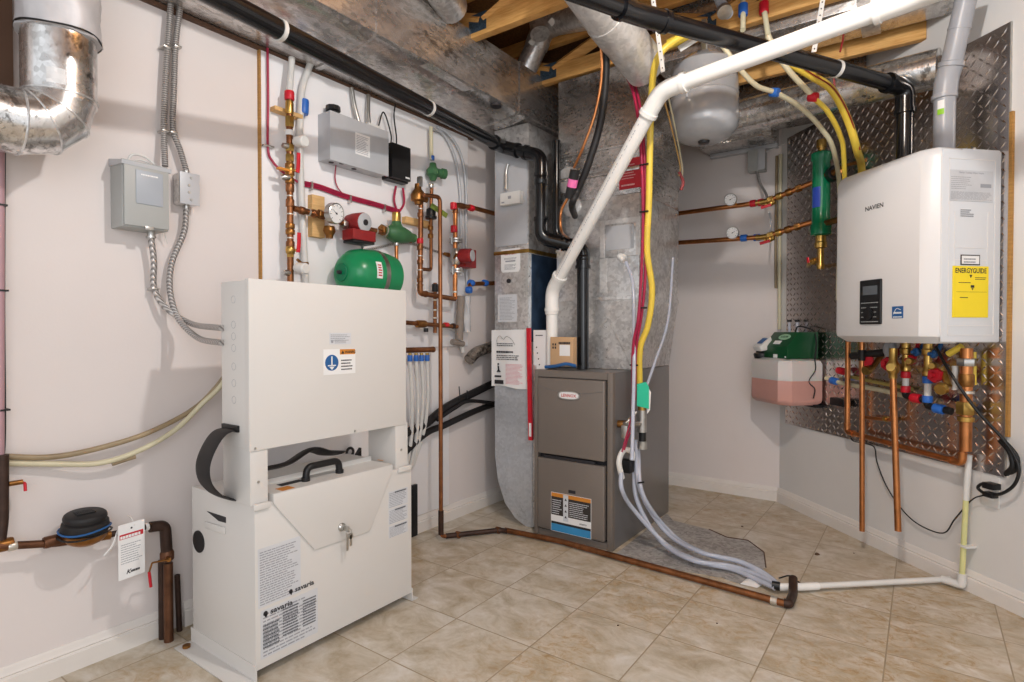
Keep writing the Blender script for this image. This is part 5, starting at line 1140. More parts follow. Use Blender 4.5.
# ================================================================ WATER HEATER
t = thing('water_heater', 'white wall-hung tankless water heater on the tread plate', 'water heater', (1.1, 0.0, 0.98), RW)
def ring(u0, u1, o0, o1, of, ub, z, ins=0.0):
    return [(u0+ins, o0, z), (u0+ins, o1-0.03-ins, z), (u0+0.008+ins, o1-0.010-ins, z), (u0+0.03+ins, o1-ins, z), (ub-ins, o1-ins, z), (u1-0.006-ins, of-ins*0.5+0.006, z), (u1-ins, of-ins*0.5, z), (u1-ins, o0, z)]
U0, U1 = 0.843, 1.340
m = M(RW); m.loft([ring(U0, U1, 0.17, 0.315, 0.275, 1.292, z, i) for z, i in ((0.990, 0.030), (1.016, 0.002), (1.03, 0.0), (1.685, 0.0), (1.708, 0.006), (1.718, 0.016), (1.722, 0.03))]); fc = part('front_cover', m, HEATER, t)
m = M(RW); m.box((U0+0.006, 0.012, 0.993), (U1-0.003, 0.18, 1.716), 0.006); bc = part('body', m, HEATERS, t)
F_RS = lambda a, b, z: RW(U1+0.0+b, 0.272-a, z); ROT[F_RS] = -math.pi/4
m = M(F_RS); m.box((0.004, -0.004, 0.996), (0.258, 0.0015, 1.708), 0.003); sp = part('side_panel', m, HEATERS, t)
m = M(F_RS)
for (a0, a1, z0, z1) in ((0.03, 0.232, 1.02, 1.675),):
    for bx_ in (((a0, z0), (a0+0.003, z1)), ((a1-0.003, z0), (a1, z1)), ((a0, z0), (a1, z0+0.003)), ((a0, z1-0.003), (a1, z1)), ((a0, 1.055), (a1, 1.058)), ((a0+0.025, 1.30), (a1-0.03, 1.302)), ((a0+0.025, 1.345), (a1-0.03, 1.347)), ((a0+0.025, 1.10), (a0+0.028, 1.48)), ((a1-0.033, 1.10), (a1-0.03, 1.48))):
        m.box((bx_[0][0], 0.0, bx_[0][1]), (bx_[1][0], 0.003, bx_[1][1]))
part('pressed_ribs', m, HEATER, sp)
def NS(p): return (0.272-p[1], p[2])
F_RS2 = lambda a, b, z: RW(U1+0.003+b, 0.272-a, z); ROT[F_RS2] = -math.pi/4
# rating plate
a = NS((1.348,0.241,1.632)); b = NS((1.348,0.053,1.518))
m = M(F_RS2); m.box((a[0], -0.002, b[1]), (b[0], 0.0008, a[1])); rp = part('rating_plate', m, mat('grey_rating_plate', (196, 198, 202), 0.5), sp)
m = M(F_RS2); m.text('Navien Tankless Water Heater', 0.0085, (a[0]+b[0])/2, a[1]-0.012, 0.0008, 'CENTER', bold=True); m.rows(a[0]+0.006, b[0]-0.09, a[1]-0.02, a[1]-0.07, 0.0008, 7, 0.3, 3); m.rows(a[0]+0.006, b[0]-0.006, a[1]-0.078, b[1]+0.006, 0.0008, 9, 0.35, 4, False); m.box((b[0]-0.055, 0.0008, a[1]-0.062), (b[0]-0.008, 0.0012, a[1]-0.048)); part('fine_print', m, INKG, rp)
a = NS((1.348,0.192,1.491)); b = NS((1.348,0.105,1.472))
m = M(F_RS2); m.rows(a[0], b[0]-0.03, a[1], a[1]-0.03, 0.0, 4, 0.5, 5); part('fine_print', m, INKG, sp)
a = NS((1.348,0.189,1.320)); b = NS((1.348,0.106,1.282))
m = M(F_RS2); m.box((a[0], -0.001, b[1]), (b[0], 0.0006, a[1]), 0.0); m.box((a[0], 0.0006, b[1]), (b[0], 0.001, b[1]+0.003)); lbf = part('framed_sticker', m, INK, sp)
m = M(F_RS2); m.box((a[0]+0.004, 0.0006, b[1]+0.004), (b[0]-0.004, 0.0014, a[1]-0.004)); part('sticker_paper', m, PAPER, lbf)
m = M(F_RS2); m.rows(a[0]+0.012, b[0]-0.012, a[1]-0.008, b[1]+0.008, 0.0014, 2, 0.5, 9); part('fine_print', m, INKG, lbf)
a = NS((1.348,0.223,1.278)); b = NS((1.348,0.068,1.087))
m = M(F_RS2); m.box((a[0], -0.001, b[1]), (b[0], 0.0012, a[1])); eg = part('energy_label', m, YLABEL, sp)
w = b[0]-a[0]; h = a[1]-b[1]
m = M(F_RS2); m.text('ENERGYGUIDE', h*0.135, (a[0]+b[0])/2, a[1]-h*0.135, 0.0012, 'CENTER', bold=True, sx=min(1.0, w/(h*0.135*7.6)))
m.prism([(a[0]+w*0.46, a[1]-h*0.17), (a[0]+w*0.54, a[1]-h*0.17), (a[0]+w*0.50, a[1]-h*0.235)], 0.0012, 0.0016)
m.rows(a[0]+w*0.62, b[0]-w*0.04, a[1]-h*0.20, a[1]-h*0.26, 0.0012, 2, 0.4, 3); m.rows(a[0]+w*0.16, a[0]+w*0.5, a[1]-h*0.30, a[1]-h*0.33, 0.0012, 1, 0.5, 4)
m.box((a[0]+w*0.50, 0.0012, a[1]-h*0.42), (a[0]+w*0.60, 0.0016, a[1]-h*0.37)); m.prism([(a[0]+w*0.52, a[1]-h*0.43), (a[0]+w*0.58, a[1]-h*0.43), (a[0]+w*0.55, a[1]-h*0.47)], 0.0012, 0.0016)
m.box((a[0]+w*0.10, 0.0012, a[1]-h*0.505), (b[0]-w*0.05, 0.0015, a[1]-h*0.50)); m.rows(a[0]+w*0.2, a[0]+w*0.5, a[1]-h*0.59, a[1]-h*0.62, 0.0012, 1, 0.5, 6)
part('label_print', m, INK, eg)
# front marks
F_RF = lambda u, o, z: RW(u, 0.3155+o, z); ROT[F_RF] = -math.pi/4
q = (1.078,0.316,1.544)
m = M(F_RF); m.text('NAVIEN', 0.026, (1.025,0.316,1.547)[0], (1.025,0.316,1.540)[2], 0.0, bold=True, sx=1.05); part('maker_name', m, INK, fc)
a = (1.007,0.316,1.250); b = (1.121,0.316,1.065)
m = M(RW); m.box((a[0], 0.313, b[2]), (b[0], 0.324, a[2]), 0.006, 3); cp = part('control_panel', m, BLACK, t)
m = M(F_RF); w = b[0]-a[0]; h = a[2]-b[2]; m.box((a[0]+w*0.18, 0.008, a[2]-h*0.34), (b[0]-w*0.15, 0.0092, a[2]-h*0.14), 0.0); part('display', m, SCREEN, cp)
m = M(F_RF); m.lathe((a[0]+w*0.46, 0.008, b[2]+h*0.24), (0, 1, 0), [(0, w*0.24), (0.004, w*0.24), (0.005, w*0.2)], 22); part('control_dial', m, BLACKP, cp)
m = M(F_RF); m.rows(a[0]+w*0.1, b[0]-w*0.1, a[2]-h*0.42, b[2]+h*0.05, 0.0086, 5, 0.15, 3, False); part('button_print', m, GREY, cp)
a = (1.170,0.316,1.134); b = (1.223,0.316,1.087)
m = M(F_RF); m.box((a[0], -0.001, b[2]), (b[0], 0.0008, a[2])); es = part('blue_certificate_sticker', m, BLUEL, t)
m = M(F_RF); w = b[0]-a[0]; h = a[2]-b[2]; m.tube([(a[0]+w*0.15, 0.001, b[2]+h*0.35), (a[0]+w*0.4, 0.001, b[2]+h*0.8), (a[0]+w*0.8, 0.001, b[2]+h*0.7)], 0.0012, smooth=True, seg=5); m.rows(a[0]+w*0.15, b[0]-w*0.1, b[2]+h*0.62, b[2]+h*0.38, 0.0008, 1, 0.6, 2, False); m.rows(a[0]+w*0.1, b[0]-w*0.1, b[2]+h*0.22, b[2]+h*0.06, 0.0008, 1, 0.6, 3, False); part('sticker_print', m, PAPER, es)
# mounting screws on top
for uu in (1.20, 1.28, 1.31):
    m = M(RW); m.cyl((uu, 0.10, 1.716), (0, 0, 1), 0.012, 0.006); part('top_screw', m, CHROME, t)
# ---- grey flue from the heater top
t = thing('flue_pipe', 'grey plastic flue rising from the top of the white water heater', 'pipe', (1.22, 0.14, 1.72), RW)
pts = [(1.231,0.150,1.781), (1.233,0.150,1.982), (1.257,0.150,2.055), (1.323,0.150,2.307)]
pts[0] = (pts[0][0], 0.15, 1.716)
m = M(RW); m.tube([pts[0], pts[1]], 0.036, seg=20); part('lower_pipe', m, GREYP, t)
m = M(RW); m.tube([(pts[1][0], 0.15, pts[1][2]-0.03), (pts[1][0]+0.006, 0.15, pts[1][2]+0.03), pts[2]], 0.040, 0.04, seg=20); part('elbow', m, GREYP, t)
m = M(RW); m.tube([pts[2], pts[3]], 0.036, seg=20); part('upper_pipe', m, GREYP, t)
d_ = Vector(pts[3])-Vector(pts[2])
collar(t, Vector(pts[2])+d_*0.02, d_, 0.043, 0.02, GREYP, RW, seg=20); collar(t, Vector(pts[2])+d_*0.5, d_, 0.038, 0.008, GREYP, RW, seg=20)
collar(t, (pts[0][0], 0.15, pts[1][2]-0.035), (0, 0, 1), 0.043, 0.02, GREYP, RW, seg=20); collar(t, (pts[0][0], 0.15, 1.724), (0, 0, 1), 0.046, 0.012, PLASTW, RW, seg=20)
q = (pts[0][0], pts[1][2]-0.11)
m = M(lambda u, o, z: RW(pts[0][0]+(0.037+o)*math.sin(u), 0.15+(0.037+o)*math.cos(u), z)); ROT[m.fr] = -math.pi/4
m.loft([[(0.15+k*0.1, 0.0, q[1]), (0.15+k*0.1, 0.0, q[1]+0.055), (0.15+k*0.1, -0.001, q[1]+0.055), (0.15+k*0.1, -0.001, q[1])] for k in range(7)]); lb = part('pipe_label', m, PAPER, t)
m = M(m.fr); m.loft([[(0.15+k*0.1, 0.0005, q[1]), (0.15+k*0.1, 0.0005, q[1]+0.022), (0.15+k*0.1, -0.0005, q[1]+0.022), (0.15+k*0.1, -0.0005, q[1])] for k in range(7)]); part('green_stripe', m, mat('lime_print', (140, 196, 40), 0.5), lb)
# ---- black intake from heater across the ceiling
t = thing('black_vent_pipe', 'long black plastic vent pipe crossing the ceiling to the white water heater', 'pipe', (1.05, 0.15, 1.72), RW)
BV0 = ((1.101,0.200,1.903)[0], 0.20, 1.705)
k = M(); 
w0 = RW(BV0[0], 0.20, 1.714)
pts = [w0, RW(BV0[0], 0.20, (1.099,0.200,2.034)[2]), (-0.784,1.834,2.099), (-0.884,1.478,2.058)]
pipes(t, pts, 0.0305, BLACKP, fil=0.05, seg=18)
for p in (Vector(pts[1]).lerp(Vector(pts[2]), 0.97), Vector(pts[1]).lerp(Vector(pts[2]), 0.293)):
    m = M(); d_ = (Vector(pts[2])-Vector(pts[1])).normalized(); m.lathe(Vector(p), d_, [(0, 0.0325), (0.014, 0.0325)], 20); part('strap_loop', m, CHAINW, t)
# hanger straps
def strap(pts, lab, holes=True):
    t = thing('hanger_strap', lab, 'strap', pts[-1], WD, 'perforated hanger straps')
    m = M(); P = m.path(pts, 0.01); m.sweep(P, 0.0085, 4, True, 0.12, up=(0.58, 0.81, 0) if False else None); part('strap_band', m, CHAINW, t)
    m = M(); n = 9; a = Vector(pts[0]); b = Vector(pts[-1])
    for i in range(n):
        c = a.lerp(b, (i+0.5)/n); v = (Vector((0, 0, 1.033))-c).normalized(); m.lathe(c-v*0.004, v, [(0, 0.0026), (0.008, 0.0026)], 8)
    part('punched_holes', m, INK, t)
strap([(-0.869,2.158,2.336), (-0.858,2.164,2.250), (-0.838,2.187,2.052)], 'white perforated strap holding the white vent pipe at its bend')
strap([(-0.313,2.445,2.306), (-0.339,2.398,2.072)], 'perforated strap holding the black vent pipe behind the white pipe')
m = M(); v = (Vector((-0.028,2.065,2.013))-Vector((-0.844,2.182,1.978))).normalized(); m.lathe(Vector((-0.818,2.188,1.985)), v, [(0, 0.034), (0.018, 0.034)], 20); tag(part('pipe_clamp', m, CHAINW), 'metal clamp around the bend of the white vent pipe', 'clamp')

# ================================================================ GLYCOL FEEDER
t = thing('glycol_feeder', 'pink-filled jug with green pump box on the tread plate', 'glycol feeder', (0.25, 0.12, 0.64), RW)
JU0, JU1, JO0, JO1, JZ0, JZ1 = 0.050, 0.395, 0.02, 0.25, 0.635, 0.888
def jring(z, i=0.0):
    c = 0.05
    return [(JU0+i, JO0+i, z), (JU0+i, JO1-c-i*0.5, z), (JU0+c+i*0.5, JO1-i, z), (JU1-c-i*0.5, JO1-i, z), (JU1-i, JO1-c-i*0.5, z), (JU1-i, JO0+i, z)]
lv = JZ0+0.53*(JZ1-JZ0)
m = M(RW); m.loft([jring(z, i) for z, i in ((JZ0, 0.02), (JZ0+0.015, 0.004), (JZ0+0.03, 0.0), (lv, 0.0))]); part('fluid_filled_base', m, FLUID, t)
m = M(RW); m.loft([jring(z, i) for z, i in ((lv, 0.0), (JZ1-0.03, 0.0), (JZ1-0.012, 0.006), (JZ1, 0.03))]); part('jug_upper', m, JUG, t)
GU0, GU1 = 0.16, 0.375
prof = [(0.03, JZ1), (0.215, JZ1), (0.215, JZ1+0.065), (0.15, JZ1+0.145), (0.03, JZ1+0.145)]
m = M(RW); m.prism(prof, GU0, GU1, 0.004, 'oz'); gb = part('pump_box', m, GREEND, t)
# slanted face frame for the badge and display
sl = Vector((0, 0.065, -0.08)).normalized()
n_ = Vector((0, 0.08, 0.065)).normalized()
F_SL = lambda u, o, v: RW(u, 0.183+n_.y*o-sl.y*v, (JZ1+0.105)+n_.z*o-sl.z*v); ROT[F_SL] = -math.pi/4
m = M(F_SL); m.prism([((GU0+0.135)+0.05*math.cos(a_), 0.014+0.020*math.sin(a_)) for a_ in [k*math.pi/12 for k in range(24)]], 0.0015, 0.0035); bg = part('oval_badge', m, mat('pale_green_badge', (150, 196, 160), 0.4), gb)
m = M(F_SL); m.text('AXIOM', 0.019, GU0+0.135, 0.008, 0.004, 'CENTER', bold=True); part('badge_text', m, GREEND, bg)
m = M(F_SL); m.box((GU0+0.075, 0.001, -0.036), (GU0+0.135, 0.0025, -0.012)); part('white_label', m, PAPER, gb)
m = M(RW); m.prism([(0.17, JZ1+0.05), (0.25, JZ1+0.035), (0.262, JZ1+0.062), (0.19, JZ1+0.118)], GU0-0.035, GU0+0.035, 0.006, 'oz'); dm = part('display_module', m, PLASTW, t)
dd = (Vector((0, 0.262, JZ1+0.062))-Vector((0, 0.19, JZ1+0.118))); 
F_DM = lambda u, v, o: RW(u, 0.19+dd.y*v+0.56*o, JZ1+0.118+dd.z*v+0.75*o); ROT[F_DM] = -math.pi/4
m = M(F_DM); m.box((GU0-0.022, 0.2, 0.002), (GU0+0.024, 0.72, 0.004)); part('lcd', m, BLUEL, dm)
q = (0.135, 0.195, JZ1)
m = M(RW); m.lathe((0.125, 0.20, JZ1-0.004), (0.0, 0.1, 1), [(0, 0.042), (0.022, 0.046), (0.030, 0.043)], 26); m.box((0.08, 0.188, JZ1+0.014), (0.17, 0.212, JZ1+0.036), 0.004); part('screw_cap', m, BLACK, t)
m = M(RW); m.tube([(GU0+0.05, 0.05, JZ1+0.145), (GU0+0.07, 0.05, JZ1+0.175), (GU0+0.14, 0.05, JZ1+0.170), (GU1-0.01, 0.05, JZ1+0.148), (GU1+0.01, 0.05, JZ1+0.08), (GU1+0.012, 0.06, JZ1+0.0)], 0.004, smooth=True, seg=8); m.tube([(GU1+0.012, 0.06, JZ1), (JU1+0.01, 0.07, JZ1-0.06), (JU1-0.0, 0.10, JZ1-0.12), (JU1+0.02, 0.08, JZ1-0.16), (JU1+0.01, 0.08, JZ1-0.21)], 0.003, smooth=True, seg=8); part('black_lead', m, BLACK, t)
m = M(RW); m.box((GU1-0.12, 0.216, JZ1+0.002), (GU1-0.085, 0.218, JZ1+0.022)); m.box((GU1-0.02, 0.216, JZ1+0.006), (GU1-0.01, 0.2175, JZ1+0.014)); part('white_label', m, PAPER, gb)
for uu in (0.135, 0.205):
    m = M(RW); m.tube([(uu, 0.035, JZ1+0.08), (uu, 0.035, JZ1+0.20)], 0.008); part('clear_riser', m, CLEAR, t)
    collar(t, (uu, 0.035, JZ1+0.21), (0, 0, 1), 0.013, 0.012, BLACK, RW, 'black_cap')
m = M(RW); m.box((JU0+0.01, 0.009, JZ0-0.008), (JU1+0.03, 0.03, JZ0+0.004), 0.002); m.box((JU0+0.25, 0.02, JZ0-0.012), (JU1+0.0, 0.06, JZ0+0.004), 0.002); part('bracket', m, BLACK, t)
m = M(RW); p = (0.550,0.050,0.674); m.box((p[0]-0.05, 0.02, p[2]-0.02), (p[0]+0.05, 0.06, p[2]+0.02), 0.006); tag(part('feed_pump', m, BLACK), 'small black pump under the tubes right of the pink jug', 'pump')
m = M(RW); m.tube([(JU0-0.03, 0.02, 2.10), (JU0-0.035, 0.02, 1.60), (JU0-0.03, 0.02, 1.05)], 0.010, smooth=True)
tag(part('cream_riser', m, CREAM), 'cream tube running up the left edge of the tread plate', 'tube', 'cream tubes at the plate edge')
m = M(RW); m.tube([(JU0-0.06, 0.025, 2.10), (JU0-0.065, 0.025, 1.60), (JU0-0.06, 0.025, 1.30)], 0.008, smooth=True)
tag(part('cream_riser', m, CREAMD), 'darker tube in the wall corner beside the tread plate', 'tube', 'cream tubes at the plate edge')

# ================================================================ HYDRAULIC SEPARATOR AND BACK WALL PIPES
c = (0.516,0.130,1.736); su = c[0]
zt_ = (0.513,0.130,1.957)[2]; zb_ = (0.518,0.130,1.526)[2]
t = thing('hydraulic_separator', 'tall green cylinder separator left of the white water heater', 'separator', (su, 0.13, zb_), RW)
m = M(RW); m.lathe((su, 0.13, zb_), (0, 0, 1), [(0, 0.034), (0.006, 0.048), (0.055, 0.050), (0.065, 0.043), (0.12, 0.042), (zt_-zb_-0.05, 0.042), (zt_-zb_-0.04, 0.048), (zt_-zb_-0.01, 0.048), (zt_-zb_, 0.035)], 28); part('body', m, GREENB, t)
m = M(RW); m.lathe((su, 0.13, zt_), (0, 0, 1), [(0, 0.016), (0.02, 0.018), (0.02, 0.024), (0.06, 0.024), (0.062, 0.018)], 16); part('air_vent', m, BRASS, t)
m = M(RW); m.lathe((su+0.035, 0.10, zt_-0.13), (1, 0.3, 0), [(0, 0.032), (0.02, 0.040), (0.06, 0.040), (0.065, 0.034)], 22); part('black_cover', m, BLACK, t)
m = M(lambda u, o, z: RW(su+(0.0425+o)*math.sin(u), 0.13+(0.0425+o)*math.cos(u), z)); ROT[m.fr] = -math.pi/4
zz = (0.494,0.130,1.669)[2]; z2 = (0.493,0.130,1.772)[2]
m.loft([[(-0.2+k*0.15, 0.0008, zz), (-0.2+k*0.15, 0.0008, z2), (-0.2+k*0.15, -0.001, z2), (-0.2+k*0.15, -0.001, zz)] for k in range(8)]); part('blue_label', m, mat('royal_blue_label', (40, 70, 170), 0.4), t)
m = M(RW); m.lathe((su, 0.13, zb_), (0, 0, -1), [(0, 0.026), (0.03, 0.026), (0.035, 0.030), (0.06, 0.028), (0.065, 0.016), (0.14, 0.016), (0.15, 0.020), (0.17, 0.016)], 16); part('drain_fitting', m, BRASS, t)
for dz, dirn in ((0.06, 1), (zt_-zb_-0.13, 1)):
    m = M(RW); m.rod((su+0.04, 0.13, zb_+dz), (su+0.14, 0.13, zb_+dz), 0.016); part('side_port', m, BRONZE, t)
q = (su, 0.13, zb_-0.11)
m = M(RW); m.tube([(su, 0.13, q[2]), (su-0.10, 0.12, q[2]-0.02), (su-0.20, 0.05, q[2]-0.02)], 0.012); part('drain_pipe', m, BRASS, t)
ball_valve(t, (su-0.06, 0.125, q[2]-0.012), (1, 0.1, 0.2), 0.011, (0, 0, 1), RW, RED, hl=0.02)
def header(py0, py1, py2, lab, reds, blues, gx):
    t = thing('boiler_header', lab, 'pipe assembly', (-0.918,3.460,1.626), WD, None)
    return t
# upper header
t = thing('copper_header', 'upper copper pipe with dial gauge running from the plenum to the green separator', 'pipe assembly', (-0.919,3.460,1.765))
A0_, A1_, A2_ = (-1.267,3.500,1.767), (-0.716,3.400,1.751), (-0.470,3.366,1.816)
pipes(t, [A0_, A1_, A2_], 0.0135, COPPER, fit=BRASS)
gq = (-0.887,3.360,1.777); gauge(t, (gq[0], gq[1], gq[2]), (0.1, -1, -0.1), 0.034, WD)
m = M(); m.rod((gq[0], gq[1]+0.01, gq[2]), (gq[0]+0.01, 3.44, (-0.897,3.440,1.759)[2]), 0.010); part('gauge_stem', m, BRASS, t)
for q in ((-0.781,3.410,1.753), (-0.739,3.410,1.753)): collar(t, q, (1, 0, 0.05), 0.020, 0.03, RED, WD, 'red_crimp')
dv = Vector(A2_)-Vector(A1_)
for f in (0.12, 0.3, 0.5, 0.7): collar(t, Vector(A1_)+dv*f, dv, 0.020, 0.03, BRASS if f < 0.4 else BRONZE, WD, 'union', hexa=(f in (0.12, 0.7)))
p = Vector(A1_)+dv*0.12+Vector((0, 0, -0.02)); ball_valve(t, p, dv, 0.010, (-1, 0, -0.2), WD, RED, hl=0.045, out=(0, -0.7, -0.4))
t = thing('copper_header', 'lower copper pipe with dial gauge running from the plenum to the green separator', 'pipe assembly', (-0.918,3.460,1.580))
A0_, A1_, A2_ = (-1.266,3.500,1.587), (-0.715,3.400,1.558), (-0.479,3.376,1.611)
pipes(t, [A0_, A1_, A2_], 0.0135, COPPER, fit=BRASS)
gq = (-0.875,3.360,1.590); gauge(t, (gq[0], gq[1], gq[2]), (0.1, -1, -0.1), 0.034, WD)
m = M(); m.rod((gq[0], gq[1]+0.01, gq[2]), (gq[0]+0.01, 3.44, (-0.885,3.440,1.568)[2]), 0.010); part('gauge_stem', m, BRASS, t)
for q in ((-0.831,3.420,1.566), (-0.761,3.420,1.562)): collar(t, q, (1, 0, 0.02), 0.020, 0.035, BLUE, WD, 'blue_crimp')
dv = Vector(A2_)-Vector(A1_)
for f in (0.12, 0.3, 0.5, 0.7): collar(t, Vector(A1_)+dv*f, dv, 0.020, 0.03, BRASS if f < 0.4 else BRONZE, WD, 'union', hexa=(f in (0.12, 0.7)))
p = Vector(A1_)+dv*0.1+Vector((0, 0, -0.02)); ball_valve(t, p, dv, 0.010, (-1, 0, -0.2), WD, RED, hl=0.045, out=(0, -0.7, -0.4))
# thermostat wiring box on the back wall
t = thing('aquastat_box', 'grey metal control box high on the back wall', 'electrical box', (-0.827,0.000,2.033), BW)
a = (-0.884,0.060,2.145); b = (-0.786,0.060,2.012)
m = M(BW); m.box((a[0], 0, b[2]), (b[0], 0.075, a[2]), 0.006); part('box_body', m, GREY, t)
m = M(BW); m.box((a[0]+0.06, 0.075, b[2]+0.004), (b[0]+0.004, 0.082, a[2]-0.004), 0.004); part('cover', m, GREYL, t)
t = thing('armoured_lead', 'grey armoured lead dropping from the back wall box to the upper pipe', 'conduit', (-0.760,0.100,1.821), BW)
m = M(); m.tube([(-0.835,3.740,2.018), (-0.813,3.720,1.937), (-0.753,3.600,1.839), (-0.705,3.420,1.747)], 0.008, smooth=True, seg=8); part('conduit', m, CONDV, t)
m = M(); m.tube([(-0.699,3.420,1.697), (-0.705,3.500,1.655), (-0.693,3.420,1.564)], 0.005, smooth=True, seg=8); tag(part('grey_lead', m, GREYL), 'short grey lead joining the two back copper pipes', 'cable')
m = M(BW); m.tube([(-0.787,0.030,2.128), (-0.739,0.020,2.146), (-0.672,0.020,2.164)], 0.004, smooth=True, seg=6); tag(part('white_wire', m, PLASTW), 'white wire from the back wall box into the corner', 'wire')

# ================================================================ PIPING BELOW THE WATER HEATER
def vpipe(px0, py0, px1, py1, o, r, name, lab, mt):
    a = (0.789,0.120,0.972)
    return None
t = thing('discharge_pipe', 'copper relief pipe hanging below the heater, left of two', 'pipe', (0.823,0.140,0.113), RW, None)
p = (0.812,0.140,0.954); e = (0.823,0.140,0.108)
m = M(RW); m.tube([(p[0], 0.14, 0.99), e], 0.0115); part('pipe', m, COPPER, t)
m = M(RW); m.tube([(p[0], 0.14, 0.95), (p[0], 0.14, 0.90)], 0.016); part('union', m, RUBBER, t)
t = thing('discharge_pipe', 'copper relief pipe hanging below the brass valve, right of two', 'pipe', (1.035,0.150,0.186), RW, None)
p = (1.000,0.150,0.843); e = (1.035,0.150,0.182)
m = M(RW); m.tube([p, e], 0.013); part('pipe', m, COPPER, t)
q = (1.005,0.150,0.899)
m = M(RW); m.lathe((p[0], 0.15, p[2]-0.01), (0, 0, 1), [(0, 0.017), (0.02, 0.017), (0.03, 0.024), (0.06, 0.026), (0.075, 0.016), (0.13, 0.016)], 16); m.rod((p[0], 0.15, p[2]+0.035), (p[0]+0.03, 0.19, p[2]+0.04), 0.014, 0.017); part('relief_valve', m, BRASS, t)
t = thing('hot_return_pipe', 'bent copper pipe running under the heater across the tread plate', 'pipe assembly', (0.956,0.070,0.555), RW)
P0_ = (0.640,0.070,0.944); P1_ = (0.645,0.070,0.547); P2_ = (0.711,0.070,0.524); P3_ = (1.181,0.070,0.504)
m4 = (1.286,0.090,0.964)
pipes(t, [(P0_[0], 0.07, 0.99), (P0_[0], 0.07, P1_[2]-0.01), ((1.249,0.070,0.519)[0], 0.07, (1.249,0.070,0.519)[2]), ((1.263,0.070,0.729)[0], 0.07, (1.263,0.070,0.749)[2])], 0.0125, COPPER, RW)
g = (1.265,0.070,0.613); uu = (1.263,0.070,0.729)[0]
m = M(RW); m.tube([(uu, 0.07, (1.249,0.070,0.570)[2]), (uu, 0.07, 0.97)], 0.021, seg=18); part('gas_pipe', m, COPPER, t)
for py, rr, hh, mt, nm, hx_ in ((362, 0.032, 0.03, CHROME, 'union_nut', True), (380, 0.026, 0.05, BRONZE, 'coupling', False), (392, 0.027, 0.012, SOLDER, 'solder_ring', False), (408, 0.033, 0.05, BRASS, 'hex_union', True), (419, 0.028, 0.02, BRASS, 'coupling', False)):
    z_ = (1.263,0.070,0.768)[2]+(400-py)*((1.261,0.070,0.924)[2]-(1.265,0.070,0.613)[2])/80.0
    collar(t, (uu, 0.07, z_), (0, 0, 1), rr, hh, mt, RW, nm, 16, hx_)
t = thing('branch_pipe', 'short horizontal copper branch between the two relief pipes', 'pipe', (0.833,0.050,0.625), RW)
m = M(RW); m.tube([(0.712,0.050,0.621), (0.890,0.050,0.633), ((0.890,0.050,0.633)[0], 0.05, (0.889,0.050,0.724)[2])], 0.009, 0.02); part('pipe', m, COPPER, t)
collar(t, (0.856,0.050,0.633), (1, 0, 0), 0.013, 0.02, BRASS, RW)
# valves with crimp rings
def valve_drop(px, pyt, pyb, o, crimp, lab, tube=True):
    a = None
specs = [((906, 345), (906, 392), 0.09, RED, 'brass isolation valve with red crimp rings under the heater'),
         ((928, 345), (928, 402), 0.09, BLUE, 'brass isolation valve with blue crimp rings under the heater')]
VT = [((1.003,0.090,0.955), (1.004,0.090,0.860), (1.005,0.090,0.778), RED, 'brass isolation valve drop with red crimp rings under the heater'), ((1.112,0.090,0.958), (1.113,0.090,0.847), (1.114,0.090,0.747), BLUE, 'brass isolation valve drop with blue crimp rings under the heater')]
for (a, b, c, cr, lab) in VT:
    t = thing('isolation_valve', lab, 'valve', c, RW, None)
    m = M(RW); m.lathe((a[0], 0.09, 0.985), (0, 0, -1), [(0, 0.018), (0.02, 0.018), (0.025, 0.024), (0.045, 0.022), (0.05, 0.015), (0.985-b[2]-0.03, 0.015), (0.985-b[2]-0.02, 0.021), (0.985-b[2]-0.005, 0.020), (0.985-b[2], 0.013)], 14); part('valve_body', m, BRASS, t)
    m = M(RW); m.tube([(a[0], 0.09, b[2]), (a[0], 0.09, c[2])], 0.013); part('milky_tube', m, PEXW, t)
    for zz in (b[2]-0.012, c[2]+0.008): collar(t, (a[0], 0.09, zz), (0, 0, 1), 0.019, 0.028, cr, RW, 'crimp_ring')
    m = M(RW); m.tube([(a[0], 0.09, c[2]), (a[0], 0.09, c[2]-0.02), (a[0]+0.04, 0.09, c[2]-0.025), (a[0]+0.10, 0.08, c[2]-0.03)], 0.015, 0.02); part('crimp_elbow', m, BLACK, t)
    collar(t, (a[0]+0.055, 0.09, c[2]-0.026), (1, -0.1, -0.05), 0.020, 0.04, cr, RW, 'crimp_ring')
    m = M(RW); m.lathe((a[0]+0.05, 0.10, b[2]+0.05), (0.4, 1, 0), [(0, 0.010), (0.03, 0.012), (0.032, 0.016), (0.045, 0.012)], 10); part('service_port', m, BRASS, t)
    m = M(RW); m.lathe((a[0]+(0.055 if cr is BLUE else -0.075), 0.10, b[2]+(0.01 if cr is BLUE else 0.03)), (0.1, 1, 0.1), [(0, 0.030), (0.01, 0.032), (0.02, 0.030), (0.022, 0.012), (0.04, 0.012)], 6); part('valve_knob', m, RED, t)
    m = M(RW); m.rod((a[0]+(0.055 if cr is BLUE else -0.075), 0.10, b[2]), (a[0], 0.09, b[2]+0.03), 0.012); part('knob_stem', m, BRASS, t)
t = thing('drain_valve', 'brass hose drain valve with red wheel between the heater pipes', 'valve', (0.862,0.110,0.850), RW)
q = (0.839,0.110,0.867)
m = M(RW); m.lathe((q[0], 0.11, q[2]), (0.2, 1, -0.3), [(0, 0.014), (0.02, 0.018), (0.03, 0.022), (0.045, 0.020)], 12); part('valve_body', m, BRASS, t)
m = M(RW); m.lathe((q[0]-0.01, 0.12, q[2]+0.035), (0.2, 1, 0.2), [(0, 0.028), (0.012, 0.030), (0.014, 0.012)], 8); part('wheel', m, RED, t)
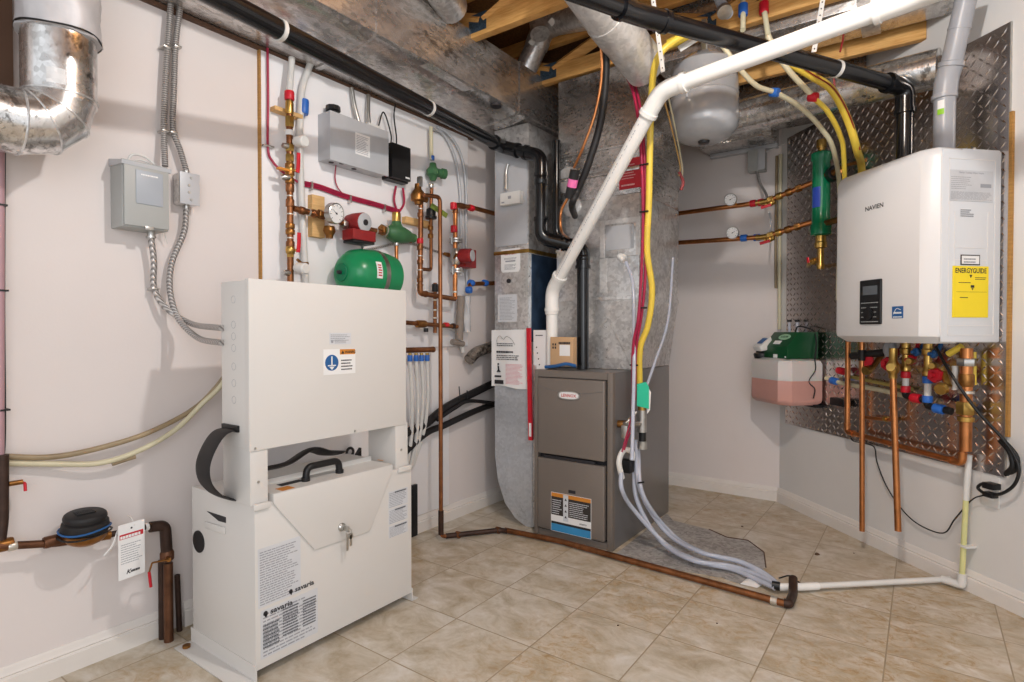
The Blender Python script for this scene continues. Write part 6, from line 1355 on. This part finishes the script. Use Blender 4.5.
m = M(RW); m.rod((q[0], 0.11, q[2]), (q[0], 0.06, q[2]+0.06), 0.013); part('pipe', m, BRONZE, t)
t = thing('drain_valve', 'brass hose drain valve right of the blue-ringed valve under the heater', 'valve', (1.206,0.110,0.802), RW)
q = (1.215,0.120,0.819)
m = M(RW); m.lathe((q[0], 0.11, q[2]), (0.3, 1, -0.3), [(0, 0.016), (0.02, 0.020), (0.03, 0.026), (0.045, 0.022)], 12); part('valve_body', m, BRASS, t)
m = M(RW); m.rod((q[0]-0.03, 0.09, q[2]+0.05), (q[0]+0.01, 0.11, q[2]), 0.013); part('pipe', m, BRASS, t)
m = M(RW); m.tube([(1.224,0.080,0.899), (1.225,0.080,0.804)], 0.011); part('white_hose_tail', m, PLASTW, t)
t = thing('condensate_hose', 'black ribbed hose and fittings under the left half of the heater', 'hose', (0.867,0.120,0.928), RW)
m = M(RW); m.tube([(0.727,0.120,0.918), (0.837,0.120,0.932), (0.901,0.100,0.943), (0.924,0.080,0.966)], 0.017, smooth=True); part('hose', m, RUBBER, t)
m = M(RW); m.lathe((0.940,0.110,0.944), (0, 0, 1), [(-0.02, 0.018), (0, 0.026), (0.02, 0.028), (0.04, 0.02)], 14); part('condensate_trap', m, GREYP, t)
for i, (px, py, r_, mt, nm, lab) in enumerate(((899, 352, 0.02, REDD, 'red_wheel_valve', 'dark red wheel valve under the middle of the heater'), (915, 358, 0.022, RED, 'red_wheel_valve', 'red wheel valve between red and blue crimped drops'), (921, 349, 0.018, BLUEL, 'blue_wheel_valve', 'blue wheel valve left of the blue crimped drop'), (937, 352, 0.018, BLUEL, 'blue_wheel_valve', 'blue wheel valve right of the blue crimped drop'))):
    q = ((0.946,0.070,0.944), (1.024,0.070,0.913), (1.053,0.070,0.948), (1.134,0.070,0.943))[i]
    m = M(RW); m.lathe(q, (0, 1, 0), [(0, r_*0.6), (0.01, r_), (0.022, r_), (0.026, r_*0.5), (0.04, r_*0.4)], 8); m.rod((q[0], 0.07, q[2]), (q[0], 0.05, 0.985), 0.008); tag(part(nm, m, mt), lab, 'valve')
t = thing('yellow_gas_valve', 'small yellow gas valve handle beneath the right of the heater', 'valve', (1.232,0.080,0.962), RW)
m = M(RW); m.rod((1.203,0.090,0.945), (1.252,0.080,0.978), 0.013, seg=8); part('handle', m, YELLOW, t)
m = M(RW); m.tube([(1.257,0.030,0.955), (1.259,0.030,0.826)], 0.008); part('yellow_wire_tail', m, YELLOW, t)
# cream tubes running horizontally, yellow verticals
t = thing('cream_feed_tube', 'cream tube running level below the heater from the jug', 'tube', (0.798,0.030,0.760), RW)
m = M(RW); m.tube([(0.462,0.050,0.790), (0.593,0.040,0.770), (0.803,0.035,0.761), (1.070,0.035,0.737)], 0.0115, smooth=True); part('tube', m, CREAM, t)
for q, mt in (((0.521,0.050,0.780), BLUE), ((0.570,0.050,0.835), RED)): collar(t, q, (1, 0, -0.1), 0.019, 0.04, mt, RW, 'crimp_ring')
m = M(RW); m.tube([(0.580,0.030,0.810), (0.797,0.030,0.793), (0.974,0.030,0.782)], 0.009, smooth=True); tag(part('yellow_tube', m, mat('dull_yellow_tube', (168, 150, 84), 0.4)), 'dull yellow tube running level just above the cream tube', 'tube')
# three lines from the ceiling down behind the heater
defs = [([(0.932,0.917,2.233), (0.946,0.839,2.128), (0.940,0.761,2.070), (0.926,0.664,2.053), (0.898,0.530,2.013), (0.869,0.405,1.939), (0.817,0.298,1.855), (0.564,0.060,1.702), (0.544,0.050,1.197)], CREAM, 0.0105, 'cream tube with blue ring curving down behind the heater', [((0.925,0.670,2.055), BLUE)]),
        ([(1.009,0.757,2.245), (1.015,0.725,2.179), (1.026,0.669,2.097), (1.014,0.560,2.016)], CREAM, 0.0115, 'cream tube ending in a red ring above the green separator', [((1.015,0.555,2.007), RED)]),
        ([(1.017,0.547,1.999), (0.981,0.459,1.964), (0.910,0.344,1.898), (0.843,0.268,1.812), (0.596,0.050,1.445), (0.612,0.045,0.842)], YELLOW, 0.0105, 'slim yellow line curving down behind the heater', []),
        ([(1.007,0.769,2.196), (1.021,0.689,2.146), (1.040,0.580,2.081), (1.028,0.478,2.036), (0.977,0.365,1.946), (0.923,0.270,1.832), (0.709,0.060,1.766), (0.692,0.050,1.189)], YELLOW, 0.016, 'thick yellow gas line curving down behind the heater', [])]
for pts, mt, r_, lab, rings_ in defs:
    t = thing('curved_line', lab, 'tube', pts[-1], RW)
    m = M(RW); m.tube(pts, r_, smooth=True); part('tube', m, mt, t)
    for q, rm in rings_: collar(t, q, (0.8, -0.5, -0.3), 0.019, 0.035, rm, RW, 'crimp_ring')
m = M(RW); m.tube([(1.039,0.701,2.153), (1.059,0.593,2.080), (1.047,0.484,2.032), (0.997,0.367,1.943), (0.943,0.272,1.826)], 0.003, smooth=True, seg=6); tag(part('red_wire', m, REDD), 'red wire taped along the thick yellow gas line', 'wire')
m = M(RW); m.tube([(0.613,0.140,1.817), (0.681,0.140,1.837), (0.802,0.120,1.831)], 0.009, 0.02); tag(part('pipe_bracket', m, BRONZE), 'brown bracket rod gripping the yellow lines beside the separator', 'bracket')
t = thing('ceiling_pex_tails', 'pair of cream tubes with blue and red crimps hanging between joists', 'tube', (-0.617,2.535,2.337))
for (pp, mt) in (([(-0.655,2.636,2.566), (-0.637,2.584,2.407), (-0.624,2.530,2.296)], BLUE), ([(-0.584,2.686,2.566), (-0.565,2.636,2.416), (-0.538,2.591,2.270)], RED)):
    m = M(); m.tube(pp, 0.011); part('tube', m, CREAM, t)
    collar(t, pp[1], (0, 0, 1), 0.02, 0.05, mt, WD, 'crimp_ring')
# black cord from the heater
t = thing('heater_power_cord', 'thick black power cord from the heater looping to the outlet', 'cord', (1.393,0.050,0.433), RW)
m = M(RW); m.tube([(1.158,0.100,0.972), (1.240,0.120,0.876), (1.326,0.100,0.746), (1.387,0.050,0.642), (1.423,0.040,0.586), (1.441,0.040,0.536), (1.424,0.040,0.477), (1.374,0.040,0.430), (1.317,0.040,0.418), (1.289,0.040,0.430), (1.305,0.040,0.450), (1.343,0.040,0.456)], 0.0058, smooth=True, seg=10); part('cord', m, BLACK, t)
m = M(RW); m.tube([(1.363,0.030,0.630), (1.400,0.030,0.592), (1.411,0.030,0.543), (1.387,0.030,0.508)], 0.010, smooth=True, seg=10); m.tube([(1.362,0.020,0.637), (1.421,0.025,0.582), (1.418,0.025,0.530), (1.383,0.030,0.503)], 0.006, smooth=True, seg=10); part('coiled_slack', m, BLACK, t)
m = M(RW); q = (1.341,0.050,0.452); m.box((q[0]-0.022, 0.02, q[2]-0.012), (q[0]+0.022, 0.06, q[2]+0.012), 0.005); part('plug', m, BLACK, t)
t = thing('wall_outlet', 'white wall outlet below the tread plate at far right', 'outlet', (1.302,0.000,0.397), RW)
q = (1.306,0.000,0.421)
m = M(RW); m.box((q[0]-0.035, 0, q[2]-0.06), (q[0]+0.035, 0.006, q[2]+0.06), 0.003); op = part('cover_plate', m, PLASTW, t)
m = M(RW); 
for s2 in (-1, 1): m.box((q[0]-0.016, 0.006, q[2]+0.02*s2-0.014), (q[0]+0.016, 0.008, q[2]+0.02*s2+0.014), 0.004)
part('socket_face', m, PAPER, op)
t = thing('feeder_cord', 'thin black cord drooping from the jug to the outlet', 'cord', (1.128,0.020,0.198), RW)
m = M(RW); m.tube([(0.611,0.030,0.540), (0.625,0.030,0.492), (0.690,0.030,0.490), (0.754,0.020,0.482), (0.773,0.020,0.414), (0.827,0.020,0.319), (0.907,0.020,0.240), (1.002,0.020,0.194), (1.123,0.020,0.196), (1.176,0.020,0.272), (1.256,0.030,0.374), (1.317,0.040,0.411)], 0.0028, smooth=True, seg=8); part('cord', m, BLACK, t)
m = M(RW); q = (1.333,0.050,0.416); m.box((q[0]-0.02, 0.02, q[2]-0.010), (q[0]+0.02, 0.05, q[2]+0.010), 0.004); part('plug', m, BLACK, t)
# condensate pvc riser and floor run
t = thing('condensate_pipe', 'white plastic pipe down the right wall and across the floor to the drain', 'pipe', (0.136,3.042,0.000))
m = M(RW); m.tube([(1.246,0.035,0.549), (1.236,0.035,0.368)], 0.0115); part('upper_pipe', m, PLASTW, t)
m = M(RW); m.tube([(1.236,0.035,0.376), ((1.223,0.035,0.076)[0], 0.035, 0.05)], 0.010); part('yellowed_pipe', m, mat('yellowed_plastic', (214, 212, 150), 0.35), t)
m = M(RW); q = (1.234,0.035,0.184); m.box((q[0]-0.02, 0.0, q[2]-0.005), (q[0]+0.02, 0.05, q[2]+0.004), 0.002); part('pipe_clip', m, PLASTW, t)
ez = (0.135,2.895,0.056); ew = (ez[0], ez[1], 0.022)
m = M(); m.tube([(ew[0], ew[1], 0.07), ew, (0.072,2.923,0.022)], 0.0155, 0.01); part('elbow', m, PLASTW, t)
m = M(); m.tube([(0.099,2.942,0.022), (-0.350,2.540,0.022)], 0.0115); part('floor_pipe', m, PLASTW, t)
m = M(); m.tube([(-0.331,2.554,0.022), (-0.396,2.491,0.024), (-0.458,2.447,0.024)], 0.015); part('reducer', m, PVC, t)
# bundle of clear hoses from the furnace to the floor drain
t = thing('condensate_hose_bundle', 'bundle of clear hoses arching from the furnace side to the floor pipe', 'hose', (-0.471,2.460,0.020))
H = [([(-1.130,2.591,0.405), (-1.100,2.558,0.233), (-0.992,2.574,0.060), (-0.813,2.489,0.035), (-0.664,2.532,0.030), (-0.536,2.500,0.030), (-0.455,2.433,0.030)], 0.0105),
     ([(-1.120,2.615,0.460), (-1.060,2.535,0.269), (-0.974,2.685,0.060), (-0.783,2.561,0.050), (-0.634,2.543,0.055), (-0.530,2.508,0.045), (-0.455,2.454,0.030)], 0.0105),
     ([(-1.140,2.466,0.389), (-1.120,2.434,0.306), (-1.100,2.524,0.194), (-0.953,2.575,0.040), (-0.775,2.505,0.030), (-0.642,2.527,0.020), (-0.465,2.428,0.025)], 0.0105),
     ([(-1.125,2.602,0.510), (-1.080,2.547,0.287), (-0.987,2.639,0.080), (-0.793,2.536,0.060), (-0.650,2.560,0.050), (-0.528,2.500,0.040), (-0.453,2.444,0.030)], 0.0095)]
for pts, r_ in H:
    m = M(); m.tube(pts, r_, smooth=True); part('clear_hose', m, CLEAR, t)
m = M(); m.tube([(-0.478,2.438,0.030), (-0.449,2.442,0.030)], 0.017); part('black_collar', m, BLACK, t)
m = M(); m.tube([(-1.070,2.500,0.332), (-1.040,2.498,0.341)], 0.004); part('cable_tie', m, BLACK, t)
m = M(); m.tube([(-0.468,2.524,0.030), (-0.423,2.495,0.060), (-0.391,2.523,0.030)], 0.003, smooth=True, seg=6); tag(part('black_tie_wire', m, BLACK), 'black wire loop around the floor drain elbow', 'wire')
# white u trap and black clamp at furnace side
t = thing('condensate_trap', 'white u-shaped condensate trap with black clamp on the furnace side', 'trap', (-1.140,2.544,0.374))
m = M(); m.tube([(-1.140,2.477,0.349), (-1.140,2.444,0.431), (-1.130,2.476,0.482), (-1.120,2.544,0.462), (-1.120,2.545,0.424)], 0.013, smooth=True); part('trap_body', m, PVC, t)
m = M(); a = (-1.150,2.543,0.392); m.box((-1.175, a[1]-0.02, a[2]-0.03), (-1.12, a[1]+0.03, a[2]+0.03), 0.004); part('clamp', m, BLACK, t)
# gas piping at the furnace
t = thing('gas_connection', 'black iron gas valve and drip leg at the furnace side', 'gas valve', (-1.060,2.545,0.489))
q = (-1.080,2.579,0.614)
m = M(); m.tube([(-1.178,2.513,0.595), (-1.100,2.475,0.607), (-1.080,2.568,0.597)], 0.012, 0.01); part('gas_pipe', m, GREYL if False else CHROME, t)
for px, mt in ((0, BRONZE),): collar(t, (-1.150,2.497,0.599), (1, 0.2, 0), 0.018, 0.04, BRONZE, WD)
for a, b, mt, r_, nm in (((-1.080,2.566,0.749), (-1.080,2.567,0.654), BRASS, 0.020, 'brass_nut'), ((-1.080,2.567,0.663), (-1.080,2.568,0.559), CHROME, 0.022, 'tee'), ((-1.080,2.574,0.567), (-1.080,2.574,0.510), BLACK, 0.017, 'nipple'), ((-1.080,2.574,0.515), (-1.080,2.575,0.477), CHROME, 0.021, 'end_cap')):
    m = M(); m.rod(a, b, r_, seg=16); part(nm, m, mt, t)
m = M(); a = (-1.120,2.476,0.568); m.box((a[0]-0.02, a[1]-0.01, a[2]-0.03), (a[0]+0.01, a[1]+0.012, a[2]+0.03), 0.003); m.rod((a[0], a[1], a[2]+0.04), (a[0]+0.03, a[1]+0.05, a[2]+0.09), 0.007); part('shutoff_valve', m, CHROME, t)
m = M(); m.tube([(-1.110,2.432,0.492), (-1.100,2.443,0.537), (-1.080,2.452,0.607), (-1.080,2.452,0.722)], 0.005, smooth=True); m.tube([(-1.100,2.389,0.491), (-1.090,2.431,0.586), (-1.070,2.451,0.686)], 0.004, smooth=True); part('red_wiring', m, PINK, t)
# yellow and red runs down the plenum corner
t = thing('yellow_gas_line', 'yellow gas line running down the corner of the supply plenum', 'gas line', (-1.096,2.592,0.755))
m = M(); m.tube([(-0.725,2.334,2.251), (-0.816,2.268,2.203), (-0.891,2.249,2.129), (-0.953,2.350,1.980), (-0.984,2.407,1.612), (-1.004,2.437,1.399), (-1.000,2.486,1.223), (-1.029,2.511,1.065), (-1.074,2.526,0.949), (-1.088,2.561,0.735)], 0.0145, smooth=True); part('tube', m, YELLOW, t)
t = thing('red_pex_pair', 'pair of red tubes tied beside the yellow gas line', 'tube', (-1.111,2.521,0.760))
for dx in (0, 1):
    pts = ([(-1.214,2.428,2.363), (-1.127,2.414,2.238), (-1.050,2.393,2.082), (-1.006,2.370,1.826), (-1.012,2.409,1.529), (-1.033,2.439,1.267), (-1.050,2.447,1.087), (-1.084,2.470,0.950), (-1.097,2.503,0.622)], [(-1.199,2.439,2.377), (-1.109,2.428,2.238), (-1.039,2.413,2.077), (-0.999,2.387,1.829), (-1.005,2.426,1.530), (-1.022,2.458,1.268), (-1.047,2.474,1.097), (-1.081,2.496,0.950), (-1.099,2.528,0.713)])[dx]
    m = M(); m.tube(pts, 0.0068, smooth=True); part('tube', m, PINK, t)
for q in ((-0.991,2.379,1.760), (-1.001,2.405,1.562), (-1.029,2.464,1.142), (-1.084,2.493,0.880)):
    m = M(); m.tube([(q[0]-0.02, q[1]-0.012, q[2]), (q[0]+0.02, q[1]-0.012, q[2])], 0.004, seg=6); part('cable_tie', m, BLACK, t)
t = thing('gas_tag', 'teal plastic tag hanging on the yellow gas line', 'tag', (-1.060,2.531,0.678))
a = (-1.084,2.516,0.800); b = (-1.033,2.550,0.674)
m = M(); m.loft([[(-1.084,2.516,0.790), (-1.050,2.541,0.800), (-1.038,2.548,0.776), (-1.037,2.547,0.674), (-1.083,2.515,0.688)], [(-1.086,2.521,0.790), (-1.052,2.545,0.799), (-1.040,2.553,0.776), (-1.039,2.552,0.673), (-1.085,2.519,0.687)]]); part('tag_card', m, TEAL, t)
m = M(); m.loft([[(-1.053,2.562,0.779), (-1.038,2.573,0.751), (-1.041,2.569,0.666), (-1.052,2.560,0.647)], [(-1.055,2.566,0.779), (-1.039,2.576,0.750), (-1.042,2.573,0.666), (-1.054,2.564,0.647)]]); part('white_tag_back', m, PAPER, t)
m = M(); m.tube([(-1.119,3.081,1.439), (-1.084,2.915,1.096), (-1.081,2.729,0.884), (-1.085,2.638,0.776)], 0.007, smooth=True); tag(part('clear_overflow_tube', m, CLEAR), 'clear tube slanting down the side of the plenum', 'tube')
for i, pts in enumerate(([(-0.856,2.235,1.983), (-0.897,2.450,1.913), (-0.937,2.666,1.818), (-0.947,2.682,1.772)], [(-0.840,2.246,1.983), (-0.883,2.460,1.904), (-0.929,2.671,1.818), (-0.935,2.690,1.763)])):
    m = M(); m.tube(pts, 0.0035, smooth=True, seg=6); tag(part('thermostat_wire', m, [mat('tan_wire', (196, 158, 96), 0.5), CREAM][i]), ['tan thermostat wire hanging right of the plenum top', 'pale thermostat wire hanging right of the plenum top'][i], 'wire')
m = M(); m.tube([(-0.947,2.682,1.791), (-0.931,2.693,1.744), (-0.939,2.687,1.706)], 0.007, smooth=True, seg=8); tag(part('wire_ends', m, REDD), 'red and white twisted wire ends right of the plenum', 'wire')

# ================================================================ CEILING DUCTS AND TANK
t = thing('suspended_tank', 'grey translucent plastic tank hanging from the joists', 'tank', (-0.786,2.553,1.867))
c0 = Vector((-0.791,2.553,2.051)); 
m = M(); rr = 0.146
m.lathe((c0.x, c0.y, (-0.786,2.553,1.871)[2]), (0, 0, 1), [(0, 0.02), (0.0, 0.075), (0.015, 0.11), (0.04, 0.135), (0.075, rr), (0.10, rr+0.001), (0.17, rr-0.002), (0.175, rr-0.006), (0.185, rr-0.006), (0.19, rr-0.002), (0.25, rr-0.004), (0.32, rr-0.01), (0.36, 0.09), (0.37, 0.03)], 40); tb = part('tank_shell', m, TANKG, t)
m = M(); m.lathe((c0.x, c0.y, (-0.786,2.553,1.871)[2]-0.012), (0, 0, 1), [(0, 0.014), (0.002, 0.022), (0.016, 0.026)], 20); part('drain_knob', m, BLACK, t)
m = M(); m.box((c0.x-0.03, c0.y-0.148, c0.z-0.03), (c0.x-0.024, c0.y-0.140, c0.z+0.05)); part('seam_rib', m, GREYL, tb)
m = M(); m.box((c0.x-0.01, c0.y-0.01, 2.07), (c0.x+0.01, c0.y+0.01, 2.40)); part('hanger_rod', m, CHROME, t)
# big light flue duct in front of the joists
t = thing('round_branch_duct', 'large pale round duct slanting across the joists at top centre', 'duct', (-0.852,1.747,2.033))
a = Vector((-1.031,1.808,2.340)); b = Vector((-0.992,2.387,2.183)); c = Vector((-1.022,2.060,2.272))
m = M(); m.sweep([a, c], 0.088, 28); part('duct_section', m, FOIL, t)
m = M(); m.sweep([c, c.lerp(b, 0.45)], 0.091, 28); part('duct_section', m, FOIL, t)
m = M(); m.sweep([c.lerp(b, 0.42), b], 0.088, 28); part('duct_section', m, FOIL, t)
# joist bay pipe: elbows of small round duct
t = thing('small_round_duct', 'small galvanised round duct with elbow dropping to the trunk duct', 'duct', (-1.459,2.177,2.242))
m = M(); m.sweep([(-1.801,2.600,2.411), (-1.698,2.602,2.573)], 0.060, 22); part('straight_section', m, GALV, t)
m = M(); m.tube([(-1.703,2.599,2.557), (-1.657,2.597,2.648), (-1.506,2.519,2.609)], 0.064, 0.09, 22); part('elbow', m, GALV, t)
m = M(); m.sweep([(-1.533,2.525,2.610), (-1.197,2.394,2.493)], 0.063, 22); part('straight_section', m, GALV, t)
m = M(); m.tube([(-1.587,2.460,2.538), (-1.624,2.498,2.688), (-1.658,2.475,2.790)], 0.05, 0.08, 20); part('elbow', m, GALV, t)
for q in ((-1.670,2.511,2.543), (-1.507,2.444,2.567)):
    m = M(); v = (Vector((0, 0, 1.033))-Vector(q)).normalized(); m.sweep([Vector(q), Vector(q)+v*0.003], 0.02, 4); part('maker_sticker', m, PAPER, t)
# duct end at far top left of the trunk
m = M(); m.sweep([(-1.606,1.706,2.451), (-1.681,1.899,2.444)], 0.07, 20); tag(part('round_takeoff', m, GALV), 'short round duct above the trunk duct at the top', 'duct')
# silver round duct behind and above the tread plate
t = thing('silver_round_duct', 'bright silver round duct running behind the suspended tank to the right wall', 'duct', (-0.5, 3.1, 2.1))
a = Vector((-1.082,3.140,2.147)); b = Vector((0.046,2.910,2.101))
m = M(); m.sweep([a, a.lerp(b, 0.5)], 0.080, 28); part('duct_section', m, GALVB, t)
m = M(); m.sweep([a.lerp(b, 0.48), b], 0.078, 28); part('duct_section', m, GALVB, t)
# rectangular trunks along the back wall, stepped
t = thing('back_trunk_duct', 'grimy rectangular galvanised duct along the top of the back wall', 'duct', (-0.8, 3.5, 2.2))
m = M(); m.box((-1.135, 3.56, 2.168), (-0.72, 3.78, 2.40), 0.003); part('duct_body', m, GALVD, t)
m = M(); m.prism([(-1.135, 3.30), (-0.235, 3.30), (-0.495, 3.56), (-1.135, 3.56)], 2.185, 2.40, 0.004, 'ab'); part('side_duct', m, GALVD, t)
for zz in (2.20, 2.26):
    m = M(); m.box((-1.135, 3.288, zz), (-0.24, 3.300, zz+0.012), 0.002); part('flange_rib', m, GALV, t)
m = M(); m.box((-1.12, 3.74, 2.145), (-0.72, 3.782, 2.168), 0.002); tag(part('ledger_strip', m, GREYL), 'thin grey metal strip under the back trunk duct', 'strip')
# wide dark duct between the front joists at upper right
t = thing('upper_duct', 'dark rectangular duct between joists behind the white vent pipe', 'duct', (-0.3, 2.9, 2.4))
m = M(); m.prism([(-1.1, 2.72), (0.33, 2.72), (0.07, 3.0), (-1.1, 3.0)], 2.345, 2.60, 0.004, 'ab'); part('duct_body', m, GALVD, t)
q = Vector((-0.201,2.870,2.345))
m = M(); m.box((q.x-0.03, 2.715, 2.341), (q.x+0.04, 3.003, 2.60)); part('seam_strap', m, GALV, t)
m = M(); m.tube([(-0.296,2.889,2.374), (-0.289,2.831,2.288), (-0.299,2.823,2.228)], 0.004, smooth=True, seg=6); m.tube([(-0.329,2.861,2.165), (-0.321,2.865,2.087)], 0.004, seg=6); tag(part('red_wire', m, REDD), 'red wire hanging between ducts behind the black vent pipe', 'wire')
m = M(); m.box((-1.1, 3.065, 2.30), (0.0, 3.10, 2.375), 0.002); tag(part('ledger_beam', m, WOOD), 'spruce beam crossing above the silver round duct', 'beam')
m = M(); m.sweep([(1.231,0.160,2.167), (1.166,0.160,2.064)], 0.010, 4, True, 0.3); tag(part('plastic_strap', m, PLASTW), 'short white strap slanting beside the grey flue', 'strap')
# yellow/white handled valve at the joists
t = thing('gas_shutoff', 'yellow valve body with white lever at joist level', 'valve', (-0.686,2.051,2.097))
m = M(); m.rod((-0.915,2.444,2.283), (-0.807,2.461,2.313), 0.022, seg=12); part('valve_body', m, YELLOW, t)
m = M(); m.sweep([(-0.826,2.334,2.196), (-0.757,2.385,2.250)], 0.013, 4, True, 0.4); part('valve_handle', m, PLASTW, t)
# copper stub and pipes between joists at top
t = thing('joist_pipes', 'grey pipe fitting between joists above the black vent pipe', 'pipe', (-0.700,2.539,2.416))
m = M(); m.tube([(-0.735,2.515,2.501), (-0.710,2.532,2.424), (-0.675,2.494,2.362)], 0.022, 0.03); part('fitting', m, GREYP, t)
m = M(); m.lathe((-0.689,2.485,2.379), (0.3, -0.5, -0.8), [(0, 0.03), (0.02, 0.03), (0.022, 0.02)], 18); part('ring', m, CHROME, t)

# ================================================================ ROUND ELBOW DUCT, TOP LEFT
t = thing('elbow_duct', 'galvanised round duct with segmented elbow and foil sleeve at top left', 'duct', (-1.91, 0.56, 1.5))
cx_, cy_ = -1.915, 0.562; R_ = 0.084
m = M(); 
rings_ = []
for z in [1.83+0.0305*k for k in range(11)]:
    rings_.append([(cx_+(0.092+0.004*math.sin(5*a_+z*40)+0.003*math.sin(9*a_-z*71))*math.cos(a_), cy_+(0.092+0.004*math.sin(4*a_+z*53)+0.003*math.sin(11*a_+z*31))*math.sin(a_), z) for a_ in [k*2*math.pi/40 for k in range(40)]])
m.loft(rings_); part('foil_sleeve', m, SLEEVE, t)
m = M(); m.tube([(cx_+0.094*math.cos(a_), cy_+0.094*math.sin(a_), 1.835+0.004*math.sin(3*a_)) for a_ in [k*2*math.pi/30 for k in range(31)]], 0.0025, 0.001, 6); part('draw_band', m, BLACK, t)
m = M(); m.lathe((cx_, cy_, 1.655), (0, 0, 1), [(0, R_), (0.20, R_)], 36); vp = part('vertical_section', m, GALVB, t)
# gored elbow turning towards -y : centres along a quarter circle
RC = 0.090; zc_ = 1.668
def gore(th):
    c = Vector((cx_, cy_-RC+RC*math.cos(th), zc_-RC*math.sin(th)))
    rad = Vector((0, math.cos(th), -math.sin(th)))
    return [c+Vector((1, 0, 0))*(R_*math.cos(a_))+rad*(R_*math.sin(a_)) for a_ in [k*2*math.pi/36 for k in range(36)]]
an = [0, math.radians(30), math.radians(60), math.radians(90)]
for i in range(3):
    m = M(); m.loft([gore(an[i]), gore(an[i+1])]); part('elbow_gore', m, GALVB, t)
for th in an:
    m = M(); g0 = [Vector(p) for p in gore(th)]; m.tube(g0+[g0[0]], 0.0028, 0.001, 6); part('seam_bead', m, GALV, t)
e = Vector((cx_, cy_-RC, zc_-RC))
m = M(); m.sweep([e+Vector((0, 0.002, 0)), e+Vector((0, -0.6, 0))], R_, 36); part('horizontal_section', m, GALVB, t)
m = M(lambda u, o, z: (cx_+(R_+o)*math.cos(u), cy_+(R_+o)*math.sin(u), z)); ROT[m.fr] = 0.0
m.loft([[(-0.62+k*0.08, 0.0005, 1.68), (-0.62+k*0.08, 0.0005, 1.72), (-0.62+k*0.08, -0.001, 1.72), (-0.62+k*0.08, -0.001, 1.68)] for k in range(7)]); part('square_sticker', m, FOIL, vp)
bpy.context.view_layer.update()
